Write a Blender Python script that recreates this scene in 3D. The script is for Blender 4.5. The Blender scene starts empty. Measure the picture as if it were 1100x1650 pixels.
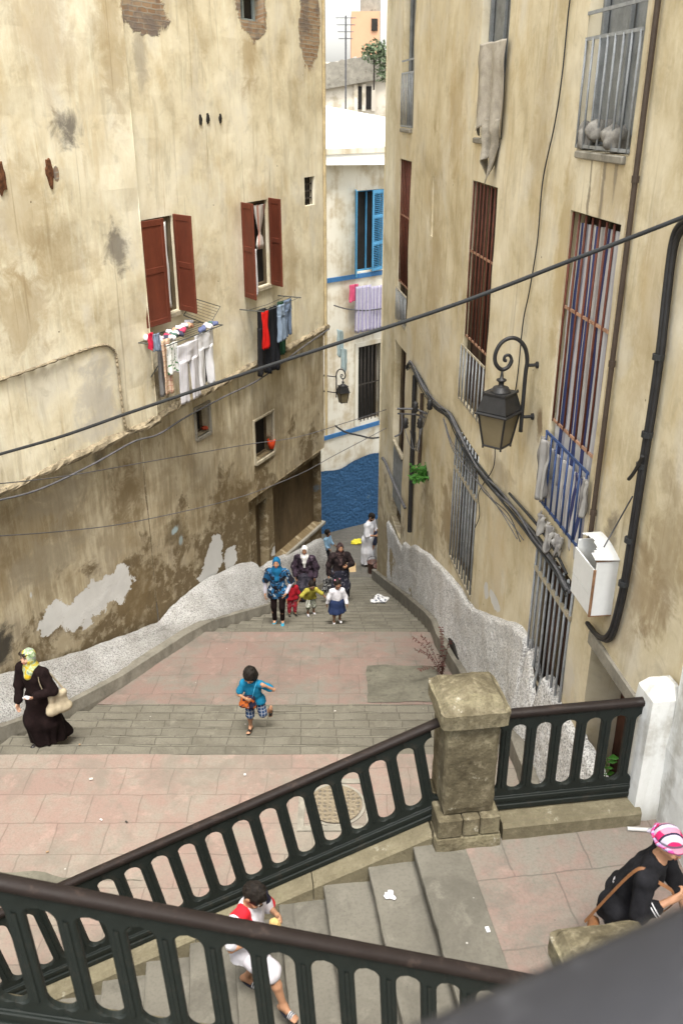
EXPO = 1.62
import bpy, math, random
import numpy as np
from mathutils import Vector, noise as mnoise
random.seed(7); rng = np.random.default_rng(7)
SC = bpy.context.scene
COL = SC.collection
# ------------------------------------------------------------------ camera model (photo 1100 x 1650)
FPX = 1448.0; TH = math.radians(24.3); CT, ST = math.cos(TH), math.sin(TH)
def ray(u, v):
    a = (u-550)/FPX; d = (v-825)/FPX
    return Vector((a, CT-d*ST, -ST-d*CT))
def on_z(u, v, z): r = ray(u, v); return r*(z/r.z)
def on_y(u, v, y): r = ray(u, v); return r*(y/r.y)
class WallFrame:
    """vertical plane with a station s along it, height z, offset towards the alley"""
    def __init__(s, P, D, N): s.P = Vector(P); s.D = Vector(D).normalized(); s.N = Vector(N).normalized()
    def hit(s, u, v, off=0):
        r = ray(u, v); t = ((s.P+s.N*off).dot(s.N))/r.dot(s.N); p = r*t
        return ((p-s.P).dot(s.D), p.z)
    def pt(s, q, z, off=0):
        p = s.P+s.D*q+s.N*off; return Vector((p.x, p.y, z))
LW = WallFrame((-.37, 21.7, 0), (-.418, -.9085, 0), (.9085, -.418, 0))
RW = WallFrame((2.95, 6.4, 0), (-.1143, .9934, 0), (-.9934, -.1143, 0))
EH = WallFrame((.56, 29.5, 0), (.755, .656, 0), (.656, -.755, 0))
RD = Vector((.990, .141, 0)).normalized()          # direction of the upper flight's railings
RN = Vector((RD.y, -RD.x, 0))                      # towards the camera
# alley floor profile
FL = [(5.0, -8.0), (9.74, -8.0), (12.18, -8.98), (15.14, -9.42), (23.7, -12.84), (29.5, -13.83), (60, -14.2)]
def floor_z(y):
    for (y0, z0), (y1, z1) in zip(FL, FL[1:]):
        if y <= y1: return z0+(z1-z0)*(y-y0)/(y1-y0)
    return FL[-1][1]
def on_floor(u, v):
    r = ray(u, v); lo, hi = 4.0, 60.0
    for _ in range(50):
        m = (lo+hi)/2
        if r.z/r.y*m > floor_z(m): lo = m
        else: hi = m
    return r/r.y*lo
def nz(x, y, z): return mnoise.noise(Vector((x, y, z)))
def fbm(x, y, z, o=3):
    v = 0; a = 1.0
    for i in range(o): v += a*nz(x, y, z); x *= 2.1; y *= 2.1; z *= 2.1; a *= .5
    return v
# ------------------------------------------------------------------ objects
def wloc(o):
    v = Vector((0, 0, 0))
    while o: v += o.location; o = o.parent
    return v
def tag(o, label=None, cat=None, group=None, kind=None):
    if label: o['label'] = label
    if cat: o['category'] = cat
    if group: o['group'] = group
    if kind: o['kind'] = kind
    return o
def empty(name, loc, label, cat, group=None, rz=0):
    o = bpy.data.objects.new(name, None); COL.objects.link(o); o.location = loc; o.rotation_euler = (0, 0, rz)
    o.empty_display_size = .1
    return tag(o, label, cat, group)
def link_mesh(name, me, mats, parent=None, local=False, smooth=False, origin=None):
    o = bpy.data.objects.new(name, me); COL.objects.link(o)
    if parent is not None:
        o.parent = parent
        off = Vector((0, 0, 0)) if local else wloc(parent)
    else:
        if origin is None:
            if local: off = Vector((0, 0, 0))
            else:
                co = np.empty(len(me.vertices)*3, np.float32); me.vertices.foreach_get('co', co); co = co.reshape(-1, 3)
                mn, mx = co.min(0), co.max(0); off = Vector(((mn[0]+mx[0])/2, (mn[1]+mx[1])/2, mn[2]))
        else: off = Vector(origin)
        o.location = off
    if off.length > 0:
        from mathutils import Matrix
        me.transform(Matrix.Translation(-off))
    if parent is not None and not local:
        rr_ = parent
        while rr_.parent: rr_ = rr_.parent
        if abs(rr_.rotation_euler.z) > 1e-6:
            from mathutils import Matrix
            me.transform(Matrix.Rotation(-rr_.rotation_euler.z, 4, 'Z'))
    for m in (mats if isinstance(mats, (list, tuple)) else [mats]): me.materials.append(m)
    if smooth: me.polygons.foreach_set('use_smooth', [True]*len(me.polygons))
    me.update()
    return o
class MB:
    def __init__(s): s.v = []; s.f = []; s.uv = []; s.mi = []; s.cur = 0
    def quad(s, pts, uvs=None):
        i = len(s.v); s.v += [tuple(p) for p in pts]; s.f.append(tuple(range(i, i+len(pts)))); s.mi.append(s.cur)
        s.uv += list(uvs) if uvs else [(p[0], p[1]) for p in pts]
    def faces(s, verts, faces, uvs=None):
        i = len(s.v); s.v += [tuple(p) for p in verts]
        for f in faces:
            s.f.append(tuple(i+k for k in f)); s.mi.append(s.cur)
            s.uv += [uvs[k] if uvs else (verts[k][0], verts[k][1]) for k in f]
    def hexa(s, c):
        """8 corners: bottom 0-3 (ccw from above), top 4-7"""
        s.faces(c, [(3, 2, 1, 0), (4, 5, 6, 7), (0, 1, 5, 4), (1, 2, 6, 5), (2, 3, 7, 6), (3, 0, 4, 7)])
    def box(s, lo, hi):
        (a, b, c), (d, e, f) = lo, hi
        s.hexa([(a, b, c), (d, b, c), (d, e, c), (a, e, c), (a, b, f), (d, b, f), (d, e, f), (a, e, f)])
    def obox(s, c, ax, ay, az, hx, hy, hz):
        """oriented box, centre c, half sizes, bevel-less"""
        c = Vector(c); ax = Vector(ax); ay = Vector(ay); az = Vector(az); P = []
        for k in (-1, 1):
            for (i, j) in ((-1, -1), (1, -1), (1, 1), (-1, 1)): P.append(c+ax*hx*i+ay*hy*j+az*hz*k)
        s.hexa(P)
    def bbox(s, c, ax, ay, az, hx, hy, hz, bv=.01):
        """oriented box with bevelled edges (three-step loft)"""
        c = Vector(c); ax = Vector(ax); ay = Vector(ay); az = Vector(az)
        def ring(ix, iy, z):
            e = bv*.999
            q = [(-ix+e, -iy), (ix-e, -iy), (ix, -iy+e), (ix, iy-e), (ix-e, iy), (-ix+e, iy), (-ix, iy-e), (-ix, -iy+e)]
            return [c+ax*x+ay*y+az*z for x, y in q]
        rs = [ring(hx-bv, hy-bv, -hz), ring(hx, hy, -hz+bv), ring(hx, hy, hz-bv), ring(hx-bv, hy-bv, hz)]
        V = sum(rs, []); F = [tuple(range(7, -1, -1)), tuple(range(24, 32))]
        for r in range(3):
            for k in range(8): F.append((r*8+k, r*8+(k+1) % 8, (r+1)*8+(k+1) % 8, (r+1)*8+k))
        s.faces(V, F)
    def tube(s, pts, r, n=8, cap=True, flat=1.0):
        pts = [Vector(p) for p in pts]; R = r if isinstance(r, (list, tuple)) else [r]*len(pts)
        V = []; prev = None
        for i, p in enumerate(pts):
            t = (pts[min(i+1, len(pts)-1)]-pts[max(i-1, 0)])
            if t.length < 1e-9: t = Vector((0, 0, 1))
            t.normalize()
            if prev is None:
                a = Vector((0, 0, 1)) if abs(t.z) < .9 else Vector((1, 0, 0))
                u = t.cross(a).normalized()
            else: u = (prev-t*prev.dot(t)).normalized()
            prev = u; w = t.cross(u)
            for k in range(n):
                A = 2*math.pi*k/n; V.append(p+u*(math.cos(A)*R[i])+w*(math.sin(A)*R[i]*flat))
        F = []
        for i in range(len(pts)-1):
            for k in range(n): F.append((i*n+k, i*n+(k+1) % n, (i+1)*n+(k+1) % n, (i+1)*n+k))
        if cap: F.append(tuple(range(n-1, -1, -1))); F.append(tuple(range((len(pts)-1)*n, len(pts)*n)))
        s.faces(V, F)
    def lathe(s, c, prof, n=16, axis=(0, 0, 1), sx=1, sy=1):
        c = Vector(c); V = []
        for r, z in prof:
            for k in range(n):
                A = 2*math.pi*k/n; V.append(c+Vector((math.cos(A)*r*sx, math.sin(A)*r*sy, z)))
        F = []; m = len(prof)
        for i in range(m-1):
            for k in range(n): F.append((i*n+k, i*n+(k+1) % n, (i+1)*n+(k+1) % n, (i+1)*n+k))
        F.append(tuple(range(n-1, -1, -1))); F.append(tuple(range((m-1)*n, m*n)))
        s.faces(V, F)
    def sphere(s, c, r, n=10, m=7):
        c = Vector(c); rx, ry, rz_ = r if isinstance(r, (tuple, list)) else (r, r, r); V = []
        for i in range(m+1):
            ph = math.pi*i/m
            for k in range(n):
                A = 2*math.pi*k/n; V.append(c+Vector((rx*math.sin(ph)*math.cos(A), ry*math.sin(ph)*math.sin(A), -rz_*math.cos(ph))))
        F = [(i*n+k, i*n+(k+1) % n, (i+1)*n+(k+1) % n, (i+1)*n+k) for i in range(m) for k in range(n)]
        s.faces(V, F)
    def grid(s, fn, nu, nv, uvfn=None, flip=False):
        V = []; U = []
        for j in range(nv+1):
            for i in range(nu+1):
                a, b = i/nu, j/nv; V.append(fn(a, b)); U.append(uvfn(a, b) if uvfn else (a, b))
        F = []
        for j in range(nv):
            for i in range(nu):
                q = (j*(nu+1)+i, j*(nu+1)+i+1, (j+1)*(nu+1)+i+1, (j+1)*(nu+1)+i)
                F.append(q[::-1] if flip else q)
        s.faces(V, F, U)
    def mesh(s, name):
        me = bpy.data.meshes.new(name); me.from_pydata(s.v, [], s.f)
        uvl = me.uv_layers.new(name='UVMap'); uvl.data.foreach_set('uv', np.array(s.uv, np.float32).ravel())
        if s.mi and max(s.mi) > 0: me.polygons.foreach_set('material_index', s.mi)
        me.validate(); me.update(); return me
    def build(s, name, mats, parent=None, local=False, smooth=False, origin=None):
        return link_mesh(name, s.mesh(name), mats, parent, local, smooth, origin)
def smooth_pts(P, n=8):
    """Catmull-Rom through points"""
    P = [Vector(p) for p in P]; out = []
    for i in range(len(P)-1):
        p0 = P[max(i-1, 0)]; p1 = P[i]; p2 = P[i+1]; p3 = P[min(i+2, len(P)-1)]
        for k in range(n):
            t = k/n
            out.append(.5*((2*p1)+(p2-p0)*t+(2*p0-5*p1+4*p2-p3)*t*t+(3*p1-p0-3*p2+p3)*t**3))
    out.append(P[-1]); return out
# ------------------------------------------------------------------ materials
class G:
    def __init__(s, nt): s.nt = nt; s.N = nt.nodes; s.L = nt.links; s._tc = None
    def put(s, sock, val):
        if val is None: return
        if hasattr(val, 'is_output'): s.L.new(val, sock)
        elif isinstance(val, (tuple, list)) and len(val) == 3 and sock.type == 'RGBA': sock.default_value = (*val, 1)
        else: sock.default_value = val
    def tc(s, k):
        if not s._tc: s._tc = s.N.new('ShaderNodeTexCoord')
        return s._tc.outputs[k]
    def scale(s, v, sc, off=(0, 0, 0)):
        m = s.N.new('ShaderNodeMapping'); s.L.new(v, m.inputs['Vector']); m.inputs['Scale'].default_value = sc; m.inputs['Location'].default_value = off
        return m.outputs[0]
    def noise(s, vec, sc, det=4, rough=.55, dist=0, col=False):
        n = s.N.new('ShaderNodeTexNoise'); s.put(n.inputs['Vector'], vec); n.inputs['Scale'].default_value = sc
        n.inputs['Detail'].default_value = det; n.inputs['Roughness'].default_value = rough; n.inputs['Distortion'].default_value = dist
        return n.outputs['Color' if col else 'Fac']
    def voro(s, vec, sc, feat='F1', out='Distance', rnd=1):
        n = s.N.new('ShaderNodeTexVoronoi'); n.feature = feat; s.put(n.inputs['Vector'], vec); n.inputs['Scale'].default_value = sc
        n.inputs['Randomness'].default_value = rnd
        return n.outputs[out]
    def brick(s, vec, w, h, mortar, c1, c2, cm, off=.5, smooth=.2, bias=0):
        n = s.N.new('ShaderNodeTexBrick'); s.put(n.inputs['Vector'], vec); n.offset = off
        s.put(n.inputs['Color1'], c1); s.put(n.inputs['Color2'], c2); s.put(n.inputs['Mortar'], cm)
        n.inputs['Scale'].default_value = 1; n.inputs['Mortar Size'].default_value = mortar; n.inputs['Mortar Smooth'].default_value = smooth
        n.inputs['Brick Width'].default_value = w; n.inputs['Row Height'].default_value = h; n.inputs['Bias'].default_value = bias
        return n.outputs['Color'], n.outputs['Fac']
    def m(s, op, a, b=None, c=None, clamp=False):
        n = s.N.new('ShaderNodeMath'); n.operation = op; n.use_clamp = clamp
        s.put(n.inputs[0], a)
        if b is not None: s.put(n.inputs[1], b)
        if c is not None: s.put(n.inputs[2], c)
        return n.outputs[0]
    def ss(s, x, lo, hi, a=0., b=1.):
        n = s.N.new('ShaderNodeMapRange'); n.interpolation_type = 'SMOOTHSTEP'; s.put(n.inputs[0], x)
        n.inputs[1].default_value = lo; n.inputs[2].default_value = hi; n.inputs[3].default_value = a; n.inputs[4].default_value = b
        return n.outputs[0]
    def lin(s, x, lo, hi, a=0., b=1.):
        n = s.N.new('ShaderNodeMapRange'); s.put(n.inputs[0], x)
        n.inputs[1].default_value = lo; n.inputs[2].default_value = hi; n.inputs[3].default_value = a; n.inputs[4].default_value = b
        return n.outputs[0]
    def mix(s, f, a, b, mode='MIX'):
        n = s.N.new('ShaderNodeMix'); n.data_type = 'RGBA'; n.blend_type = mode
        s.put(n.inputs[0], f); s.put(n.inputs[6], a); s.put(n.inputs[7], b); return n.outputs[2]
    def ramp(s, f, stops):
        n = s.N.new('ShaderNodeValToRGB'); e = n.color_ramp.elements
        while len(e) < len(stops): e.new(.5)
        for k, (p, c) in enumerate(stops): e[k].position = p; e[k].color = (*c, 1)
        s.put(n.inputs[0], f); return n.outputs[0]
    def sep(s, v):
        n = s.N.new('ShaderNodeSeparateXYZ'); s.L.new(v, n.inputs[0]); return n.outputs
    def blob(s, xy, c, r, nfac, amp=.9, lo=.75, hi=1.05):
        """soft-edged patch with a ragged outline: centre c, radii r"""
        dx = s.m('DIVIDE', s.m('SUBTRACT', xy[0], c[0]), r[0]); dy = s.m('DIVIDE', s.m('SUBTRACT', xy[1], c[1]), r[1])
        d = s.m('SQRT', s.m('ADD', s.m('MULTIPLY', dx, dx), s.m('MULTIPLY', dy, dy)))
        d = s.m('ADD', d, s.m('MULTIPLY', s.m('SUBTRACT', nfac, .5), amp*2))
        return s.ss(d, hi, lo)
    def mx(s, L):
        r = L[0]
        for q in L[1:]: r = s.m('MAXIMUM', r, q)
        return r
def mat(name, fn, rough=.9, spec=.25, metal=0):
    m = bpy.data.materials.new(name); m.use_nodes = True; nt = m.node_tree; g = G(nt)
    b = nt.nodes['Principled BSDF']; b.inputs['Roughness'].default_value = rough; b.inputs['Metallic'].default_value = metal
    b.inputs['Specular IOR Level'].default_value = spec
    r = fn(g)
    if not isinstance(r, dict): r = {'c': r}
    g.put(b.inputs['Base Color'], r['c'])
    if 'r' in r: g.put(b.inputs['Roughness'], r['r'])
    if 'h' in r:
        bp = nt.nodes.new('ShaderNodeBump'); bp.inputs['Strength'].default_value = r.get('bs', .5); bp.inputs['Distance'].default_value = r.get('bd', .02)
        g.put(bp.inputs['Height'], r['h']); nt.links.new(bp.outputs[0], b.inputs['Normal'])
    return m
_simple = {}
def paint(name, c, var=.18, sc=6, rough=.8, spec=.25, metal=0, bump=0, dirt=None, stretch=(1, 1, 1)):
    """worn single-colour paint, cloth, metal or wood with mottled tone"""
    if name in _simple: return _simple[name]
    def fn(g):
        v = g.scale(g.tc('Object'), stretch)
        n = g.noise(v, sc, 5, .6); n2 = g.noise(v, sc*7, 3, .6)
        f = g.m('ADD', g.m('MULTIPLY', n, .7), g.m('MULTIPLY', n2, .3))
        lo = tuple(x*(1-var*1.6) for x in c); hi = tuple(min(1, x*(1+var*1.6)) for x in c)
        col = g.ramp(f, [(.3, lo), (.7, hi)])
        if dirt: col = g.mix(g.ss(g.noise(v, sc*1.7, 6, .65), .56, .7), col, dirt)
        r = {'c': col}
        if bump: r.update(h=g.noise(v, sc*4, 4, .6), bs=bump, bd=.01)
        return r
    _simple[name] = mat(name, fn, rough, spec, metal); return _simple[name]
# ------------------------------------------------------------------ signed-distance modelling for bodies and clothes
class SDF:
    def __init__(s, lo, hi, h):
        s.lo = np.array(lo, np.float32); s.h = h; s.n = np.maximum(4, np.ceil((np.array(hi)-s.lo)/h).astype(int)+1)
        s.v = np.full(s.n, .5, np.float32)
        s.ax = [s.lo[i]+h*np.arange(s.n[i], dtype=np.float32) for i in range(3)]
    def sl(s, lo, hi):
        a = np.clip(np.floor((np.array(lo)-s.lo)/s.h).astype(int), 0, s.n-1); b = np.clip(np.ceil((np.array(hi)-s.lo)/s.h).astype(int)+1, 1, s.n)
        return tuple(slice(i, max(j, i+1)) for i, j in zip(a, b))
    def xyz(s, q): return s.ax[0][q[0]][:, None, None], s.ax[1][q[1]][None, :, None], s.ax[2][q[2]][None, None, :]
    def join(s, q, d, k, sub=False):
        v = s.v[q]
        if sub:
            d = -d; h = np.maximum(k-np.abs(v-d), 0)/k; s.v[q] = np.maximum(v, d)+h*h*k/4
        else:
            h = np.maximum(k-np.abs(v-d), 0)/k; s.v[q] = np.minimum(v, d)-h*h*k/4
    def cone(s, a, b, ra, rb, k=.025, sub=False):
        a = np.array(a, np.float32); b = np.array(b, np.float32); m = max(ra, rb)+max(k, s.h*3)
        q = s.sl(np.minimum(a, b)-m, np.maximum(a, b)+m); x, y, z = s.xyz(q); ab = b-a; L = max(float(ab@ab), 1e-9)
        t = np.clip(((x-a[0])*ab[0]+(y-a[1])*ab[1]+(z-a[2])*ab[2])/L, 0, 1)
        d = np.sqrt((x-a[0]-t*ab[0])**2+(y-a[1]-t*ab[1])**2+(z-a[2]-t*ab[2])**2)-(ra+(rb-ra)*t)
        s.join(q, d, k, sub)
    def ell(s, c, r, k=.02, R=None, sub=False):
        """ellipsoid; R = 3x3 rows are the local axes"""
        c = np.array(c, np.float32); r = np.array(r, np.float32); m = r.max()+max(k, s.h*3)
        q = s.sl(c-m, c+m); x, y, z = s.xyz(q); x = x-c[0]; y = y-c[1]; z = z-c[2]
        if R is not None:
            R = np.array(R, np.float32)
            x, y, z = (R[i][0]*x+R[i][1]*y+R[i][2]*z for i in range(3))
        k0 = np.sqrt((x/r[0])**2+(y/r[1])**2+(z/r[2])**2); k1 = np.sqrt((x/r[0]**2)**2+(y/r[1]**2)**2+(z/r[2]**2)**2)
        s.join(q, k0*(k0-1)/np.maximum(k1, 1e-6), k, sub)
    def cut(s, c, n):
        """keep the side the normal points away from"""
        x, y, z = s.xyz((slice(None),)*3); n = np.array(n, np.float32); n = n/np.linalg.norm(n)
        s.v = np.maximum(s.v, (x-c[0])*n[0]+(y-c[1])*n[1]+(z-c[2])*n[2])
    def mesh(s, name, disp=0, dsc=14, seed=0, folds=None):
        v = s.v; S = v < 0
        v = np.pad(v, 1, constant_values=.5); S = np.pad(S, 1); n = np.array(v.shape)-1
        c8 = [S[i:n[0]+i, j:n[1]+j, k:n[2]+k] for i in (0, 1) for j in (0, 1) for k in (0, 1)]
        cnt = sum(c.astype(np.int8) for c in c8); act = (cnt > 0) & (cnt < 8)
        I = np.argwhere(act); idx = np.full(act.shape, -1, np.int64); idx[act] = np.arange(len(I))
        acc = np.zeros((len(I), 3)); num = np.zeros(len(I))
        for ax in range(3):
            o1, o2 = [q for q in range(3) if q != ax]
            for a in (0, 1):
                for b in (0, 1):
                    p = I.copy(); p[:, o1] += a; p[:, o2] += b; p2 = p.copy(); p2[:, ax] += 1
                    va = v[tuple(p.T)]; vb = v[tuple(p2.T)]; cr = (va < 0) != (vb < 0)
                    t = np.where(cr, va/np.where(cr, va-vb, 1), 0)
                    pos = (p-I).astype(float); pos[:, ax] += t
                    acc += pos*cr[:, None]; num += cr
        V = (I-1+acc/num[:, None])*s.h+s.lo
        F = []
        for ax in range(3):
            o1, o2 = [(1, 2), (2, 0), (0, 1)][ax]
            a = [slice(None)]*3; b = [slice(None)]*3; a[ax] = slice(0, -1); b[ax] = slice(1, None)
            Sa, Sb = S[tuple(a)], S[tuple(b)]; E = np.argwhere(Sa != Sb)
            E = E[(E[:, o1] > 0) & (E[:, o2] > 0) & (E[:, o1] < n[o1]) & (E[:, o2] < n[o2])]
            q = []
            for (i, j) in ((-1, -1), (0, -1), (0, 0), (-1, 0)):
                p = E.copy(); p[:, o1] += i; p[:, o2] += j; q.append(idx[tuple(p.T)])
            q = np.stack(q, 1); inside = Sa[tuple(E.T)]
            q[~inside] = q[~inside][:, ::-1]; F.append(q)
        F = np.concatenate(F) if F else np.zeros((0, 4), int)
        F = F[(F >= 0).all(1)]
        me = bpy.data.meshes.new(name); me.from_pydata(V.tolist(), [], F.tolist()); me.update()
        if disp:
            N = np.empty(len(V)*3, np.float32); me.vertex_normals.foreach_get('vector', N); N = N.reshape(-1, 3)
            D = np.array([fbm(p[0]*dsc+seed, p[1]*dsc, p[2]*dsc*.55, 2) for p in V])*disp
            V = V+N*D[:, None]; me.vertices.foreach_set('co', V.astype(np.float32).ravel()); me.update()
        return me
# ================================================================== camera, light
cam_d = bpy.data.cameras.new('camera'); cam = bpy.data.objects.new('camera', cam_d); COL.objects.link(cam)
cam.location = (0, 0, 0); cam.rotation_euler = (math.radians(90)-TH, 0, 0)
cam_d.sensor_fit = 'VERTICAL'; cam_d.sensor_height = 36; cam_d.sensor_width = 24; cam_d.lens = 36*FPX/1650
cam_d.clip_start = .02; cam_d.clip_end = 2000
cam_d.dof.use_dof = True; cam_d.dof.focus_distance = 12.5; cam_d.dof.aperture_fstop = 2.6
SC.camera = cam; SC.render.resolution_x = 682; SC.render.resolution_y = 1024
w = bpy.data.worlds.new('World'); SC.world = w; w.use_nodes = True; nt = w.node_tree
sky = nt.nodes.new('ShaderNodeTexSky'); sky.sky_type = 'NISHITA'; sky.sun_disc = False
SUN_EL, SUN_AZ = math.radians(66), math.radians(172)
sky.sun_elevation = SUN_EL; sky.sun_rotation = SUN_AZ; sky.air_density = 1.6; sky.dust_density = 4; sky.ozone_density = 1
hs = nt.nodes.new('ShaderNodeHueSaturation'); hs.inputs['Saturation'].default_value = .25; hs.inputs['Value'].default_value = 1.0
nt.links.new(sky.outputs[0], hs.inputs['Color']); nt.links.new(hs.outputs[0], nt.nodes['Background'].inputs['Color'])
nt.nodes['Background'].inputs['Strength'].default_value = .15
sl = bpy.data.lights.new('sun', 'SUN'); sl.energy = 1.5; sl.angle = math.radians(14); sl.color = (1, .95, .86)
so = bpy.data.objects.new('sun', sl); COL.objects.link(so)
sd = Vector((math.sin(SUN_AZ)*math.cos(SUN_EL), math.cos(SUN_AZ)*math.cos(SUN_EL), math.sin(SUN_EL)))
so.rotation_euler = (-sd).to_track_quat('-Z', 'Y').to_euler()
vs = SC.view_settings; vs.view_transform = 'Standard'; vs.look = 'None'; vs.gamma = 1; vs.exposure = EXPO
SC.cycles.max_bounces = 8; SC.cycles.diffuse_bounces = 5; SC.cycles.use_denoising = True
# ================================================================== plaster
def L_(u, v): return LW.hit(u, v)
def R_(u, v): return RW.hit(u, v)
def plaster(name, F, hi, mid, lo, brown, zb, blobs, streak=1.0, zband=None, brownness=1.0, whites=(), bricks=(), pitch=1.0):
    """weathered lime plaster: uv = metres along the wall / height; runs down in streaks, bare brown render low down,
       placed patches of mould, new plaster, bare brick and, on the left, painted-in shadow"""
    def fn(g):
        uv = g.tc('UV'); xy = g.sep(uv)
        big = g.noise(uv, .42, 4, .6, .5); med = g.noise(uv, 1.5, 6, .6, .4); fine = g.noise(uv, 14, 5, .65)
        st = g.noise(g.scale(uv, (3.4, .75, 1)), 1, 7, .66, .5); st2 = g.noise(g.scale(uv, (11, 1.3, 1), (3, 1, 0)), 1, 6, .66, .4)
        f = g.m('ADD', g.m('MULTIPLY', big, .55), g.m('MULTIPLY', med, .38)); f = g.m('ADD', f, g.m('MULTIPLY', g.m('SUBTRACT', fine, .5), .10))
        c = g.ramp(f, [(.33, lo), (.45, mid), (.58, hi)])
        # grey lime bloom, ochre iron stains, then rain streaks
        c = g.mix(g.m('MULTIPLY', g.ss(g.noise(g.scale(uv, (1, .7, 1), (11, 3, 0)), .9, 6, .62, .6), .50, .66), .45), c, (.58, .555, .49))
        c = g.mix(g.m('MULTIPLY', g.ss(g.noise(g.scale(uv, (1.3, .6, 1), (4, 13, 0)), .8, 6, .65, .5), .52, .68), .42), c, (.50, .385, .20))
        c = g.mix(g.m('MULTIPLY', g.ss(st, .50, .70), .36*streak), c, tuple(x*.66 for x in mid))
        c = g.mix(g.m('MULTIPLY', g.ss(st2, .50, .72), .28*streak), c, tuple(min(.8, x*1.1) for x in hi))
        c = g.mix(g.m('MULTIPLY', g.ss(g.noise(g.scale(uv, (9, .4, 1), (7, 2, 0)), 1, 4, .6), .60, .76), .28*streak), c, (.40, .27, .10))
        c = g.mix(g.m('MULTIPLY', g.ss(g.noise(uv, 2.6, 9, .70, .6), .54, .68), .30), c, tuple(x*.55 for x in mid))
        if zband is not None:      # soot-brown wash running down below the string course
            wz = g.m('ADD', xy[1], g.m('MULTIPLY', g.m('SUBTRACT', g.noise(g.scale(uv, (2.6, .45, 1), (1, 4, 0)), 1, 7, .66, .4), .5), 4.5))
            c = g.mix(g.m('MULTIPLY', g.ss(wz, zband+.4, zband-.9), .68), c, g.mix(g.ss(g.m('ADD', g.m('MULTIPLY', st2, .5), g.m('MULTIPLY', med, .5)), .42, .60), (.155, .11, .055), (.36, .295, .19)))
        # bare brown render where the coat has come away, more of it lower down
        hgt = g.lin(xy[1], zb+2.2, zb-3.2, -.34, .13)
        bn = g.m('ADD', g.m('ADD', g.m('MULTIPLY', med, .6), g.m('MULTIPLY', g.noise(uv, .8, 8, .7, .6), .55)), hgt)
        bm = g.m('MULTIPLY', g.ss(bn, .56, .66), brownness)
        bc = g.mix(fine, tuple(x*.7 for x in brown), tuple(x*1.35 for x in brown))
        bc = g.mix(g.ss(g.noise(uv, 4.5, 8, .72, .4), .53, .60), bc, (.27, .225, .15))
        c = g.mix(bm, c, bc)
        dr = g.m('MULTIPLY', g.ss(g.noise(g.scale(uv, (11, .22, 1), (2, 9, 0)), 1, 3, .55), .60, .70), g.ss(g.noise(uv, .7, 3, .5), .42, .58)); c = g.mix(g.m('MULTIPLY', dr, .30*streak), c, (.19, .14, .075))
        spots = g.ss(g.voro(g.scale(uv, (1.9, 1.9, 1)), 1.0), .035, .018)
        c = g.mix(g.m('MULTIPLY', spots, .8), c, (.05, .035, .02))
        ragged = g.noise(uv, 2.6, 8, .68, .5)
        hb = None
        for (cx, r, colr, st_) in blobs:
            c = g.mix(g.m('MULTIPLY', g.blob(xy, cx, (r[0]*1.15, r[1]*1.15), ragged, 1.35, .30, 1.0), st_), c, colr)
        if whites:
            wm = g.mx([g.blob(xy, cx, r, g.noise(uv, 3.2, 7, .62, .5), 1.0, .93, .99) for cx, r in whites])
            wc = g.mix(g.noise(uv, 3, 5, .6), (.50, .50, .49), (.66, .66, .64)); c = g.mix(g.m('MULTIPLY', wm, .95), c, wc); hb = wm
        if bricks:
            bkm = g.mx([g.blob(xy, cx, r, ragged, .55, .88, .97) for cx, r in bricks])
            wob = g.N.new('ShaderNodeVectorMath'); wob.operation = 'ADD'; g.L.new(uv, wob.inputs[0])
            g.L.new(g.scale(g.noise(uv, 5, 2, .5, 0, True), (.06, .06, 0)), wob.inputs[1])
            bk, bf = g.brick(wob.outputs[0], .24, .075, .012, (.25, .15, .085), (.36, .27, .18), (.30, .265, .21))
            bk = g.mix(g.ss(med, .45, .62), bk, (.17, .14, .12))
            c = g.mix(bkm, c, bk)
        h = g.m('ADD', g.m('MULTIPLY', fine, .25), g.m('MULTIPLY', med, .5)); h = g.m('SUBTRACT', h, g.m('MULTIPLY', bm, .4))
        h = g.m('SUBTRACT', h, g.m('MULTIPLY', spots, 1.0))
        if hb is not None: h = g.m('ADD', h, g.m('MULTIPLY', hb, .35))
        if bricks: h = g.m('SUBTRACT', h, g.m('MULTIPLY', bkm, g.m('ADD', g.m('MULTIPLY', bf, .8), 1.2)))
        return dict(c=c, h=h, bs=.4, bd=.03)
    return mat(name, fn, .93, .15)
def lw(u, v, r1, r2): s, z = LW.hit(u, v); return (s, z), (r1, r2)
def rw(u, v, r1, r2): s, z = RW.hit(u, v); return (s, z), (r1, r2)
GREY = (.13, .115, .10); BRN = (.17, .125, .065); TAN = (.33, .24, .12)
CREAM_HI, CREAM, CREAM_LO = (.78, .73, .58), (.65, .585, .425), (.41, .34, .215)
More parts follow.
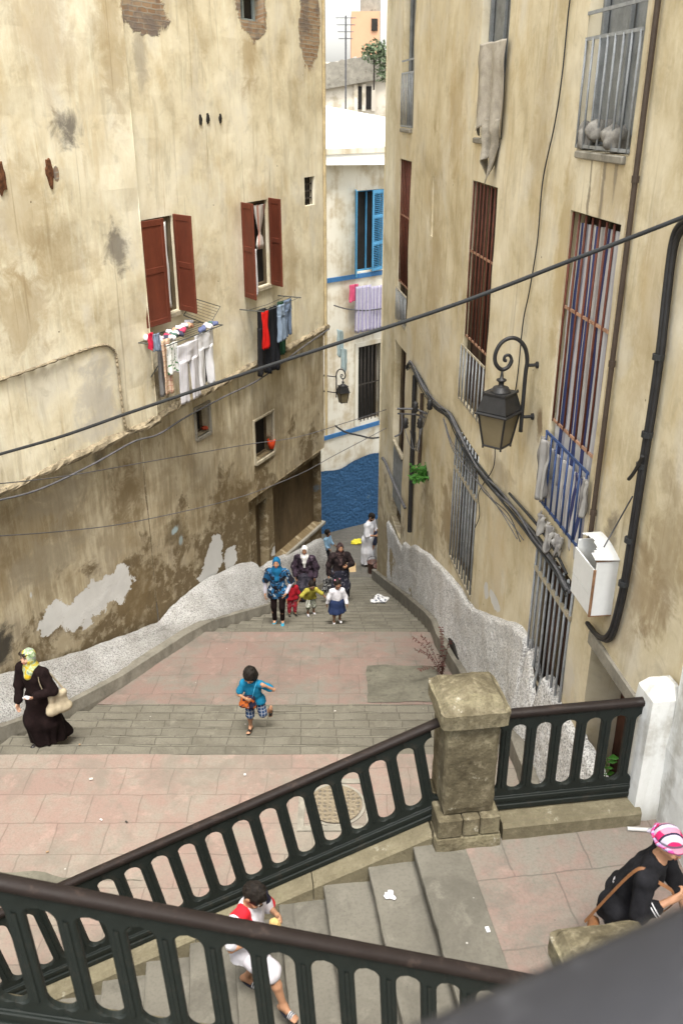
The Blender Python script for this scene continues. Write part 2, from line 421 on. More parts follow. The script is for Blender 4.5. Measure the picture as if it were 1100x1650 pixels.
m_left = plaster('plaster_cream', LW, CREAM_HI, CREAM, CREAM_LO, (.115, .082, .042), -5.7,
    [(*lw(102, 205, .35, .28), GREY, .85), (*lw(182, 398, .32, .42), GREY, .8), (*lw(30, 500, .8, .7), TAN, .5), (*lw(20, 350, .8, .9), TAN, .4), (*lw(60, 60, .7, .9), (.42, .34, .22), .5), (*lw(330, 480, .5, .8), (.38, .29, .16), .5), (*lw(470, 420, .35, .9), (.40, .31, .18), .5),
     (*lw(165, 740, .25, .18), GREY, .7), (*lw(150, 640, .5, .8), (.42, .40, .37), .6), (*lw(400, 90, .35, .9), TAN, .6), (*lw(225, 80, .25, .7), (.3, .27, .22), .6),
     (*lw(90, 420, .9, .5), TAN, .35), (*lw(170, 60, .4, 1.3), TAN, .5), (*lw(215, 800, .5, .7), BRN, .8), (*lw(60, 860, 1.2, .8), BRN, .5), (*lw(230, 960, .6, .5), BRN, .7),
     (*lw(12, 1050, .3, .45), (.03, .028, .025), .9), (*lw(150, 690, .8, .25), (.5, .47, .40), .6), (*lw(380, 800, .8, .6), BRN, .5), (*lw(262, 612, .34, .55), (.10, .075, .04), .9), (*lw(300, 645, .8, .18), (.12, .09, .05), .85), (*lw(420, 590, .5, .16), (.16, .12, .07), .8), (*lw(290, 860, .4, .35), (.10, .075, .04), .7), (*lw(290, 856, .13, .08), (.33, .42, .44), .9), (*lw(298, 872, .07, .10), (.30, .36, .36), .8), (*lw(214, 922, .05, .10), (.45, .5, .52), .9), (*lw(60, 962, .04, .09), (.5, .52, .52), .9), (*lw(525, 790, .09, .12), (.10, .22, .34), .9), (*lw(110, 800, .9, .35), (.30, .26, .19), .7), (*lw(90, 900, 1.1, .45), (.27, .235, .17), .6)],  # dark brown blob below the left shutters is shadow painted into the plaster
    whites=[lw(152, 975, .72, .36), lw(200, 945, .42, .36), lw(95, 1000, .34, .26), lw(352, 893, .34, .42), lw(378, 898, .28, .27), lw(458, 886, .35, .14), lw(345, 920, .5, .2)],
    bricks=[lw(228, 10, .75, .42), lw(405, 14, .62, .55), lw(498, 40, .5, .9), lw(524, 150, .14, 1.0), lw(522, 60, .1, .8), lw(82, 280, .07, .12)], streak=1.3, zband=-4.9, brownness=.9)
m_right = plaster('plaster_ochre', RW, (.68, .62, .475), (.56, .49, .335), (.37, .30, .175), (.15, .105, .052), -7.6,
    [(*rw(720, 840, .6, 1.0), (.21, .15, .07), .75), (*rw(690, 850, .9, 1.0), (.17, .13, .07), .6), (*rw(905, 420, .25, 1.3), (.34, .25, .11), .5), (*rw(870, 250, .4, 1.5), (.36, .28, .15), .4),
     (*rw(985, 290, .5, .7), (.3, .22, .12), .45), (*rw(1050, 500, .4, 1.2), TAN, .35), (*rw(1040, 950, .5, .5), (.24, .17, .09), .6), (*rw(1000, 1000, .5, .4), (.3, .24, .16), .5),
     (*rw(868, 690, .12, .28), (.2, .14, .08), .85), (*rw(756, 615, .14, .4), (.25, .19, .11), .8), (*rw(800, 760, .9, .25), (.2, .15, .09), .45), (*rw(735, 180, .7, 1.0), TAN, .4),
     (*rw(800, 910, .5, .9), (.50, .40, .24), .5), (*rw(985, 870, .25, .25), (.10, .08, .06), .7), (*rw(952, 280, .04, .5), (.2, .17, .13), .8), (*rw(972, 290, .05, .6), (.2, .17, .13), .8), (*rw(992, 275, .04, .45), (.2, .17, .13), .7), (*rw(800, 200, .25, 1.2), (.40, .36, .29), .5), (*rw(700, 440, .7, 1.3), (.36, .28, .16), .5), (*rw(1070, 900, .4, 1.0), (.22, .16, .085), .5), (*rw(915, 1090, .22, .4), (.55, .52, .46), .6), (*rw(640, 300, .5, 2.5), (.38, .30, .17), .4)],
    whites=[rw(795, 968, .3, .12), rw(783, 952, .14, .12)], streak=1.15, brownness=.6)
def wall_grid(mb, F, s0, s1, z0, z1, holes=(), off=0, cell=.3, amp=.02, seed=0, zf=None):
    hs_ = [(min(a, b), max(a, b), min(c, d), max(c, d), dp) for a, b, c, d, dp in holes]
    def lines(a, b, cuts):
        cuts = sorted(set([a, b]+[c for c in cuts if a < c < b])); out = []
        for p, q in zip(cuts, cuts[1:]):
            n = max(1, int(round((q-p)/cell))); out += [p+(q-p)*k/n for k in range(n)]
        return out+[b]
    S = lines(s0, s1, [h[0] for h in hs_]+[h[1] for h in hs_]); Z = lines(z0, z1, [h[2] for h in hs_]+[h[3] for h in hs_])
    def o(s, z): return off+amp*fbm(s*.7+seed, z*.7, seed, 3)
    V = [F.pt(s, z, o(s, z)) for z in Z for s in S]; U = [(s, z) for z in Z for s in S]; n = len(S); Fc = []
    for j in range(len(Z)-1):
        for i in range(n-1):
            cs, cz = (S[i]+S[i+1])/2, (Z[j]+Z[j+1])/2
            if any(h[0] < cs < h[1] and h[2] < cz < h[3] for h in hs_): continue
            Fc.append((j*n+i, j*n+i+1, (j+1)*n+i+1, (j+1)*n+i))
    mb.faces(V, Fc, U)
    for a, b, c, d, dp in hs_:
        a, b, c, d = max(a, s0), min(b, s1), max(c, z0), min(d, z1)
        if a >= b or c >= d: continue
        ss_ = [s for s in S if a-1e-6 <= s <= b+1e-6]; zz = [z for z in Z if c-1e-6 <= z <= d+1e-6]
        def rev(P):
            for (p, q) in zip(P, P[1:]):
                mb.quad([F.pt(*p, o(*p)), F.pt(*q, o(*q)), F.pt(*q, off-dp), F.pt(*p, off-dp)], [p, q, (q[0]+dp*.7, q[1]+dp*.3), (p[0]+dp*.7, p[1]+dp*.3)])
        rev([(s, c) for s in ss_]); rev([(s, d) for s in ss_]); rev([(a, z) for z in zz]); rev([(b, z) for z in zz])
def hpx(F, u0, v0, u1, v1, dp=.25, off=0):
    um, vm = (u0+u1)/2, (v0+v1)/2
    return (F.hit(u0, vm, off)[0], F.hit(u1, vm, off)[0], F.hit(um, v1, off)[1], F.hit(um, v0, off)[1], dp)
# ================================================================== left building
m_dark = paint('dark_interior', (.018, .016, .014), .3, 3)
m_shutter_red = paint('red_brown_shutter_paint', (.115, .028, .014), .16, 5, .6, .3, stretch=(1, 1, .4))
m_frame_dark = paint('weathered_dark_wood', (.10, .075, .045), .3, 6, .8, stretch=(1, 1, .3))
m_frame_pale = paint('worn_pale_timber', (.34, .30, .22), .25, 6, .85, stretch=(1, 1, .3))
m_conc = paint('worn_concrete', (.23, .215, .18), .22, 3, .95, bump=.4, dirt=(.12, .108, .085))
bl = empty('old_building', LW.pt(7, -13, -.5), 'tall cream plaster building on the left side of the alley with red-brown shutters', 'building')
HL = dict(w1=hpx(LW, 234, 350, 284, 508, .3), w2=hpx(LW, 393, 324, 432, 464, .3), top=hpx(LW, 386, -40, 424, 34, .3), vent=hpx(LW, 491, 285, 507, 331, .2))
HL_low = dict(lo1=hpx(LW, 322, 655, 344, 702, .28), lo2=hpx(LW, 416, 672, 446, 738, .28))
SEAM = 7.12; ZL = -5.05
mb = MB()
wall_grid(mb, LW, -.02, SEAM, ZL, 8.0, [HL[k] for k in HL], 0, .3, .025, 1)
wall_grid(mb, LW, SEAM, 19, ZL, 8.0, [], .10, .35, .035, 5)
mb.quad([LW.pt(SEAM, ZL, .11), LW.pt(SEAM, 8.0, .11), LW.pt(SEAM, 8.0, -.02), LW.pt(SEAM, ZL, -.02)], [(SEAM, ZL), (SEAM, 8.0), (SEAM+.1, 8.0), (SEAM+.1, ZL)])
# soffit of the overhang, lower wall, recess below the bay
RE = LW.hit(409, 860)[0]; ZB = -8.0
for a, b, z, o1, o2 in ((-.02, RE, ZL, .0, -.12), (RE, SEAM, ZL, 0, -.12), (SEAM, 19, ZL, .10, -.14)):
    mb.quad([LW.pt(a, z, o1+.01), LW.pt(b, z, o1+.01), LW.pt(b, z, o2-.05), LW.pt(a, z, o2-.05)], [(a, z), (b, z), (b, z-.2), (a, z-.2)])
wall_grid(mb, LW, -.02, SEAM+.25, ZB, ZL, [HL_low[k] for k in HL_low], -.10, .3, .02, 9)
wall_grid(mb, LW, SEAM+.25, 19, ZB, ZL, [], -.125, .35, .035, 12)
wall_grid(mb, LW, RE, SEAM+.25, -14, ZB, [], -.10, .3, .02, 9)
wall_grid(mb, LW, SEAM+.25, 19, -14, ZB, [], -.125, .35, .035, 12)
HN = dict(shop=hpx(LW, 441, 790, 521, 868, .3, -.2), slot=hpx(LW, 413, 835, 432, 888, .3, -.2))
HN['shop'] = (HN['shop'][0], HN['shop'][1], HN['shop'][2]-.1, -8.18, .3)
HN['slot'] = (HN['slot'][0], HN['slot'][1], HN['shop'][2], -8.3, .3)
wall_grid(mb, LW, -.02, RE, -14, ZB, [HN[k] for k in HN], -.20, .3, .015, 15)
mb.quad([LW.pt(-.02, ZB, -.09), LW.pt(RE, ZB, -.09), LW.pt(RE, ZB, -.22), LW.pt(-.02, ZB, -.22)], [(-.02, ZB), (RE, ZB), (RE, ZB-.3), (-.02, ZB-.3)])
mb.quad([LW.pt(RE, ZB, -.10), LW.pt(RE, -14, -.10), LW.pt(RE, -14, -.22), LW.pt(RE, ZB, -.22)], [(RE, ZB), (RE, -14), (RE+.3, -14), (RE+.3, ZB)])
# the end of the building facing the side street, and a back
for (z0, z1, o0) in ((ZL, 8.0, .02), (ZB, ZL, -.09), (-14, ZB, -.19)):
    mb.quad([LW.pt(-.02, z0, o0), LW.pt(-.02, z1, o0), LW.pt(-.02, z1, -6), LW.pt(-.02, z0, -6)], [(0, z0), (0, z1), (-6, z1), (-6, z0)])
mb.quad([LW.pt(-.02, 8.0, .02), LW.pt(19, 8.0, .12), LW.pt(19, 8.0, -6), LW.pt(-.02, 8.0, -6)])
mb.build('wall', m_left, bl, smooth=False)
def framebox(mb, F, s0, s1, z0, z1, o0, o1):
    """box spanning stations, heights and offsets on a wall frame"""
    c = []
    for z in (z0, z1):
        for (s, o) in ((s0, o0), (s1, o0), (s1, o1), (s0, o1)): c.append(F.pt(s, z, o))
    mb.hexa(c)
def fbev(mb, F, s0, s1, z0, z1, o0, o1, bv=.008):
    c = F.pt((s0+s1)/2, (z0+z1)/2, (o0+o1)/2); mb.bbox(c, F.D, F.N, (0, 0, 1), abs(s1-s0)/2, abs(o1-o0)/2, abs(z1-z0)/2, bv)
# ledge: an irregular string course, broken at its top
def ledge(s0, s1, o, seed, zc=ZL, dr=None):
    mb = MB(); n = int((s1-s0)/.09); prof = [(-.05, .07), (.03, .075), (.085, .05), (.11, .015), (.10, -.03), (.05, -.06), (-.05, -.09)]
    V = []; U = []
    for i in range(n+1):
        s = s0+(s1-s0)*i/n; k = 1+.45*nz(s*1.7, seed, 0); dz = .05*nz(s*.9, 4, seed)+(dr(s) if dr else 0)
        for j, (a, b) in enumerate(prof):
            q = .035*nz(s*6, j*1.3, seed)
            V.append(LW.pt(s, zc+dz+b*k+q, o+a*k+q)); U.append((s, b))
    m = len(prof); F = [(i*m+j, i*m+j+1, (i+1)*m+j+1, (i+1)*m+j) for i in range(n) for j in range(m-1)]
    F += [tuple(range(m)), tuple(range(n*m+m-1, n*m-1, -1))]
    mb.faces(V, F, U); return mb
m_ledge = paint('crumbling_grey_render', (.24, .20, .135), .4, 5, .95, bump=.8, dirt=(.06, .05, .04))
ledge(-.04, SEAM, -.02, 3, dr=lambda s: .18-.028*s).build('ledge', m_ledge, bl, smooth=False)
ledge(SEAM-.05, 18.9, .06, 8, dr=lambda s: -.02+.02*(s-SEAM)).build('ledge', m_ledge, bl)
# beaded conduit outline on the near facet
cp = [LW.pt(*LW.hit(u, v, .13), .13) for u, v in ((-40, 626), (60, 592), (130, 566), (168, 556), (185, 566), (190, 590), (197, 650), (204, 688), (225, 690), (247, 672))]
mb = MB(); P = smooth_pts(cp, 14); mb.tube(P, [.021*(1+.35*math.sin(i*2.1)) for i in range(len(P))], 6)
mb.build('raised_render_bead', m_ledge, bl)
def window(F, par, h, off, frame_m, back_m, depth=.18, mull=0, t=.05, name='window'):
    """frame set in a reveal with the room behind it"""
    s0, s1, z0, z1 = min(h[0], h[1]), max(h[0], h[1]), min(h[2], h[3]), max(h[2], h[3])
    mb = MB(); o = off-depth
    fbev(mb, F, s0, s0+t, z0, z1, o-.06, o); fbev(mb, F, s1-t, s1, z0, z1, o-.06, o)
    fbev(mb, F, s0+t, s1-t, z0, z0+t, o-.058, o-.002); fbev(mb, F, s0+t, s1-t, z1-t, z1, o-.058, o-.002)
    for k in range(mull):
        sm = s0+(s1-s0)*(k+1)/(mull+1); fbev(mb, F, sm-t*.45, sm+t*.45, z0+t, z1-t, o-.055, o-.005)
    wn = mb.build(name, frame_m, par)
    pm = MB(); pm.quad([F.pt(s0, z0, o-.07), F.pt(s1, z0, o-.07), F.pt(s1, z1, o-.07), F.pt(s0, z1, o-.07)], [(0, 0), (1, 0), (1, 1), (0, 1)])
    pm.build('pane', back_m, wn)
    return wn
def shutter(F, par, hinge_s, z0, z1, width, ang, off, m, panels=(.45,), name='shutter', side=1, th=.035, slats=False, mslat=None, drop=0):
    """a leaf hinged at station hinge_s; ang 0 = closed in the wall plane reaching towards +side, 90 = standing out"""
    a = math.radians(ang); ax = F.D*(side*math.cos(a))+F.N*math.sin(a); nn = F.N*math.cos(a)-F.D*(side*math.sin(a))
    base = F.pt(hinge_s, 0, off); up = Vector((0, 0, 1)); mb = MB()
    def b(x0, x1, y0, y1, d0, d1): mb.bbox(base+ax*((x0+x1)/2)+up*((y0+y1)/2-drop*(x0+x1)/2)+nn*((d0+d1)/2), ax, nn, up, (x1-x0)/2, (d1-d0)/2, (y1-y0)/2, .005)
    st = min(.075, width*.2)
    b(0, st, z0, z1, 0, th); b(width-st, width, z0, z1, 0, th); rails = [z0+.001, *[z0+(z1-z0)*p for p in panels], z1-.101]
    for r in rails: b(st, width-st, r, r+.1, .001, th-.001)
    if not slats: b(st-.01, width-st+.01, z0+.05, z1-.05, .008, th-.010)
    sh = mb.build(name, m, par)
    if slats:
        mb = MB()
        for r0, r1 in zip(rails, rails[1:]):
            n = int((r1-r0-.1)/.055)
            for k in range(n):
                z = r0+.1+(k+.5)*(r1-r0-.1)/n
                c = base+ax*(width/2)+up*z+nn*(th/2); q = (up*math.cos(.9)+nn*math.sin(.9)); mb.obox(c, ax, up.cross(ax)*0+(nn*math.cos(.9)-up*math.sin(.9)), q, width/2-st+.005, .004, .024)
        mb.build('slats', mslat or m, sh)
    return sh
h = HL['w1']; w1 = window(LW, bl, h, 0, m_frame_dark, m_dark, .05, 0, .09)
zt, zb_ = max(h[2:4]), min(h[2:4]); sl_, sr_ = max(h[0:2]), min(h[0:2])
a0 = LW.hit(226, 440, .05)[0]
shutter(LW, bl, a0, zb_-.12, zt, a0-LW.hit(264, 440, .05)[0], 4, .055, m_shutter_red, (.5,), side=-1)
b0 = LW.hit(283, 430, .02)[0]
shutter(LW, bl, b0, zb_+.0, zt+.03, .50, 70, .03, m_shutter_red, (.46,), side=1)
mb = MB(); fbev(mb, LW, sr_-.05, sl_+.15, zb_-.09, zb_-.005, -.05, .06); mb.build('sill', m_frame_pale, w1)
h = HL['w2']; w2 = window(LW, bl, h, 0, m_frame_dark, m_dark, .05, 0, .06)
zt2, zb2 = max(h[2:4]), min(h[2:4]); sl2, sr2 = max(h[0:2]), min(h[0:2])
shutter(LW, bl, sl2+.03, zb2-.10, zt2+.03, .46, 122, .02, m_shutter_red, (.5,), side=-1)
shutter(LW, bl, sr2-.02, zb2-.02, zt2+.03, .42, 62, .02, m_shutter_red, (.5,), side=1)
mb = MB(); fbev(mb, LW, sr2-.05, sl2+.05, zb2-.09, zb2-.005, -.05, .05); mb.build('sill', m_frame_pale, w2)
m_greybar = paint('grey_green_window_paint', (.23, .27, .27), .2, 6, .7)
m_iron = paint('rusted_dark_iron', (.05, .042, .036), .3, 10, .7, .4)
h = HL['top']; wt = window(LW, bl, h, 0, m_greybar, m_dark, .18, 1, .06)
def grille(F, par, s0, s1, z0, z1, off, n, m, r=.011, hbars=(), name='grille', hm=None, hr=.016, frame=True):
    s0, s1 = min(s0, s1), max(s0, s1); mb = MB()
    for k in range(n):
        s = s0+(s1-s0)*(k+.5*(not frame)+0)/(n-1 if frame else n); j = .006*nz(k*3.1, s, z0)
        mb.tube([F.pt(s+j, z0, off), F.pt(s-j, (z0+z1)/2, off+.004), F.pt(s+j, z1, off)], r, 6)
    g_ = mb.build(name, m, par, smooth=True)
    for z in hbars:
        mb = MB(); mb.obox(F.pt((s0+s1)/2, z, off-.004), F.D, F.N, (0, 0, 1), (s1-s0)/2+.03, hr*.6, hr); mb.build('cross_bar', hm or m, g_)
    return g_
h = HL['vent']; wv = window(LW, bl, h, 0, m_iron, m_dark, .12, 0, .02, 'vent')
grille(LW, wv, h[0], h[1], h[2], h[3], -.08, 5, m_iron, .010, [h[2]+(h[3]-h[2])*k/4 for k in (1, 2, 3)], 'vent_grille')
for k in HL_low: 
    h = HL_low[k]; ww = window(LW, bl, h, -.1, m_frame_dark, m_dark, .16, 0, .035)
    mb = MB(); s0, s1 = min(h[:2]), max(h[:2]); z0, z1 = min(h[2:4]), max(h[2:4]); o = -.095
    for (a, b, c, d) in ((s0-.05, s0, z0-.05, z1+.05), (s1, s1+.05, z0-.05, z1+.05), (s0, s1, z1, z1+.05), (s0, s1, z0-.08, z0)): fbev(mb, LW, a, b, c, d, o-.05, o+.035)
    mb.build('surround', m_frame_pale if k == 'lo2' else m_conc, ww)
# shop front recess: brown boarded panel
m_board = paint('brown_boarding', (.095, .066, .034), .3, 2.5, .9, stretch=(1, 1, .35))
mb = MB()
for k, h in HN.items():
    s0, s1, z0, z1 = min(h[:2]), max(h[:2]), min(h[2:4]), max(h[2:4])
    n = 4 if k == 'shop' else 1
    for i in range(n):
        a, b = s0+(s1-s0)*i/n, s0+(s1-s0)*(i+1)/n; framebox(mb, LW, a+.004, b-.004, z0, z1, -.50, -.425-.004*(i % 2))
mb.build('boarded_opening', m_board, bl)
h = HN['shop']; mb = MB(); fbev(mb, LW, min(h[:2])-.02, max(h[:2])+.1, h[2]-.10, h[2]-.003, -.3, -.14, .015); mb.build('ledge', m_conc, bl)
# putlog holes
m_hole = paint('dark_red_brick_hole', (.11, .045, .02), .5, 14, .95)
def flat_patch(F, u, v, ru, rv, off, m, par, name, n=18, th=.012, seed=0):
    s, z = F.hit(u, v, off); mb = MB(); R = []
    for k in range(n):
        a = 2*math.pi*k/n; q = 1+.5*nz(math.cos(a)*1.7+seed, math.sin(a)*1.7, seed); R.append((s+ru*q*math.cos(a), z+rv*q*math.sin(a)))
    V = [F.pt(x, y, off) for x, y in R]+[F.pt(s, z, off+th)]+[F.pt(x, y, off-.05) for x, y in R]
    mb.faces(V, [(k, (k+1) % n, n) for k in range(n)]+[(k, n+1+k, n+1+(k+1) % n, (k+1) % n) for k in range(n)])
    return mb.build(name, m, par)
for i, (u, v) in enumerate(((324, 193), (336, 191), (356, 190))): flat_patch(LW, u, v, .045, .075, .02, m_dark, bl, 'wall_hole', seed=i)
flat_patch(LW, 82, 280, .065, .17, .125, m_hole, bl, 'wall_hole', seed=5); flat_patch(LW, 2, 287, .10, .20, .125, m_hole, bl, 'wall_hole', seed=8)
# far-corner pipe and brackets
m_pipe = paint('brown_painted_pipe', (.055, .040, .030), .2, 4, .6)
# ================================================================== right building
br = empty('tall_tenement', RW.pt(9, -13, -.5), 'tall ochre plaster tenement along the right side with rows of barred windows', 'building')
C1 = (RW.hit(918, 350)[0], RW.hit(1000, 360)[0]); C2 = (RW.hit(760, 296)[0], RW.hit(802, 302)[0]); C3 = (RW.hit(645, 260)[0], RW.hit(662, 270)[0])
HR = []
for (a, b) in (C1, C2, C3): HR += [(a, b, -.42, 2.6, .3), (a, b, -4.52, -1.03, .3)]
HR += [(C1[0]-.05, C1[1]+.05, -7.45, -4.98, .3), (C2[0]+.05, C2[1], -7.55, -5.0, .3), (C3[0]+.1, C3[1]-.05, -9.6, -5.0, .3)]
DOOR = (RW.hit(944, 1100)[0], RW.hit(1040, 1100)[0], -8.1, -5.22, .5)
HR.append(DOOR)
sl0 = RW.hit(697, 330)[0]; HR.append((sl0-.07, sl0+.07, RW.hit(697, 382)[1], RW.hit(697, 284)[1], .08))
mb = MB(); wall_grid(mb, RW, -.2, 16.7, -14.5, 9.0, HR, 0, .3, .022, 21)
wall_grid(mb, RW, -9, -.2, -14.5, 9.0, [], 0, .6, .022, 21)
mb.quad([RW.pt(16.7, -15, .02), RW.pt(16.7, 9.0, .02), RW.pt(16.7, 9.0, -6), RW.pt(16.7, -15, -6)], [(0, -15), (0, 5), (6, 5), (6, -15)])
mb.quad([RW.pt(-9, 9.0, .02), RW.pt(16.7, 9.0, .02), RW.pt(16.7, 9.0, -6), RW.pt(-9, 9.0, -6)])
mb.build('wall', m_right, br)
m_red = paint('rust_red_bar_paint', (.115, .032, .018), .25, 8, .6, .35)
m_gbar = paint('grey_bar_paint', (.25, .265, .275), .2, 8, .6, .35)
m_blue = paint('blue_bar_paint', (.03, .06, .16), .2, 8, .55, .4)
m_rustrail = paint('pale_rusty_rail', (.34, .20, .13), .3, 9, .75)
m_greyshut = paint('grey_louvre_paint', (.20, .21, .21), .2, 6, .75)
m_glass = paint('dusty_dark_glass', (.03, .035, .04), .4, 2, .25, .5)
m_brown_in = paint('dark_brown_room', (.05, .028, .02), .4, 3, .8)
for (a, b), gm, gcol in ((C1, m_blue, 1), (C2, m_gbar, 2), (C3, m_gbar, 3)):
    wn = window(RW, br, (a, b, -4.52, -1.03), 0, m_frame_dark, m_brown_in, .16 if gcol == 1 else .07, 1, .05)
    zmid = -3.42 if gcol != 3 else -3.62
    grille(RW, wn, a-.02, b+.02, zmid-.02, -1.05, -.03, 8, m_red, .0135, [zmid, (zmid-1.03)/2+.15], 'upper_grille', m_rustrail)
    grille(RW, wn, a-.02, b+.02, -4.5, zmid-.16, .03, 8, gm, .0135, [-4.48, zmid-.16], 'guard_rail', gm if gcol == 1 else m_frame_pale)
    # storey above
    wn = window(RW, br, (a, b, -.42, 2.6), 0, m_greyshut, m_greyshut, .12, 1, .06)
    if gcol != 2: grille(RW, wn, a-.02, b+.02, -.40, .62, .02, 8, m_gbar, .0125, [-.38, .62, .85], 'guard_rail', m_gbar)
    mb = MB(); fbev(mb, RW, a-.06, b+.06, -.50, -.424, -.2, .05, .012); mb.build('sill', m_conc, wn)
for (a, b), z0, z1 in (((C1[0]-.05, C1[1]+.05), -7.45, -4.98), ((C2[0]+.05, C2[1]), -7.55, -5.0)):
    wn = window(RW, br, (a, b, z0, z1), 0, m_frame_dark, m_brown_in if a < 4 else m_greyshut, .12, 1, .06)
    zm = z1-.75 if a > 4 else z1-.42
    grille(RW, wn, a, b, z0, z1, .015, 9, m_gbar, .016, [zm, z0+.62 if a < 4 else z0+.03], 'grille', m_frame_pale, .03)
wn = window(RW, br, (C3[0]+.1, C3[1]-.05, -9.6, -5.0), 0, m_frame_dark, m_brown_in, .15, 1, .07)
mb = MB()
for k in range(9):
    s = C3[1]+(C3[0]-C3[1])*(k+.5)/9; fbev(mb, RW, s-.045, s+.045, -9.0, -7.6, -.03, 0, .004)
mb.build('metal_screen', m_greyshut, wn)
mb = MB(); fbev(mb, RW, C3[1], C3[0], -7.55, -7.47, -.05, .03, .01); mb.build('cross_bar', m_frame_pale, wn)
# doorway near the landing
m_door = paint('dark_red_brown_door', (.06, .024, .014), .35, 4, .7, stretch=(1, 1, .4))
d0, d1 = min(DOOR[:2]), max(DOOR[:2]); mb = MB()
for k in range(2):
    a, b = d0+(d1-d0)*k/2, d0+(d1-d0)*(k+1)/2
    fbev(mb, RW, a+.004, b-.004, -8, -5.24, -.48, -.42, .006)
    for (z0, z1) in ((-7.8, -6.8), (-6.65, -5.5)): fbev(mb, RW, a+.1, b-.1, z0, z1, -.42, -.405, .006)
mb.build('door', m_door, br)
mb = MB(); fbev(mb, RW, d0-.12, d1+.05, -5.36, -5.19, -.12, .035, .015); mb.build('lintel', m_conc, br)
mb = MB(); fbev(mb, RW, d0-.02, d0+.22, -8.2, -5.37, -.42, -.22, .015); mb.build('door_jamb', m_right, br)
# ================================================================== roughcast aprons
def rough_m(name, base, dirty, sc=26):
    def fn(g):
        uv = g.tc('UV'); p = g.tc('Object')
        n = g.noise(p, sc, 3, .62); n2 = g.noise(p, sc*2.2, 3, .6); d = g.noise(p, 1.3, 6, .65)
        pit = g.m('ADD', g.m('MULTIPLY', n, .6), g.m('MULTIPLY', n2, .4))
        c = g.mix(g.ss(pit, .58, .36), base, tuple(x*.34 for x in base)); c = g.mix(g.ss(d, .40, .70), c, dirty, 'MULTIPLY')
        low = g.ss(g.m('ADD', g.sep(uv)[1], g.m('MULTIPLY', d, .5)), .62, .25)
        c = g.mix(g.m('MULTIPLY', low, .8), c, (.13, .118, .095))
        return dict(c=c, h=pit, bs=1.0, bd=.07)
    return mat(name, fn, .95, .15)
m_rough = rough_m('white_roughcast', (.60, .595, .58), (.66, .64, .61), 38); m_rough_lit = rough_m('lit_white_roughcast', (.88, .875, .86), (.84, .82, .79), 34)  # right base gets a paler copy, its stronger light painted into the colour
m_plinth = paint('grey_cement_plinth', (.165, .153, .125), .25, 3, .95, bump=.5, dirt=(.15, .135, .11))
def apron(F, st, name, label, par_frame, plinth_h, seed, rough_amp=.02, step=.035, nrow=26, kerb=False):
    """battered wall: stations [s, z_top, off_top, z_floor, off_bottom] from the wall out to the steps"""
    st = sorted(st); s0, s1 = st[0][0], st[-1][0]; n = int((s1-s0)/step)
    def at(s):
        for p, q in zip(st, st[1:]):
            if s <= q[0]+1e-9:
                t = (s-p[0])/max(q[0]-p[0], 1e-9); return [p[i]+(q[i]-p[i])*t for i in range(5)]
        return st[-1]
    root = empty(name, F.pt((s0+s1)/2, min(q[3] for q in st), st[0][4]), label, 'wall')
    V = []; U = []
    for i in range(n+1):
        s, zt, ot, zf, ob = at(s0+(s1-s0)*i/n); zf2 = zf+plinth_h-.05
        H = zt-zf2
        for j in range(nrow+1):
            t = j/nrow
            if t < .18:                                       # rounded top running back into the house wall
                q = t/.18; a = q*math.pi/2; o = ot-.13+(.13+(ob-ot)*.14)*math.sin(a); z = zt-.10*(1-math.cos(a))
            else:
                q = (t-.18)/.82; o = ot+(ob-ot)*(.14+.86*q**.85); z = zt-.10-(H-.10)*q
            d = rough_amp*(fbm(s*9+seed, z*9, 1, 2))+.03*fbm(s*.9, z*.9, seed, 2); z += .03*fbm(s*1.6, seed, 2, 2)*(1-t)
            V.append(F.pt(s, z, o+d)); U.append((s, z-zf))
    m = nrow+1; Fc = [(i*m+j, i*m+j+1, (i+1)*m+j+1, (i+1)*m+j) for i in range(n) for j in range(nrow)]
    mb = MB(); mb.faces(V, Fc, U)
    for k, i in ((0, 0), (1, n)):
        s, zt, ot, zf, ob = at(s0+(s1-s0)*i/n); ring = [V[i*m+j] for j in range(m)]+[F.pt(s, zf, ot-.15)]
        mb.quad(ring if k else ring[::-1], [(0, p[2]-zf) for p in ring])
    mb.build('roughcast_face', m_rough_lit if F is RW else m_rough, root, smooth=True)
    if plinth_h > 0:
        mb = MB(); V = []; n2 = int((s1-s0)/.12)
        prof = [(-.12, 1.05), (-.03, 1.0), (.02, .88), (.055, .0), (.06, -.6)]
        for i in range(n2+1):
            s, zt, ot, zf, ob = at(s0+(s1-s0)*i/n2)
            for j, (o, z) in enumerate(prof):
                r = .012*fbm(s*5, j, seed, 2); V.append(F.pt(s, zf+z*plinth_h+r, ob+o+r))
        m = len(prof); mb.faces(V, [(i*m+j, i*m+j+1, (i+1)*m+j+1, (i+1)*m+j) for i in range(n2) for j in range(m-1)])
        mb.build('plinth', m_plinth, root)
    return root
def st_px(F, top, offt, bot_off):
    out = []
    for u, v in top:
        s, z = F.hit(u, v, offt); p = F.pt(s, 0, bot_off); out.append([s, z, offt, floor_z(p.y), bot_off])
    return out
stL = st_px(LW, [(-120, 1130), (0, 1092), (60, 1076), (150, 1048), (262, 1006), (300, 965), (350, 928), (400, 908), (414, 906)], .06, .60)
stL.append([stL[-1][0]-.12, stL[-1][1]-.55, .02, stL[-1][3], .5])
apron(LW, stL, 'roughcast_wall', 'long white roughcast wall base running down the left side behind the woman in black', LW, .22, 3, .012)
stL2 = st_px(LW, [(424, 918), (440, 905), (480, 887), (512, 871), (521, 867)], -.10, .12)
for q in stL2: q[4] = .12
apron(LW, stL2, 'roughcast_wall', 'short white roughcast wall base behind the group of climbing women', LW, .2, 7, .012)
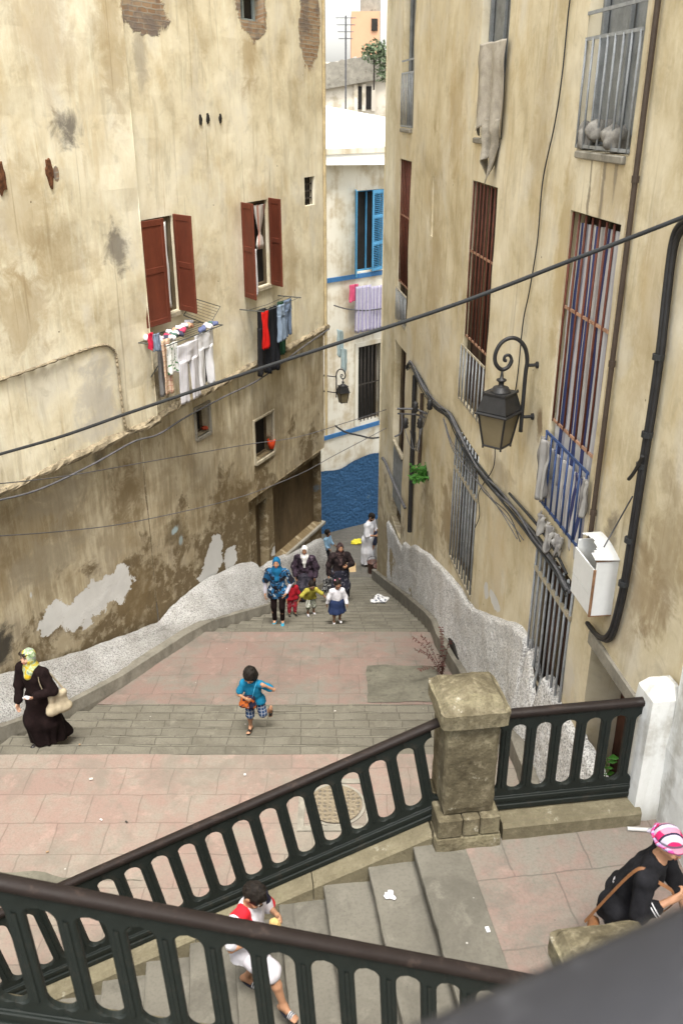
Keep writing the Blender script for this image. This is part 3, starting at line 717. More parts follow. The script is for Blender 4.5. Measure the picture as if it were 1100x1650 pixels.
topR = [(622, 838), (636, 862), (646, 884), (649, 872), (656, 880), (664, 876), (690, 893), (720, 925), (738, 946), (748, 965), (760, 980), (800, 996), (833, 1005), (846, 1022), (851, 1040)]
def kerb_off(y):
    for (y0, o0), (y1, o1) in zip(KO, KO[1:]):
        if y <= y1: return o0+(o1-o0)*(y-y0)/(y1-y0)
    return KO[-1][1]
KO = [(5, .5)]
for u, v in ((790, 1180), (735, 1098), (700, 1040), (680, 1003), (650, 975), (612, 936)):
    p = on_floor(u, v); KO.append((p.y, max(.1, (p-RW.P).dot(RW.N))))
KO.sort(); KO.append((60, KO[-1][1]))
stR = []
for u, v in topR:
    s, z = RW.hit(u, v, .06); y = RW.pt(s, 0).y; stR.append([s, z, .06, floor_z(y), kerb_off(y)-.11])
sA = RW.hit(853, 1045)[0]; sB = RW.hit(876, 1110)[0]
zlo = RW.hit(860, 1148, .06)[1]
for s, z in ((sA-.02, zlo), (sB, zlo-.02), (sB-.03, RW.hit(880, 1100, .06)[1]), (d0+.3, -6.6), (d0+.24, -7.1), (d0+.2, -8.0)):
    y = RW.pt(s, 0).y; stR.append([s, z, .06, floor_z(y), kerb_off(y)-.11])
stR = [q if q[1]-q[3] > .35 else [q[0], q[3]+.35, *q[2:]] for q in stR]
ar = apron(RW, stR, 'roughcast_wall', 'high white roughcast wall base along the right side below the barred windows', RW, .02, 11, .014, .03, 34)
# slit drain in the right apron
def apron_off(q, z):
    S = sorted(stR)
    for a, b in zip(S, S[1:]):
        if q <= b[0]:
            t = (q-a[0])/max(b[0]-a[0], 1e-9); zt, ot, zf, ob = (a[i]+(b[i]-a[i])*t for i in (1, 2, 3, 4)); k = min(1, max(0, (zt-.1-z)/max(.1, zt-.1-zf))); return ot+(ob-ot)*(.14+.86*k**.85)
    return .1
sp4 = []
for u, v in ((721, 1028), (728, 1036), (744, 1086), (735, 1086)):
    o = .2
    for _ in range(6): q, z = RW.hit(u, v, o); o = apron_off(q, z)+.035
    sp4.append(RW.pt(q, z, o))
mb = MB(); mb.hexa([p-RW.N*.2 for p in sp4]+sp4); mb.build('drain_slot', m_dark, ar)
# lower areaway bars
mb = MB()
for k in range(4):
    s = sB+(sA-sB)*(k+.5)/4; mb.tube([RW.pt(s, zlo-.1, .09), RW.pt(s, -6.62, .02)], .015, 6)
mb.build('areaway_bar', m_gbar, br)
mb = MB(); mb.quad([RW.pt(sB-.04, zlo-.2, .03), RW.pt(sA+.02, zlo-.2, .03), RW.pt(sA+.02, -6.7, .028), RW.pt(sB-.04, -6.7, .028)]); mb.build('areaway_opening', m_dark, br)
# kerb
mb = MB(); V = []; ys = np.arange(7.6, 23.6, .1); prof = [(-.16, .30), (-.02, .31), (.015, .285), (.02, .0), (.02, -.35)]
for y in ys:
    s = (y-RW.P.y)/RW.D.y; ko = kerb_off(y); z = floor_z(y)
    for j, (o, dz) in enumerate(prof):
        r = .010*fbm(y*3, j, 9, 2); V.append(RW.pt(s, z+dz+r, ko-.02+o+r))
m = len(prof); mb.faces(V, [(i*m+j, i*m+j+1, (i+1)*m+j+1, (i+1)*m+j) for i in range(len(ys)-1) for j in range(m-1)])
tag(mb.build('kerb', m_plinth), 'narrow grey cement kerb at the foot of the right roughcast wall', 'kerb')
# ================================================================== floors
def xl(y): return -10.35+.46*y
def xr(y): return 3.686-.115*y
def paving(name, tile, pink, grey, joint, pinkness=.55, w=.42, hh=.42, bd=.01, ringk=.16, tone=.32):
    def fn(g):
        uv = g.tc('UV')
        wob = g.N.new('ShaderNodeVectorMath'); wob.operation = 'ADD'; g.L.new(uv, wob.inputs[0])
        g.L.new(g.scale(g.noise(uv, 2.2, 4, .55, 0, True), (.09, .08, 0)), wob.inputs[1])
        bk, bf = g.brick(wob.outputs[0], w, hh, .009, (1, 1, 1), (.72, .72, .72), (0, 0, 0), .5, .3)
        d = g.noise(uv, .7, 6, .62, .3); n = g.noise(uv, 5, 6, .7); f = g.noise(uv, 34, 4, .65)
        t = g.ss(g.m('ADD', g.m('MULTIPLY', d, .7), g.m('MULTIPLY', n, .4)), .53-.28*(pinkness-.5)-.10, .53-.28*(pinkness-.5)+.12)
        c = g.mix(t, grey, pink); c = g.mix(tone, c, g.mix(1.0, c, bk, 'MULTIPLY'))
        c = g.mix(g.m('MULTIPLY', g.ss(g.noise(g.scale(uv, (1, 1, 1), (8, 2, 0)), 1.1, 9, .72, .5), .48, .64), .62), c, tuple(x*.66 for x in grey))
        c = g.mix(g.m('MULTIPLY', g.ss(g.noise(g.scale(uv, (1, 1, 1), (1, 12, 0)), 2.6, 8, .7, .3), .55, .66), .4), c, tuple(min(1, x*1.35) for x in pink))
        ring = g.voro(g.scale(wob.outputs[0], (22, 22, 1)), 1, 'DISTANCE_TO_EDGE')
        c = g.mix(g.m('MULTIPLY', g.ss(ring, .10, .02), ringk), c, tuple(x*.55 for x in grey))
        c = g.mix(g.m('MULTIPLY', g.ss(f, .45, .7), .35), c, tuple(x*.6 for x in grey))
        jn = g.m('MULTIPLY', bf, g.ss(g.noise(uv, 2.4, 5, .65), .44, .60))
        c = g.mix(g.m('MULTIPLY', jn, .24), c, joint)
        st_ = g.ss(g.noise(uv, 1.9, 7, .7, .6), .60, .70); c = g.mix(g.m('MULTIPLY', st_, .45), c, tuple(x*.55 for x in grey))
        spots = g.ss(g.voro(uv, 5.5), .05, .02); c = g.mix(g.m('MULTIPLY', spots, .7), c, (.05, .045, .04))
        spl = g.ss(g.voro(g.scale(uv, (1, 1, 1), (3, 9, 0)), 2.3), .03, .015); c = g.mix(g.m('MULTIPLY', spl, .6), c, (.55, .53, .5))
        h = g.m('SUBTRACT', g.m('ADD', g.m('MULTIPLY', n, .6), g.m('MULTIPLY', f, .3)), g.m('MULTIPLY', jn, .5))
        return dict(c=c, h=h, bs=.6, bd=bd, r=g.lin(n, .3, .7, .75, .95))
    return mat(name, fn, .85, .25)
m_pave = paving('pink_paving', None, (.245, .172, .145), (.235, .208, .172), (.165, .14, .118), .50, .62, .50)
m_pave2 = paving('grey_pink_paving', None, (.22, .150, .128), (.185, .170, .143), (.15, .135, .112), .50, .7, .7)
m_step = paving('grey_stone_steps', None, (.158, .147, .118), (.128, .118, .093), (.08, .073, .058), .5, .52, .2035, .012, .05, .5)
m_cob = paving('grey_cobbles', None, (.15, .14, .12), (.12, .112, .095), (.045, .042, .035), .5, .42, .2, .02, .05)
m_stepc = paving('concrete_flight', None, (.150, .140, .116), (.118, .110, .090), (.1, .09, .075), .5, 3.0, 3.0, .008, 0)
def strip(mb, y0, y1, z0, z1, nx=60, ny=12, amp=.012, xa=None, xb=None):
    def f(a, b):
        y = y0+(y1-y0)*b; l = xa if xa is not None else xl(y)-.3; r = xb if xb is not None else xr(y)+.3
        x = l+(r-l)*a; return (x, y, z0+(z1-z0)*b+amp*fbm(x*.8, y*.8, 3, 2))
    mb.grid(f, nx, ny, lambda a, b: (lambda p: (p[0], p[1]))(f(a, b)))
mb = MB(); strip(mb, 5.2, 9.74, -8.0, -8.0, 50, 24); tag(mb.build('pavement', m_pave), kind='structure')
mb = MB(); strip(mb, 12.18, 15.14, -8.98, -9.42, 40, 16); tag(mb.build('pavement', m_pave2), kind='structure')
def stair_band(y0, y1, z0, z1, n):
    mb = MB(); rr = (y1-y0)/n; rz_ = (z1-z0)/n
    for k in range(n):
        ya, yb = y0+rr*k, y0+rr*(k+1); z = z0+rz_*(k+1); zp = z0+rz_*k
        l, r = xl((ya+yb)/2)-.5, xr(ya)+.3; N = 40; ua = 7.3*k
        def zz(x, e): return .016*fbm(x*1.3, k*3.7+e*.4, 2, 2)
        top = []; 
        for i in range(N+1):
            x = l+(r-l)*i/N; e = .012*nz(x*4, k*5.1, 0)
            top.append([(x, ya+e, zp+zz(x, 0)-rz_*0), (x, ya+e+.012, z+zz(x, 1)), (x, yb+.012*nz(x*4, (k+1)*5.1, 0), z+zz(x, 2))])
        # the previous nosing is the upper edge of this riser
        for i in range(N):
            a, b = top[i], top[i+1]
            mb.quad([a[0], b[0], b[1], a[1]], [(a[0][0]+ua, ya-.06), (b[0][0]+ua, ya-.06), (b[0][0]+ua, ya+.0), (a[0][0]+ua, ya+.0)])
            mb.quad([a[1], b[1], b[2], a[2]], [(a[0][0]+ua, .407*k+.02), (b[0][0]+ua, .407*k+.02), (b[0][0]+ua, .407*k+.40), (a[0][0]+ua, .407*k+.40)])
    return mb
tag(stair_band(9.74, 12.18, -8.0, -8.98, 6).build('stairs', m_step), kind='structure')
tag(stair_band(15.14, 23.7, -9.42, -12.84, 21).build('stairs', m_step), kind='structure')
mb = MB(); strip(mb, 23.7, 29.5, -12.84, -13.83, 40, 20, .02, -7, 8); strip(mb, 29.5, 44, -13.83, -14.1, 30, 10, .02, -20, 25)
tag(mb.build('street', m_cob), kind='structure')
m_ground = paint('bare_earth_ground', (.20, .18, .15), .2, .2, .95)
mb = MB(); mb.grid(lambda a, b: (-700+1400*a, -500+1400*b, -14.4), 8, 8); tag(mb.build('ground', m_ground), kind='structure')
# cement repair patch on the lower pavement
def floor_poly(px, m, name, dz=.012, sub=6):
    P = [on_floor(u, v) for u, v in px]; mb = MB()
    def f(a, b):
        p = (P[0]*(1-a)+P[1]*a)*(1-b)+(P[3]*(1-a)+P[2]*a)*b
        q = p.copy(); e = .05; q.x += e*fbm(p.x*3, p.y*3, 1, 2); q.y += e*fbm(p.x*3, p.y*3, 7, 2); q.z = floor_z(q.y)+dz+.012*fbm(q.x*.8, q.y*.8, 3, 2); return q
    mb.grid(f, sub*3, sub*2, lambda a, b: tuple(f(a, b)[:2])); return mb.build(name, m)
m_patch = paint('dark_cement_patch', (.125, .118, .092), .28, 2.2, .95, dirt=(.07, .066, .052))
tag(floor_poly([(592, 1132), (722, 1132), (700, 1074), (590, 1072)], m_patch, 'pavement_patch'), kind='structure')
tag(floor_poly([(-60, 1470), (110, 1420), (235, 1420), (-60, 1400)], m_patch, 'pavement_patch', .011), kind='structure')
# manhole cover in a square frame
def manhole_m(g):
    uv = g.tc('Object'); v = g.voro(uv, 14, 'F1', 'Distance', .35); n = g.noise(uv, 12, 5, .6)
    c = g.mix(n, (.13, .105, .07), (.24, .20, .14)); c = g.mix(g.ss(v, .30, .18), c, (.11, .095, .075))
    return dict(c=c, h=g.ss(v, .42, .25), bs=.8, bd=.012, r=.6)
m_man = mat('cast_iron_cover', manhole_m, .6, .4)
pm = on_floor(540, 1297); root = empty('manhole_cover', pm, 'round cast iron manhole cover set in the pink pavement behind the railing', 'manhole cover')
mb = MB(); mb.lathe((pm.x, pm.y, -8), [(.30, -.02), (.335, .024), (.30, .026), (.295, .018), (.02, .02)], 36); mb.build('cover', m_man, root)
mb = MB(); 
for (x0, x1, y0, y1) in ((-.46, .46, -.46, -.38), (-.46, .46, .38, .46), (-.46, -.38, -.38, .38), (.38, .46, -.38, .38)): mb.box((pm.x+x0, pm.y+y0, -8.05), (pm.x+x1, pm.y+y1, -7.978))
for k in range(4):
    pass
mb.lathe((pm.x, pm.y, -8.03), [(.38, 0), (.38, .044), (.345, .045), (.34, 0)], 36)
mb.build('frame', m_conc, root)
# ================================================================== upper flight (structure)
PP = Vector((1.07, 6.27, 0))                              # pillar centre
def qr(q, r, z): p = PP+RD*q+RN*r; return Vector((p.x, p.y, z))
def qbox(mb, q0, q1, r0, r1, z0, z1, bv=0):
    c = qr((q0+q1)/2, (r0+r1)/2, (z0+z1)/2)
    if bv: mb.bbox(c, RD, -RN, (0, 0, 1), (q1-q0)/2, (r1-r0)/2, (z1-z0)/2, bv)
    else: mb.obox(c, RD, -RN, (0, 0, 1), (q1-q0)/2, (r1-r0)/2, (z1-z0)/2)
ZLAND = -5.95; SLP = .425
def qgrid(mb, q0, q1, r0, r1, zf, nq, nr, amp=.006):
    def f(a, b):
        q, r = q0+(q1-q0)*a, r0+(r1-r0)*b; return qr(q, r, zf(q)+amp*fbm(q*2, r*2, 5, 2))
    mb.grid(f, nq, nr, lambda a, b: (q0+(q1-q0)*a, r0+(r1-r0)*b), flip=True)
mb = MB(); qgrid(mb, -.02, 2.3, -.3, 5.2, lambda q: ZLAND+.004, 24, 40); tag(mb.build('landing', m_pave2), kind='structure')
mb = MB()
for k in range(13):
    q1 = -.45-.40*(k-1) if k else -.02; q0 = -.45-.40*k; z = ZLAND-.17*k
    qgrid(mb, q0, q1, .0, 2.6, lambda q: z, 10, 24, .008)
    nf = 24
    for j in range(nf):
        r0, r1 = 2.6*j/nf, 2.6*(j+1)/nf; e0, e1 = .012*nz(r0*5, k*3, 1), .012*nz(r1*5, k*3, 1)
        # worn rounded nosing and riser
        for (o0, d0_, o1, d1_) in ((.004, 0, -.018, -.006), (-.018, -.006, -.024, -.025), (-.024, -.025, -.004, -.05), (-.004, -.05, -.004, -.19)):
            mb.quad([qr(q0+o0+e0*(o0 < 0), r0, z+d0_), qr(q0+o0+e1*(o0 < 0), r1, z+d0_), qr(q0+o1+e1*(o1 < 0), r1, z+d1_), qr(q0+o1+e0*(o1 < 0), r0, z+d1_)],
                    [(q0+o0, r0), (q0+o0, r1), (q0+o1-.02, r1), (q0+o1-.02, r0)])
tag(mb.build('stair_flight', m_stepc), kind='structure')
mb = MB()                                                # solid mass under landing and flight
qbox(mb, -.44, 2.3, -.3, 5.2, -8.2, ZLAND-.03)
for k in range(1, 13): qbox(mb, -.44-.40*k, -.44-.40*(k-1), -.17, 2.5, -8.2, ZLAND-.17*k-.03)
tag(mb.build('stair_base', m_conc), kind='structure')
# second flight rising to the left from the landing
mb = MB()
for k in range(14):
    z = ZLAND+.17*(k+1); q1 = -.35-.40*k; qbox(mb, q1-.40, q1, 2.86, 4.8, -8.2 if k > 3 else ZLAND-.2, z, .012)
tag(mb.build('stair_flight', m_stepc), kind='structure')
# stone kerbs carrying the railings
def stone_fn(g):
    p = g.tc('Object'); d = g.noise(p, 1.6, 6, .65); n = g.noise(p, 9, 6, .7); f = g.noise(p, 45, 4, .65)
    c = g.ramp(g.m('ADD', g.m('MULTIPLY', d, .6), g.m('MULTIPLY', n, .42)), [(.34, (.045, .037, .022)), (.5, (.115, .098, .062)), (.70, (.26, .228, .158))])
    c = g.mix(g.m('MULTIPLY', g.ss(d, .5, .64), .6), c, (.19, .172, .105)); c = g.mix(g.m('MULTIPLY', g.ss(f, .48, .64), .4), c, (.05, .042, .028)); c = g.mix(g.m('MULTIPLY', g.ss(g.noise(p, 13, 5, .7), .55, .68), .4), c, (.27, .235, .165))
    c = g.mix(g.ss(g.noise(p, 4.5, 6, .7), .62, .70), c, (.40, .385, .32))
    return dict(c=c, h=g.m('ADD', n, g.m('MULTIPLY', f, .5)), bs=.75, bd=.018)
m_stone = mat('weathered_yellow_stone', stone_fn, .95, .15)
def stonefn2(g):
    r = stone_fn(g); r['c'] = g.mix(.45, r['c'], (.19, .168, .112)); return r
m_stone2 = mat('pale_stringer_stone', stonefn2, .95, .15)
def stringer(q0, q1, r0, r1, zf, zbot, name, label, blocks=1.1, group=None):
    root = empty(name, qr((q0+q1)/2, (r0+r1)/2, zbot), label, 'stone kerb')
    n = max(1, int(round((q1-q0)/blocks)))
    for b in range(n):
        a, c = q0+(q1-q0)*b/n+.004, q0+(q1-q0)*(b+1)/n-.004; N = 12; mb = MB(); V = []; 
        prof = [(r0, -9), (r0, -.03), (r0+.025, 0), (r1-.03, 0), (r1, -.035), (r1, -9)]
        for i in range(N+1):
            q = a+(c-a)*i/N
            for (r, d) in prof:
                z = zbot if d < -5 else zf(q)+d
                e = .010*fbm(q*4, r*4, z*3, 2); V.append(qr(q, r+e, z+(e if d > -5 else 0)))
        m = len(prof); F = [(i*m+j, i*m+j+1, (i+1)*m+j+1, (i+1)*m+j) for i in range(N) for j in range(m-1)]+[tuple(range(m-1, -1, -1)), tuple(range(N*m, N*m+m))]
        mb.faces(V, F); mb.build('stone_block', m_stone2, root)
    return root
ZK = -5.78
def zmid(q): return ZK-.06+SLP*(q+.32)
stringer(.32, 1.62, -.2, .24, lambda q: ZK, -6.2, 'stone_kerb', 'low stone kerb under the level railing between the pillar and the white post')
stringer(-5.6, -.30, -.2, .2, zmid, -8.3, 'stone_kerb', 'sloping stone kerb under the middle railing beside the boy on the steps')
def zfore(q): return -5.53-.43*(q+.51)
stringer(-6.4, -.2, 2.47, 2.87, zfore, -8.3, 'stone_kerb', 'sloping stone kerb under the foreground railing rising to the left')
# ================================================================== stone pillars
def pillar(cx, zb, name, label, cap_only=False, h=1.30, w=.46, seed=0):
    q, r = cx; root = empty(name, qr(q, r, zb), label, 'stone pillar')
    def rough_box(nm, hx, hy, z0, z1, bv, n=7, taper=0):
        mb = MB(); c = qr(q, r, 0)
        # six noisy faces from a subdivided, rounded box
        V = []; F = []; idx = {}
        def P(i, j, k):
            key = (i, j, k)
            if key in idx: return idx[key]
            x, y, z = (2*i/n-1), (2*j/n-1), k/n
            px, py, pz = x*hx, y*hy, z0+(z1-z0)*z
            ex = (i in (0, n))+(j in (0, n))+(k in (0, n))
            if ex >= 2: px -= math.copysign(bv, x)*(i in (0, n)); py -= math.copysign(bv, y)*(j in (0, n)); pz += bv*((k == 0)-(k == n))
            e = .009; px += e*fbm(px*7+seed, py*7, pz*7, 2); py += e*fbm(px*7, py*7+seed, pz*7+9, 2); pz += e*.6*fbm(px*7+3, py*7+seed, pz*7, 2)
            idx[key] = len(V); V.append(c+RD*px-RN*py+Vector((0, 0, pz))); return idx[key]
        for a in range(n):
            for b in range(n):
                F += [(P(a, b, n), P(a+1, b, n), P(a+1, b+1, n), P(a, b+1, n)), (P(a, b, 0), P(a, b+1, 0), P(a+1, b+1, 0), P(a+1, b, 0)),
                      (P(a, 0, b), P(a+1, 0, b), P(a+1, 0, b+1), P(a, 0, b+1)), (P(a, n, b), P(a, n, b+1), P(a+1, n, b+1), P(a+1, n, b)),
                      (P(0, a, b), P(0, a, b+1), P(0, a+1, b+1), P(0, a+1, b)), (P(n, a, b), P(n, a+1, b), P(n, a+1, b+1), P(n, a, b+1))]
        mb.faces(V, F); return mb.build(nm, m_stone, root)
    W = w/2
    rough_box('foot', W+.065, W+.065, zb-.2, zb+.13, .008); 
    # plinth of three stones
    for i, (a, b) in enumerate(((-1, -.2), (-.2, .35), (.35, 1))):
        mb = MB(); x0, x1 = (W+.05)*a+.004, (W+.05)*b-.004; c = qr(q, r, 0)+RD*((x0+x1)/2)
        mb.bbox(Vector((c.x, c.y, zb+.232)), RD, -RN, (0, 0, 1), (x1-x0)/2, W+.05, .10, .012); mb.build('plinth_stone', m_stone, root)
    rough_box('shaft', W, W, zb+.334, zb+h-.02, .014, 12)
    rough_box('cap', W+.06, W+.06, zb+h-.02, zb+h+.15, .014, 10)
    # weathered pyramid top
    mb = MB(); c = qr(q, r, 0); N = 12; hw = W+.042
    def f(a, b):
        x, y = (2*a-1), (2*b-1); z = .115*(1-max(abs(x), abs(y)))+(.025 if max(abs(x), abs(y)) < .999 else -.01)
        p = c+RD*(x*hw)-RN*(y*hw); return (p.x+.006*nz(x*4, y*4, seed), p.y, zb+h+.147+z+.010*fbm(x*3+seed, y*3, 2, 2))
    mb.grid(f, N, N); mb.build('cap_top', m_stone, root)
    return root
pillar((0, 0), ZLAND, 'stone_pillar', 'weathered square stone pillar with a low pyramid cap between the two railings')
pillar((.12, 2.67), ZLAND, 'stone_pillar', 'stone pillar cap at bottom right, half hidden by the blurred handrail', seed=5, h=1.30)
# white post beside the white wall
def limewash_fn(g):
    p = g.tc('Object'); d = g.noise(p, 2.2, 6, .65); n = g.noise(p, 16, 5, .65); st_ = g.noise(g.scale(p, (7, 7, .8)), 1, 5, .6)
    c = g.mix(g.ss(g.m('ADD', d, g.m('MULTIPLY', st_, .5)), .68, .95), (.66, .67, .65), (.40, .39, .35))
    z = g.sep(p)[2]; c = g.mix(g.m('MULTIPLY', g.ss(g.m('ADD', z, g.m('MULTIPLY', d, .6)), .62, .25), .75), c, (.19, .185, .15))
    return dict(c=c, h=g.m('ADD', d, g.m('MULTIPLY', n, .4)), bs=.6, bd=.02)
m_lime = mat('limewashed_wall', limewash_fn, .92, .2)
mb = MB(); q0, r0 = 1.74, .02
Vs = []; lev = [(.185, .17, -6.0), (.175, .165, -5.0), (.17, .16, -4.78), (.165, .155, -4.64), (.10, .09, -4.55), (.05, .05, -4.535)]
for hx, hy, z in lev:
    ring = []
    for k in range(24):
        a = 2*math.pi*k/24; cx_, sy_ = math.cos(a), math.sin(a); m_ = max(abs(cx_), abs(sy_))**.82
        p = qr(q0, r0, z)+RD*(hx*cx_/m_+.01*nz(a*3, z*5, 1))-RN*(hy*sy_/m_+.01*nz(a*3, z*5, 4)); ring.append(p)
    Vs += ring
F = [tuple(range(len(Vs)-24, len(Vs)))]+[(i*24+k, i*24+(k+1) % 24, (i+1)*24+(k+1) % 24, (i+1)*24+k) for i in range(len(lev)-1) for k in range(24)]
mb.faces(Vs, F); tag(mb.build('white_post', m_lime), 'limewashed white post at the right end of the level railing', 'post')
mb = MB(); A = Vector((2.86, 6.34, 0)); D = -RW.D
def wf(a, b): 
    p = A+D*(5*a); o = .03*fbm(a*7, b*8, 2, 3); return (p.x-o, p.y, -6.2+5.4*b)
mb.grid(wf, 60, 60, flip=True)
p1, p2 = A, A+Vector((1.2, .0, 0)); 
mb.quad([(p1.x, p1.y, -6.2), (p1.x, p1.y, -.8), (p2.x, p2.y, -.8), (p2.x, p2.y, -6.2)])
p3 = A+D*5; mb.quad([(p1.x, p1.y, -.8), (p3.x, p3.y, -.8), (p3.x+1.2, p3.y, -.8), (p2.x, p2.y, -.8)])
tag(mb.build('white_wall', m_lime), 'rough limewashed white wall at the right edge of the landing', 'wall')
# ================================================================== railings
def ironfn(base, worn, wear):
    def fn(g):
        p = g.tc('Object'); n = g.noise(p, 7, 6, .65); f = g.noise(p, 40, 4, .6)
        c = g.mix(n, tuple(x*.7 for x in base), tuple(x*1.5 for x in base)); c = g.mix(g.m('MULTIPLY', g.ss(g.m('ADD', n, g.m('MULTIPLY', f, .35)), .72, .86), wear), c, worn)
        return dict(c=c, h=f, bs=.25, bd=.006, r=g.lin(n, .3, .7, .5, .75))
    return fn
m_panel = mat('green_black_cast_iron', ironfn((.0065, .0095, .008), (.03, .025, .018), .5), .5, .32)
m_hand = mat('worn_brown_handrail', ironfn((.011, .0068, .0055), (.045, .03, .023), .5), .6, .3)
PER = .236
def railing(q0, q1, r, zf, slope, lean, label, hand_m=None, panel_m=None, hand_w=.042, base=.19, H=1.06, per=PER, extra=0):
    """cast panel railing: zf(q) is the top of what carries it"""
    hand_m = hand_m or m_hand; panel_m = panel_m or m_panel
    root = empty('iron_railing', qr((q0+q1)/2, r, min(zf(q0), zf(q1))), label, 'railing', 'cast iron stair railings')
    N = max(1, int(round((q1-q0)/per))); p = (q1-q0)/N
    # one baluster with its flared ends, drawn once and copied along the rail
    bw = p*.38; R_c = (p-bw)/2; zb0, zs0, zs1, zt0 = base-.06, base+.005, H-.155, H-.07
    zs = [zb0, zs0]; zs += [zs0+R_c*(1-math.cos(a)) for a in np.linspace(.001, math.pi/2, 7)]
    zs += list(np.linspace(zs0+R_c, zs1-R_c, 5))[1:-1]; zs += [zs1-R_c*math.cos(a)+0*R_c for a in []]
    zs += [zs1-R_c+R_c*math.sin(a) for a in np.linspace(0, math.pi/2-.001, 7)]; zs += [zs1+.001, zt0]
    def hw(z):
        if z <= zs0+1e-6 or z >= zs1: return p/2
        if z < zs0+R_c: return p/2-math.sqrt(max(0, R_c**2-(zs0+R_c-z)**2))
        if z > zs1-R_c: return p/2-math.sqrt(max(0, R_c**2-(z-(zs1-R_c))**2))
        return bw/2
    th = .022; V = []; zc = H/2
    def P(x, z, d): return RD*(x+lean*(zc-z))+RN*d+Vector((0, 0, z+slope*(x+lean*(zc-z))*1.0))
    for z in zs:
        h = hw(z)
        for (x, d) in ((-h, -th), (-h, th*.6), (-h*.72, th), (h*.72, th), (h, th*.6), (h, -th)): V.append(P(x, z, d))
    F = [(i*6+k, i*6+(k+1) % 6, (i+1)*6+(k+1) % 6, (i+1)*6+k) for i in range(len(zs)-1) for k in range(6)]
    mb = MB(); mb.faces(V, F)
    # raised rib down the middle and moulded arches
    rib = [(bw*.16)]*2
    vv = []
    for z in (zs0+R_c*.6, zs1-R_c*.6):
        for x in (-bw*.17, bw*.17): vv += [P(x, z, th*.95), P(x*.6, z, th+.010)]
    mb.faces(vv, [(1, 3, 7, 5), (0, 1, 5, 4), (3, 2, 6, 7)])
    first = None
    for k in range(N):
        qc = q0+p*(k+.5)
        c = qr(qc, r, zf(qc))
        if first is None: o = mb.build('baluster', panel_m, root, local=True); first = o
        else: o = first.copy(); COL.objects.link(o); o.parent = root
        o.location = c-root.location
    # bottom rail with mouldings
    ax = (RD+Vector((0, 0, slope))).normalized(); up = ax.cross(RN)*-1 if ax.cross(RN).z < 0 else ax.cross(RN)
    L = (q1-q0)*math.sqrt(1+slope*slope)/2; cm = qr((q0+q1)/2, r, zf((q0+q1)/2))
    mb = MB()
    for (z0, z1, d) in ((.0, .05, .045), (.05, .085, .032), (.085, .125, .040), (.125, base-.05, .027)):
        mb.bbox(cm+Vector((0, 0, (z0+z1)/2)), ax, RN, up, L, d, (z1-z0)/2+.002, .006)
    mb.build('bottom_rail', panel_m, root)
    mb = MB(); prof = [(-hand_w*.6, -.05), (-hand_w, -.028), (-hand_w, .0), (-hand_w*.75, .016), (0, .022), (hand_w*.75, .016), (hand_w, 0), (hand_w, -.028), (hand_w*.6, -.05)]
    n = int((q1-q0)/.12)+1; V = []
    for i in range(n+1):
        q = q0-extra+(q1-q0+2*extra)*i/n
        for (d, z) in prof:
            e = .004*fbm(q*6, d*30, z*20, 2); V.append(qr(q, r+d+e, zf(q)+H-.025+z+e))
    m = len(prof); F = [(i*m+j, i*m+(j+1) % m, (i+1)*m+(j+1) % m, (i+1)*m+j) for i in range(n) for j in range(m)]+[tuple(range(m)), tuple(range(n*m+m-1, n*m-1, -1))]
    mb.faces(V, F); mb.build('handrail', hand_m, root, smooth=True)
    return root
railing(.24, 1.60, .02, lambda q: ZK+.02, 0, 0, 'short level iron railing between the stone pillar and the white post')
railing(-5.5, -.24, 0, lambda q: zmid(q)+.01, SLP, .17, 'middle iron railing sloping down to the left from the stone pillar')
railing(-6.2, -.14, 2.67, lambda q: zfore(q)+.01, -.43, .05, 'foreground iron railing rising to the left across the bottom of the view')
m_nearhand = mat('grey_worn_handrail', ironfn((.020, .020, .023), (.07, .07, .075), .5), .6, .35)
znear = lambda q: -.718-1.06+.47*(q+1.88)
YN = 5.63
railing(-3.2, 1.2, YN, znear, .47, 0, 'blurred grey handrail of the nearest railing at bottom right', m_nearhand, hand_w=.075)
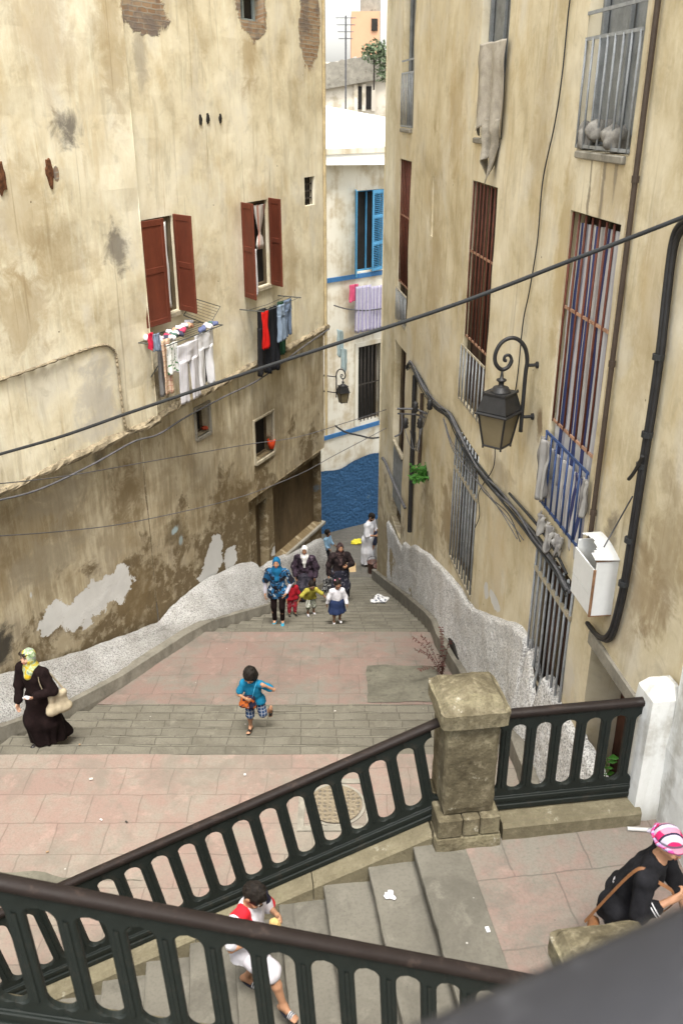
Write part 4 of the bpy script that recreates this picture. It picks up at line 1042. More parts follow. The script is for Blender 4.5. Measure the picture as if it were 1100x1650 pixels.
# ================================================================== lanterns
m_black = paint('black_iron_paint', (.016, .016, .017), .3, 9, .5, .4)
def glass_fn(g):
    n = g.noise(g.tc('Object'), 4, 4, .6); return g.mix(n, (.10, .082, .045), (.18, .148, .088))
m_lampglass = mat('dusty_amber_glass', glass_fn, .35, .45)
def lantern(F, s, z0, k, label, arm=True, off_post=.14, rot=math.radians(45)):
    """scrolled bracket with a four-sided lantern; k metres per 130 px of the large one"""
    base = F.pt(s, z0, 0); root = empty('wall_lantern', base, label, 'street lamp', 'iron wall lanterns')
    def pp(u, v): return F.pt(s, z0-k*(v-585)/121, (848-u)/130*k+off_post)
    mb = MB(); path = [(847, 692), (847, 640), (847, 600), (848, 580), (843, 561), (831, 548), (817, 545), (803, 552), (795, 567), (796, 582), (806, 592), (817, 589), (822, 579), (818, 571), (811, 572), (810, 578), (814, 579)]
    P = smooth_pts([pp(*q) for q in path], 6); mb.tube(P, [.026*k if i < len(P)*.75 else .020*k for i in range(len(P))], 8); br_ = mb.build('scroll_bracket', m_black, root, smooth=True)
    for v in (587, 668):
        mb = MB(); a = F.pt(s, z0-k*(v-585)/121, -.01); b = F.pt(s, z0-k*(v-585)/121, off_post)
        mb.tube([a, b], .022*k, 8); mb.tube([a, a+F.N*.03], .045*k, 8); mb.build('wall_fixing', m_black, root)
    c = pp(808, 592); ox = F.pt(s, 0, 0); ca, sa = math.cos(rot), math.sin(rot)
    X = (F.D*ca+F.N*sa); Y = (F.N*ca-F.D*sa)
    def sq(h, z): return [c+X*h*i+Y*h*j+Vector((0, 0, z*k)) for i, j in ((-1, -1), (1, -1), (1, 1), (-1, 1))]
    def frust(mb, lev):
        V = []; 
        for h, z in lev: V += sq(h*k, z)
        n = len(lev); mb.faces(V, [(3, 2, 1, 0), tuple(range(4*n-4, 4*n))]+[(i*4+j, i*4+(j+1) % 4, i*4+4+(j+1) % 4, i*4+4+j) for i in range(n-1) for j in range(4)])
    mb = MB(); mb.lathe(c, [(.012*k, 0), (.018*k, -.06*k), (.026*k, -.11*k), (.062*k, -.125*k), (.066*k, -.14*k), (.035*k, -.165*k), (.034*k, -.20*k), (.05*k, -.212*k), (.095*k, -.225*k), (.115*k, -.265*k), (.13*k, -.275*k), (.13*k, -.29*k)], 14)
    mb.build('finial', m_black, root, smooth=True)
    mb = MB(); frust(mb, [(.20, -.535), (.205, -.52), (.15, -.315), (.165, -.305), (.165, -.285)][::1]); 
    frust(mb, [(.222, -.565), (.226, -.55), (.215, -.533)])
    for sx, sy in ((-1, -1), (1, -1), (1, 1), (-1, 1)):
        mb.sphere(c+X*.155*k*sx+Y*.155*k*sy+Vector((0, 0, -.278*k)), .014*k, 6, 4)
    mb.build('roof', m_black, root)
    mb = MB(); zt, zb = -.566, -.985; ht, hb = .188, .128
    for i, j in ((-1, -1), (1, -1), (1, 1), (-1, 1)):
        a = c+X*ht*k*i+Y*ht*k*j+Vector((0, 0, zt*k)); b = c+X*hb*k*i+Y*hb*k*j+Vector((0, 0, zb*k)); mb.tube([a, b, b-Vector((0, 0, .035*k))], .014*k, 6)
    for h, z in ((ht, zt+.004), (hb, zb)):
        q = sq(h*k, z)
        for i in range(4): mb.tube([q[i], q[(i+1) % 4]], .014*k, 6)
    mb.build('frame', m_black, root)
    for i in range(4):
        t = sq((ht-.004)*k, zt-.01); b = sq((hb-.004)*k, zb+.01); mb = MB(); mb.quad([b[i], b[(i+1) % 4], t[(i+1) % 4], t[i]]); mb.build('glass_pane', m_lampglass, root)
    mb = MB(); b = sq((hb-.01)*k, zb+.005); mb.quad(b[::-1]); mb.build('glass_pane', m_lampglass, root)
    return root
sL, zL = RW.hit(866, 586)
lantern(RW, sL, zL, 1.0, 'large black four-sided lantern on a scrolled iron bracket on the right wall')
FE = WallFrame(LW.pt(-.03, 0, -.25), LW.N*-1, (-LW.D)); FE.P = LW.pt(-.03, 0, -.3); FE.D = LW.N.copy(); FE.N = -LW.D
pz = on_y(556, 600, 22.2)
lantern(LW, .12, pz.z+.1, .6, 'small black lantern at the far corner of the cream building', off_post=.32, rot=math.radians(50))
# ================================================================== cables and pipes
m_cable = paint('black_rubber_cable', (.022, .024, .026), .2, 5, .55, .35)
m_gcable = paint('grey_cable', (.085, .085, .09), .25, 7, .7, .3)
def cable(name, label, pts, r, m, n=8, sub=10):
    mb = MB(); mb.tube(smooth_pts(pts, sub), r, n); return tag(mb.build(name, m, smooth=True), label, 'cable')
def span(px, y0, y1, u0, u1): return [on_y(u, v, y0+(y1-y0)*(u-u0)/(u1-u0)) for u, v in px]
cable('overhead_cable', 'thick black cable strung across the alley in front of both buildings', span([(-60, 750), (0, 732), (100, 703), (200, 668), (300, 634), (400, 600), (550, 551), (700, 502), (800, 466), (900, 427), (1000, 389), (1100, 350), (1180, 318)], 10.0, 7.0, 0, 1100), .018, m_cable)
cable('thin_wire', 'thin wire slung from the left wall towards the blue house, upper of two', span([(-40, 783), (100, 768), (250, 742), (400, 716), (480, 704), (560, 680), (622, 660)], 11.0, 21, 0, 622), .008, m_gcable, 6)
cable('thin_wire', 'thin wire sagging along the brown lower left wall, lower of two', span([(-40, 866), (100, 856), (220, 840), (380, 803), (480, 765), (540, 733), (622, 690)], 10.6, 21.0, 0, 622), .008, m_gcable, 6)
cable('thin_wire', 'thin black wire trailing down the right wall behind the large lantern', [RW.pt(*RW.hit(u, v, .03), .03) for u, v in ((922, -30), (915, 20), (905, 120), (893, 200), (874, 290), (865, 390), (852, 470), (842, 520), (834, 600), (828, 640))], .009, m_cable, 6)
cable('thin_wire', 'thin black wire hanging below the large lantern', [RW.pt(*RW.hit(u, v, .05), .05) for u, v in ((797, 716), (796, 745), (790, 762), (775, 785), (770, 800), (772, 830), (765, 850))], .008, m_cable, 6)
# bundle along the right wall
bun = empty('cable_bundle', RW.pt(*RW.hit(740, 700), .06), 'bundle of grey cables clipped along the right wall down to the white box', 'cables')
bp = [(655, 592), (662, 588), (680, 622), (700, 652), (722, 668), (735, 695), (752, 730), (775, 763), (800, 792), (830, 830), (860, 868), (890, 912), (915, 955)]
for k in range(7):
    a = 2*math.pi*k/7; mb = MB(); rr = random.Random(k)
    pts = [RW.pt(*[x+y for x, y in zip(RW.hit(u+rr.uniform(-2, 2), v+rr.uniform(-4, 4), .06), (0, .035*math.sin(a)))], .055+.03*math.cos(a)) for u, v in bp]
    mb.tube(smooth_pts(pts, 6), .017 if k < 5 else .011, 6); mb.build('cable', m_gcable if k % 3 else m_cable, bun, smooth=True)
for k in range(3):
    mb = MB(); rr = random.Random(40+k); pts = []
    for i, (u, v) in enumerate([(725, 672), (742, 712), (765, 752), (790, 788), (820, 822), (850, 862)]):
        pts.append(RW.pt(*RW.hit(u-6+rr.uniform(-7, 5), v+rr.uniform(0, 12), .08), .08+.03*k))
    mb.tube(smooth_pts(pts, 8), .008, 6); mb.build('loose_wire', m_gcable, bun, smooth=True)
# second pair beside it lower down
mb = MB(); pts = [RW.pt(*RW.hit(u, v, .05), .05) for u, v in ((820, 795), (838, 815), (868, 850), (895, 890), (912, 925))]; mb.tube(smooth_pts(pts, 8), .02, 6); mb.build('cable', m_cable, bun, smooth=True)
# pipes
u0, v0 = 1003, 440; sp_, _ = RW.hit(u0, v0, .05)
mb = MB(); mb.tube([RW.pt(sp_+.01*nz(z, 1, 1), z, .045) for z in np.arange(8, -4.95, -.4)], .027, 8)
for z in (3.2, 1.2, -.6, -2.3, -3.9): mb.tube([RW.pt(sp_, z+.03, .045), RW.pt(sp_, z-.03, .045)], .036, 8)
tag(mb.build('drain_pipe', m_pipe, smooth=False), 'slim brown drain pipe running down the right wall beside the striped curtain', 'pipe')
mb = MB(); mb.tube([RW.pt(sp_+.10, z, .03) for z in np.arange(8, -4.75, -.5)], .016, 6); tag(mb.build('conduit', paint('cream_conduit', (.45, .37, .24), .2, 5, .8)), 'thin cream conduit beside the brown drain pipe on the right wall', 'pipe')
hb = empty('black_hose_bundle', RW.pt(RW.hit(1020, 760)[0], -5, .05), 'thick taped bundle of black hoses looping under the white box on the right wall', 'cables')
hp = [(1150, 330), (1118, 352), (1095, 366), (1082, 395), (1072, 470), (1062, 560), (1048, 660), (1035, 740), (1018, 850), (1004, 940), (990, 1000), (982, 1022), (972, 1030), (958, 1022), (946, 1006)]
for k in range(4):
    mb = MB(); a = k*1.57
    mb.tube(smooth_pts([RW.pt(*[x+y for x, y in zip(RW.hit(u, v, .07), (.024*math.cos(a), .02*math.sin(a)))], .06+.02*math.sin(a)) for u, v in hp], 6), .024, 8); mb.build('hose', m_black, hb, smooth=True)
for (u, v) in ((1060, 575), (1042, 700), (1033, 750), (1014, 870), (1004, 940)):
    c = RW.pt(*RW.hit(u, v, .07), .07); mb = MB(); mb.tube([c+Vector((0, 0, .025)), c-Vector((0, 0, .025))], .053, 12); mb.build('tape_band', m_cable, hb)
mb = MB(); mb.tube(smooth_pts([RW.pt(*RW.hit(u, v, .12), .12) for u, v in ((1034, 735), (1026, 752), (1018, 765), (1012, 772))], 5), .018, 6); mb.build('cut_end', m_black, hb)
cable('thin_wire', 'thin grey wire from the black hoses to the white box', [RW.pt(*RW.hit(1018, 800, .08), .08), RW.pt(*RW.hit(990, 850, .1), .1), RW.pt(*RW.hit(972, 882, .2), .2)], .008, m_gcable, 6)
sq_ = RW.hit(664, 700, .06)[0]
mb = MB(); mb.tube([RW.pt(sq_-.1, z, .07) for z in np.arange(-5.1, -8.9, -.3)], .05, 8); tag(mb.build('drain_pipe', m_black), 'black drain pipe beside the brown door at the far end of the right wall', 'pipe')
cable('corner_cable', 'grey cable hanging off the far corner of the right building', [RW.pt(*RW.hit(u, v, .1), .1) for u, v in ((616, 738), (622, 748), (634, 778), (646, 805), (652, 818))], .04, m_gcable)
mb = MB(); sl2_ = LW.hit(531, 300)[0]; mb.tube([LW.pt(.12, z, .045) for z in np.arange(6, -8, -.4)], .035, 8); tag(mb.build('drain_pipe', paint('cream_pipe', (.42, .34, .2), .2, 5, .8)), 'cream drain pipe down the far corner of the cream building', 'pipe')
cable('ledge_cable', 'dark cable sagging under the ledge of the cream building', [LW.pt(*LW.hit(u, v, .2), .2) for u, v in ((-30, 812), (60, 790), (150, 748), (215, 712), (255, 700), (300, 672), (360, 640), (420, 610), (480, 565), (530, 530))], .016, m_gcable)
# insulator bracket
ib = empty('insulator_bracket', RW.pt(*RW.hit(690, 670), .05), 'iron bracket with black ceramic insulators and loose wires on the right wall', 'bracket')
mb = MB(); c0 = RW.hit(683, 662, .0)
mb.tube([RW.pt(c0[0]+.05, c0[1]+.35, .05), RW.pt(c0[0]+.05, c0[1]-1.2, .05)], .035, 8); mb.build('post', m_pipe, ib)
mb = MB(); mb.tube([RW.pt(c0[0]-.55, c0[1]+.12, .06), RW.pt(c0[0]+.05, c0[1]+.03, .16), RW.pt(c0[0]+.2, c0[1]-.0, .52)], .022, 6); mb.tube([RW.pt(c0[0]-.35, c0[1]-.02, .06), RW.pt(c0[0]+.1, c0[1]-.10, .16), RW.pt(c0[0]+.25, c0[1]-.12, .5)], .018, 6)
mb.tube(smooth_pts([RW.pt(c0[0]+.2, c0[1]-.1, .42), RW.pt(c0[0]+.2, c0[1]-.5, .42), RW.pt(c0[0]+.25, c0[1]-.62, .55)], 5), .018, 6); mb.build('arm', m_gcable, ib)
for (u, v, o) in ((669, 656, .45), (692, 652, .2), (676, 682, .3), (653, 682, .6)):
    s_, z_ = RW.hit(u, v, o); mb = MB(); mb.lathe(RW.pt(s_, z_-.1, o), [(.03, 0), (.06, .03), (.045, .07), (.062, .10), (.045, .14), (.05, .18), (.02, .21)], 10); mb.build('insulator', m_black, ib, smooth=True)
for k in range(4):
    rr = random.Random(k+3); mb = MB(); a = RW.hit(690-4*k, 662, .1); b = RW.hit(655+9*k, 690+3*k, .3)
    mb.tube(smooth_pts([RW.pt(*a, .1), RW.pt(a[0]*.5+b[0]*.5, min(a[1], b[1])-.25-.12*k, .25), RW.pt(*b, .35)], 8), .008, 5); mb.build('loose_wire', m_gcable, ib)
# white box
m_wbox = paint('white_box_paint', (.62, .63, .62), .05, 3, .6, .3, dirt=None)
m_boxedge = paint('rusty_box_edge', (.20, .11, .06), .3, 9, .8)
s1_ = RW.hit(913, 930, .3)[0]; s0_ = RW.hit(947, 935, .3)[0]; zt_ = RW.hit(947, 917, .3)[1]; zb__ = RW.hit(944, 1000, .3)[1]
wb = empty('utility_box', RW.pt((s0_+s1_)/2, zb__, .15), 'white painted metal box with a torn lid fixed to the right wall', 'box')
mb = MB(); fbev(mb, RW, s0_, s0_+.02, zb__, zt_+.09, .0, .23, .004); mb.build('side_panel', m_wbox, wb)
mb = MB(); fbev(mb, RW, s0_+.0, s1_, zb__+.42*(zt_-zb__), zt_-.004, .231, .249, .004); fbev(mb, RW, s0_, s1_, zb__, zb__+.415*(zt_-zb__), .229, .247, .004); mb.build('front_panel', m_wbox, wb)
mb = MB(); fbev(mb, RW, s1_-.02, s1_, zb__, zt_+.09, .0, .228, .004); fbev(mb, RW, s0_+.02, s1_-.02, zb__, zb__+.02, .0, .228, .004); mb.build('carcass', m_wbox, wb)
mb = MB(); fbev(mb, RW, s0_-.004, s0_+.012, zb__-.01, zt_, .226, .254, .003); fbev(mb, RW, s0_-.006, s0_+.02, zt_+.09, zt_+.103, 0, .24, .003); fbev(mb, RW, s0_, s1_, zb__-.012, zb__-.001, 0, .24, .003); mb.build('rusty_edge', m_boxedge, wb)
# torn lid: a bent sheet with a bite out of it
mb = MB(); N = 14
def lid(a, b): return RW.pt(s0_-.02+(s1_-s0_+.04)*a*.92, zt_+.108+.08*math.sin(a*2.2)*(1-b*.4)+.02*b, .0+.26*b)
V = [lid(i/N, j/N) for j in range(N+1) for i in range(N+1)]; F = []
for j in range(N):
    for i in range(N):
        a, b = (i+.5)/N, (j+.5)/N
        if ((a-.62)/.40)**2+((b-1.02)/.42)**2 < 1: continue
        F.append((j*(N+1)+i, j*(N+1)+i+1, (j+1)*(N+1)+i+1, (j+1)*(N+1)+i))
mb.faces(V, F); lo_ = mb.build('torn_lid', m_wbox, wb); md = lo_.modifiers.new('thick', 'SOLIDIFY'); md.thickness = .008
# ================================================================== cloth
def cloth_m(name, fn): return mat(name, fn, .9, .1)
def plain(name, c, var=.12): return paint('cloth_'+name, c, var, 9, .92, .1)
def stripes(name, cols, w, axis=0):
    def fn(g):
        x = g.m('FRACT', g.m('MULTIPLY', g.sep(g.tc('UV'))[axis], 1/w)); n = len(cols)
        st = []
        for i, c in enumerate(cols): st += [(i/n, c)]
        nd = g.N.new('ShaderNodeValToRGB'); nd.color_ramp.interpolation = 'CONSTANT'; e = nd.color_ramp.elements
        while len(e) < n: e.new(.5)
        for k, (p, c) in enumerate(st): e[k].position = p; e[k].color = (*c, 1)
        g.put(nd.inputs[0], x); return g.mix(.25, nd.outputs[0], g.mix(1.0, nd.outputs[0], g.noise(g.tc('UV'), 9, 4), 'MULTIPLY'))
    return cloth_m(name, fn)
def plaid(name, a, b, c, w):
    def fn(g):
        s = g.sep(g.tc('UV')); x = g.m('FRACT', g.m('MULTIPLY', s[0], 1/w)); y = g.m('FRACT', g.m('MULTIPLY', s[1], 1/w))
        col = g.mix(g.m('GREATER_THAN', x, .55), a, b); col = g.mix(g.m('MULTIPLY', g.m('GREATER_THAN', y, .55), .5), col, b)
        col = g.mix(g.m('MULTIPLY', g.m('GREATER_THAN', g.m('MULTIPLY', x, 1), .88), .8), col, c); return g.mix(g.m('MULTIPLY', g.m('GREATER_THAN', y, .88), .8), col, c)
    return cloth_m(name, fn)
def sheet(mb, A, B, L, folds=3, amp=.03, th=.006, nu=18, nv=18, taper=0, seed=0, hem=.03, nrm=None, swing=0, twist=0):
    A = Vector(A); B = Vector(B); d = (B-A); W = d.length; ax = d.normalized(); nn = Vector(nrm) if nrm else ax.cross(Vector((0, 0, 1))).normalized()
    def f(a, b, side):
        x = (a-.5)*W*(1+taper*b); k = amp*(.35+.65*b)*math.sin(a*folds*2*math.pi+seed+1.5*b*nz(a*2, seed, 1))+amp*.8*fbm(a*2.5, b*2+seed, 3, 2)
        z = -L*b+hem*b*fbm(a*3+seed, 2, 1, 2)*1.5-.25*amp*(1-b)*abs(math.sin(a*folds*math.pi))
        return (A+B)/2+ax*(x+swing*b*b*L)+nn*(k+side*th*math.sin(min(1, max(0, a))*math.pi)+side*.002)+Vector((0, 0, z))
    V = []; U = []
    for sd in (1, -1):
        for j in range(nv+1):
            for i in range(nu+1): V.append(f(i/nu, j/nv, sd)); U.append((i/nu*W, j/nv*L))
    n = (nu+1)*(nv+1); F = []
    for j in range(nv):
        for i in range(nu):
            q = (j*(nu+1)+i, j*(nu+1)+i+1, (j+1)*(nu+1)+i+1, (j+1)*(nu+1)+i); F += [q[::-1], tuple(n+k for k in q)]
    edge = [i for i in range(nu+1)]+[j*(nu+1)+nu for j in range(1, nv+1)]+[nv*(nu+1)+i for i in range(nu-1, -1, -1)]+[j*(nu+1) for j in range(nv-1, 0, -1)]
    for a, b in zip(edge, edge[1:]+edge[:1]): F.append((a, b, n+b, n+a))
    mb.faces(V, F, U)
def garment(name, label, cat, A, B, L, m, kind='sheet', group=None, m2=None, **kw):
    A = Vector(A); B = Vector(B); d = B-A; mb = MB(); kw.setdefault('seed', hash(label) % 17 if False else sum(map(ord, label)) % 17)
    if kind == 'trousers':
        sheet(mb, A, B, L*.30, 2, .015, .04, **kw)
        top = -L*.27
        for t0, t1, sw in ((.02, .47, -.10), (.53, .98, .08)):
            a = A+d*t0+Vector((0, 0, top)); b = A+d*t1+Vector((0, 0, top+.01)); k2 = dict(kw); k2['seed'] = kw['seed']+t0*9
            sheet(mb, a, b, L*.73, 1, .02, .045, taper=-.1, swing=sw*.35, **k2)
    elif kind == 'shirt':
        sheet(mb, A+d*.2, A+d*.8, L, 2, .025, .03, taper=.08, **kw)
        for t0, t1, sw in ((.0, .2, -.35), (.8, 1., .35)): sheet(mb, A+d*t0-Vector((0, 0, .02)), A+d*t1-Vector((0, 0, .02)), L*.5, 1, .012, .025, nu=8, nv=10, swing=sw, **kw)
    else: sheet(mb, A, B, L, **kw)
    return tag(mb.build(name, m, smooth=True), label, cat, group)
def lwp(u, v, o): return LW.pt(*LW.hit(u, v, o), o)
def px_len(F, u, v0, v1, o): return F.hit(u, v0, o)[1]-F.hit(u, v1, o)[1]
def hang(F, u0, u1, v0, v1, o, name, label, cat, m, kind='sheet', group=None, **kw):
    sA, zA = F.hit(u0, v0, o); sB, zB = F.hit(u1, v0, o); z = (zA+zB)/2
    return garment(name, label, cat, F.pt(sA, z, o), F.pt(sB, z, o), max(.15, px_len(F, (u0+u1)/2, v0, v1, o)), m, kind, group, nrm=F.N, **kw)
# rack under the first shuttered window
rk = empty('drying_rack', lwp(285, 530, .3), 'wire drying rack loaded with washing below the left red-brown shutters', 'drying rack')
m_wire = paint('dark_rack_wire', (.06, .065, .06), .3, 9, .5, .5)
zr = LW.hit(290, 548, .62)[1]; ra, rb = LW.hit(243, 545, .35)[0], LW.hit(335, 520, .35)[0]
mb = MB()
pt = lambda t, o: LW.pt(ra+(rb-ra)*t, zr, o)
mb.tube([pt(0, .02), pt(0, .66), pt(1, .66), pt(1, .02), pt(0, .02)], .011, 6)
for k in range(1, 7): mb.tube([pt(0, .66*k/7), pt(1, .66*k/7)], .005, 5)
mb.build('frame', m_wire, rk)
mb = MB(); 
for t in (.15, .85): mb.tube([pt(t, .6), LW.pt(ra+(rb-ra)*t, zr-.75, .02)], .010, 6)
mb.build('strut', m_wire, rk)
mb = MB(); w0 = [lwp(u, v, o) for u, v, o in ((296, 508, .1), (313, 481, .12), (355, 494, .35), (338, 524, .35))]
mb.tube(w0+[w0[0]], .010, 6)
for k in range(1, 7): mb.tube([w0[0].lerp(w0[1], k/7), w0[3].lerp(w0[2], k/7)], .004, 5)
mb.build('raised_wing', m_wire, rk)
GR = 'washing on the left drying rack'
c_white = stripes('cloth_pale_ticking', [(.60, .59, .62), (.55, .54, .60), (.62, .61, .63)], .05)
c_plaid = plaid('cloth_brown_plaid', (.42, .30, .20), (.55, .42, .32), (.30, .10, .08), .09)
hang(LW, 284, 318, 552, 648, .66, 'trousers', 'pale lavender-white trousers hanging at the front of the left drying rack, longer pair', 'trousers', c_white, 'trousers', GR)
hang(LW, 313, 343, 535, 622, .62, 'trousers', 'white trousers hanging at the right end of the left drying rack', 'trousers', plain('white', (.58, .58, .60), .06), 'trousers', GR)
hang(LW, 259, 274, 546, 638, .58, 'trousers', 'brown plaid trousers on the left drying rack', 'trousers', c_plaid, 'sheet', GR, folds=1.5)
hang(LW, 252, 262, 545, 640, .40, 'cloth', 'long grey cloth behind the brown plaid trousers', 'cloth', plain('grey', (.16, .155, .15)), 'sheet', GR)
hang(LW, 239, 247, 536, 562, .45, 'cloth', 'small bright red cloth at the left end of the drying rack', 'cloth', plain('red', (.42, .02, .05)), 'sheet', GR)
hang(LW, 247, 257, 537, 566, .52, 'cloth', 'small grey-blue cloth next to the red one on the drying rack', 'cloth', plain('slate', (.16, .20, .27)), 'sheet', GR)
def print_fn(g):
    v = g.tc('UV'); return g.mix(g.m('GREATER_THAN', g.noise(v, 16, 2), .58), (.60, .60, .57), (.06, .15, .06))
hang(LW, 268, 286, 552, 602, .62, 'shirt', 'white shirt with a dark green print on the left drying rack', 'shirt', cloth_m('cloth_green_print', print_fn), 'sheet', GR)
hang(LW, 320, 334, 545, 618, .40, 'cloth', 'black cloth hanging behind the white trousers', 'cloth', plain('black', (.02, .02, .022)), 'sheet', GR)
lump_cols = [(.60, .58, .60), (.05, .05, .08), (.50, .28, .18), (.62, .60, .62), (.40, .05, .10), (.55, .55, .60), (.08, .14, .12), (.62, .60, .60), (.10, .12, .22), (.55, .45, .5)]
m_lump = [plain('small%d' % i, c) for i, c in enumerate(lump_cols)]
def lump(name, label, cat, c, r, m, seed, group=None, wr=.09):
    s = SDF((-r*1.6,)*3, (r*1.6,)*3, r/7); rr = random.Random(seed)
    for k in range(5):
        a = [rr.uniform(-.6, .6)*r for _ in range(3)]; b = [rr.uniform(-.6, .6)*r for _ in range(3)]; a[2] *= .5; b[2] *= .5
        s.cone(a, b, r*.38, r*.22, r*.2)
    me = s.mesh(name, r*wr, 2.2/r, seed); o = link_mesh(name, me, m, None, True, True); o.location = c; return tag(o, label, cat, group)
words = ['white ones', 'black ones', 'tan', 'pale', 'crimson', 'pale grey', 'dark green', 'white', 'navy', 'pinkish']
for i in range(20):
    t = .10+.85*((i*.37) % 1); o = .14+.48*((i*.61) % 1); p = pt(t, o)+Vector((0, 0, .05))
    lump('small_garment', 'small crumpled washing heaped on top of the left drying rack, %s' % (words+['white with pegs'])[i % 10], 'garment', p, .10, m_lump[i % 10], i, GR)
# rack under the second window
rk2 = empty('clothes_line', lwp(440, 490, .3), 'short washing line bracket below the second shuttered window', 'washing line')
mb = MB(); zr2 = LW.hit(440, 492, .4)[1]; qa, qb = LW.hit(408, 500, .3)[0], LW.hit(468, 480, .3)[0]
for o in (.18, .34, .5): mb.tube([LW.pt(qa, zr2, o), LW.pt((qa+qb)/2, zr2-.03, o), LW.pt(qb, zr2, o)], .006, 5)
for q in (qa, qb): mb.tube([LW.pt(q, zr2, -.01), LW.pt(q, zr2, .55)], .012, 6)
mb.build('line_bracket', m_wire, rk2)
G2 = 'washing below the second window'
def hang2(u0, u1, v1, o, *a, **k): 
    s0, s1 = LW.hit(u0, 500, o)[0], LW.hit(u1, 490, o)[0]
    return garment(a[0], a[1], a[2], LW.pt(s0, zr2-.01, o), LW.pt(s1, zr2-.01, o), max(.2, zr2-LW.hit((u0+u1)/2, v1, o)[1]), a[3], a[4] if len(a) > 4 else 'sheet', G2, nrm=LW.N, **k)
hang2(414, 428, 604, .34, 'trousers', 'long black trousers at the left of the second washing line', 'trousers', plain('black', (.02, .02, .022)), 'trousers')
hang2(421, 431, 562, .50, 'cloth', 'bright red cloth among the black washing', 'cloth', plain('scarlet', (.50, .015, .012)))
hang2(429, 447, 598, .42, 'dress', 'wide black garment to the right of the red cloth', 'garment', plain('ink', (.013, .014, .017)), 'sheet', folds=2.5)
hang2(447, 458, 548, .50, 'jeans', 'faded grey-blue jeans on the second washing line, left pair', 'jeans', plain('denim', (.17, .22, .29)), 'trousers')
hang2(457, 469, 540, .36, 'jeans', 'faded blue jeans at the right end of the second washing line', 'jeans', plain('denim_dark', (.12, .16, .23)), 'trousers')
hang2(446, 457, 572, .30, 'cloth', 'dark green print cloth behind the faded jeans', 'cloth', plain('bottle', (.02, .06, .035)))
# curtains in the left windows
def knot_curtain():
    s0, z0 = LW.hit(416, 330, -.02); mb = MB(); n = 20; V = []; prof = [(0, .20), (.15, .17), (.35, .10), (.5, .045), (.56, .04), (.62, .09), (.75, .13), (.85, .11)]
    for d, w_ in prof:
        for k in range(n):
            a = 2*math.pi*k/n; r = 1+.22*math.sin(5*a+d*3); V.append(LW.pt(s0+.02+math.cos(a)*w_*r, z0-d, .0+math.sin(a)*w_*.30*r))
    mb.faces(V, [(i*n+k, i*n+(k+1) % n, (i+1)*n+(k+1) % n, (i+1)*n+k) for i in range(len(prof)-1) for k in range(n)]+[tuple(range((len(prof)-1)*n, len(prof)*n))])
    return tag(mb.build('curtain', stripes('cloth_lace', [(.52, .46, .42), (.60, .58, .55), (.40, .22, .18)], .11), smooth=True), 'knotted lace curtain in the second red-brown shuttered window', 'curtain')
knot_curtain()
s_, z_ = LW.hit(268, 356, -.03); garment('curtain', 'long white curtain behind the left red-brown shutter', 'curtain', LW.pt(LW.hit(258, 400, -.03)[0], z_, -.03), LW.pt(LW.hit(271, 400, -.03)[0], z_, -.03), 1.45, plain('offwhite', (.55, .55, .53), .06), folds=2, nrm=LW.N)
hang(LW, 404, 412, 402, 478, .08, 'cloth', 'white cloth hanging out beside the left leaf of the second window', 'cloth', plain('white', (.58, .58, .60), .06))
# things in the small lower window
s_, z_ = LW.hit(438, 718, -.12)
mb = MB(); mb.lathe(LW.pt(s_, z_-.07, -.13), [(.05, 0), (.085, .10), (.10, .22), (.09, .225), (.04, .10)], 12); tag(mb.build('flower_pot', plain('orange_red', (.55, .06, .02)), smooth=True), 'orange-red pot standing in the small lower left window', 'pot')
s_, z_ = LW.hit(331, 690, -.15); lump('small_object', 'small dark red bundle in the tiny lower window', 'bundle', LW.pt(s_, z_, -.16), .09, plain('brick', (.30, .06, .03)), 3)
s_, z_ = LW.hit(424, 700, -.12)
# striped curtain of the near right window
m_strip = stripes('cloth_blue_stripe', [(.50, .49, .48), (.44, .43, .43), (.50, .49, .48), (.055, .07, .17), (.50, .49, .48), (.38, .37, .38), (.48, .47, .46), (.28, .27, .31), (.46, .45, .45), (.055, .06, .15)], .46)
a, b = min(C1), max(C1)
garment('striped_curtain', 'white and navy striped curtain behind the rust-red bars of the near right window', 'curtain', RW.pt(b-.05, -1.14, -.075), RW.pt(a+.03, -1.10, -.075), 3.0, m_strip, folds=5, amp=.04, nu=70, nv=40, nrm=RW.N, hem=.05)
garment('striped_curtain', 'lower hem of the striped curtain bulging behind the blue guard rail', 'curtain', RW.pt(b-.02, -3.75, -.03), RW.pt(a+.02, -3.75, -.03), .85, m_strip, folds=7, amp=.035, nu=70, nv=20, nrm=RW.N, hem=.10)
m_rag = stripes('cloth_grey_rag', [(.29, .28, .26), (.23, .22, .21), (.31, .30, .285)], .17)
hang(RW, 885, 872, 708, 812, .10, 'rag', 'grey striped rag hanging over the left end of the blue guard rail', 'cloth', m_rag, folds=2, amp=.05, swing=-.03)
hang(RW, 948, 938, 772, 838, .08, 'rag', 'grey striped rag at the right end of the blue guard rail', 'cloth', m_rag, folds=2, amp=.04)
for i, (u0_, u1_, v0_, v1_) in enumerate(((878, 868, 828, 862), (892, 881, 846, 878), (905, 895, 862, 892))): hang(RW, u0_, u1_, v0_, v1_, .07, 'rag', 'wrinkled grey rag hem poking out under the blue guard rail, %s' % ['uppermost', 'middle', 'lowest'][i], 'cloth', m_rag, folds=2, amp=.05, hem=.14, nu=16, nv=14)
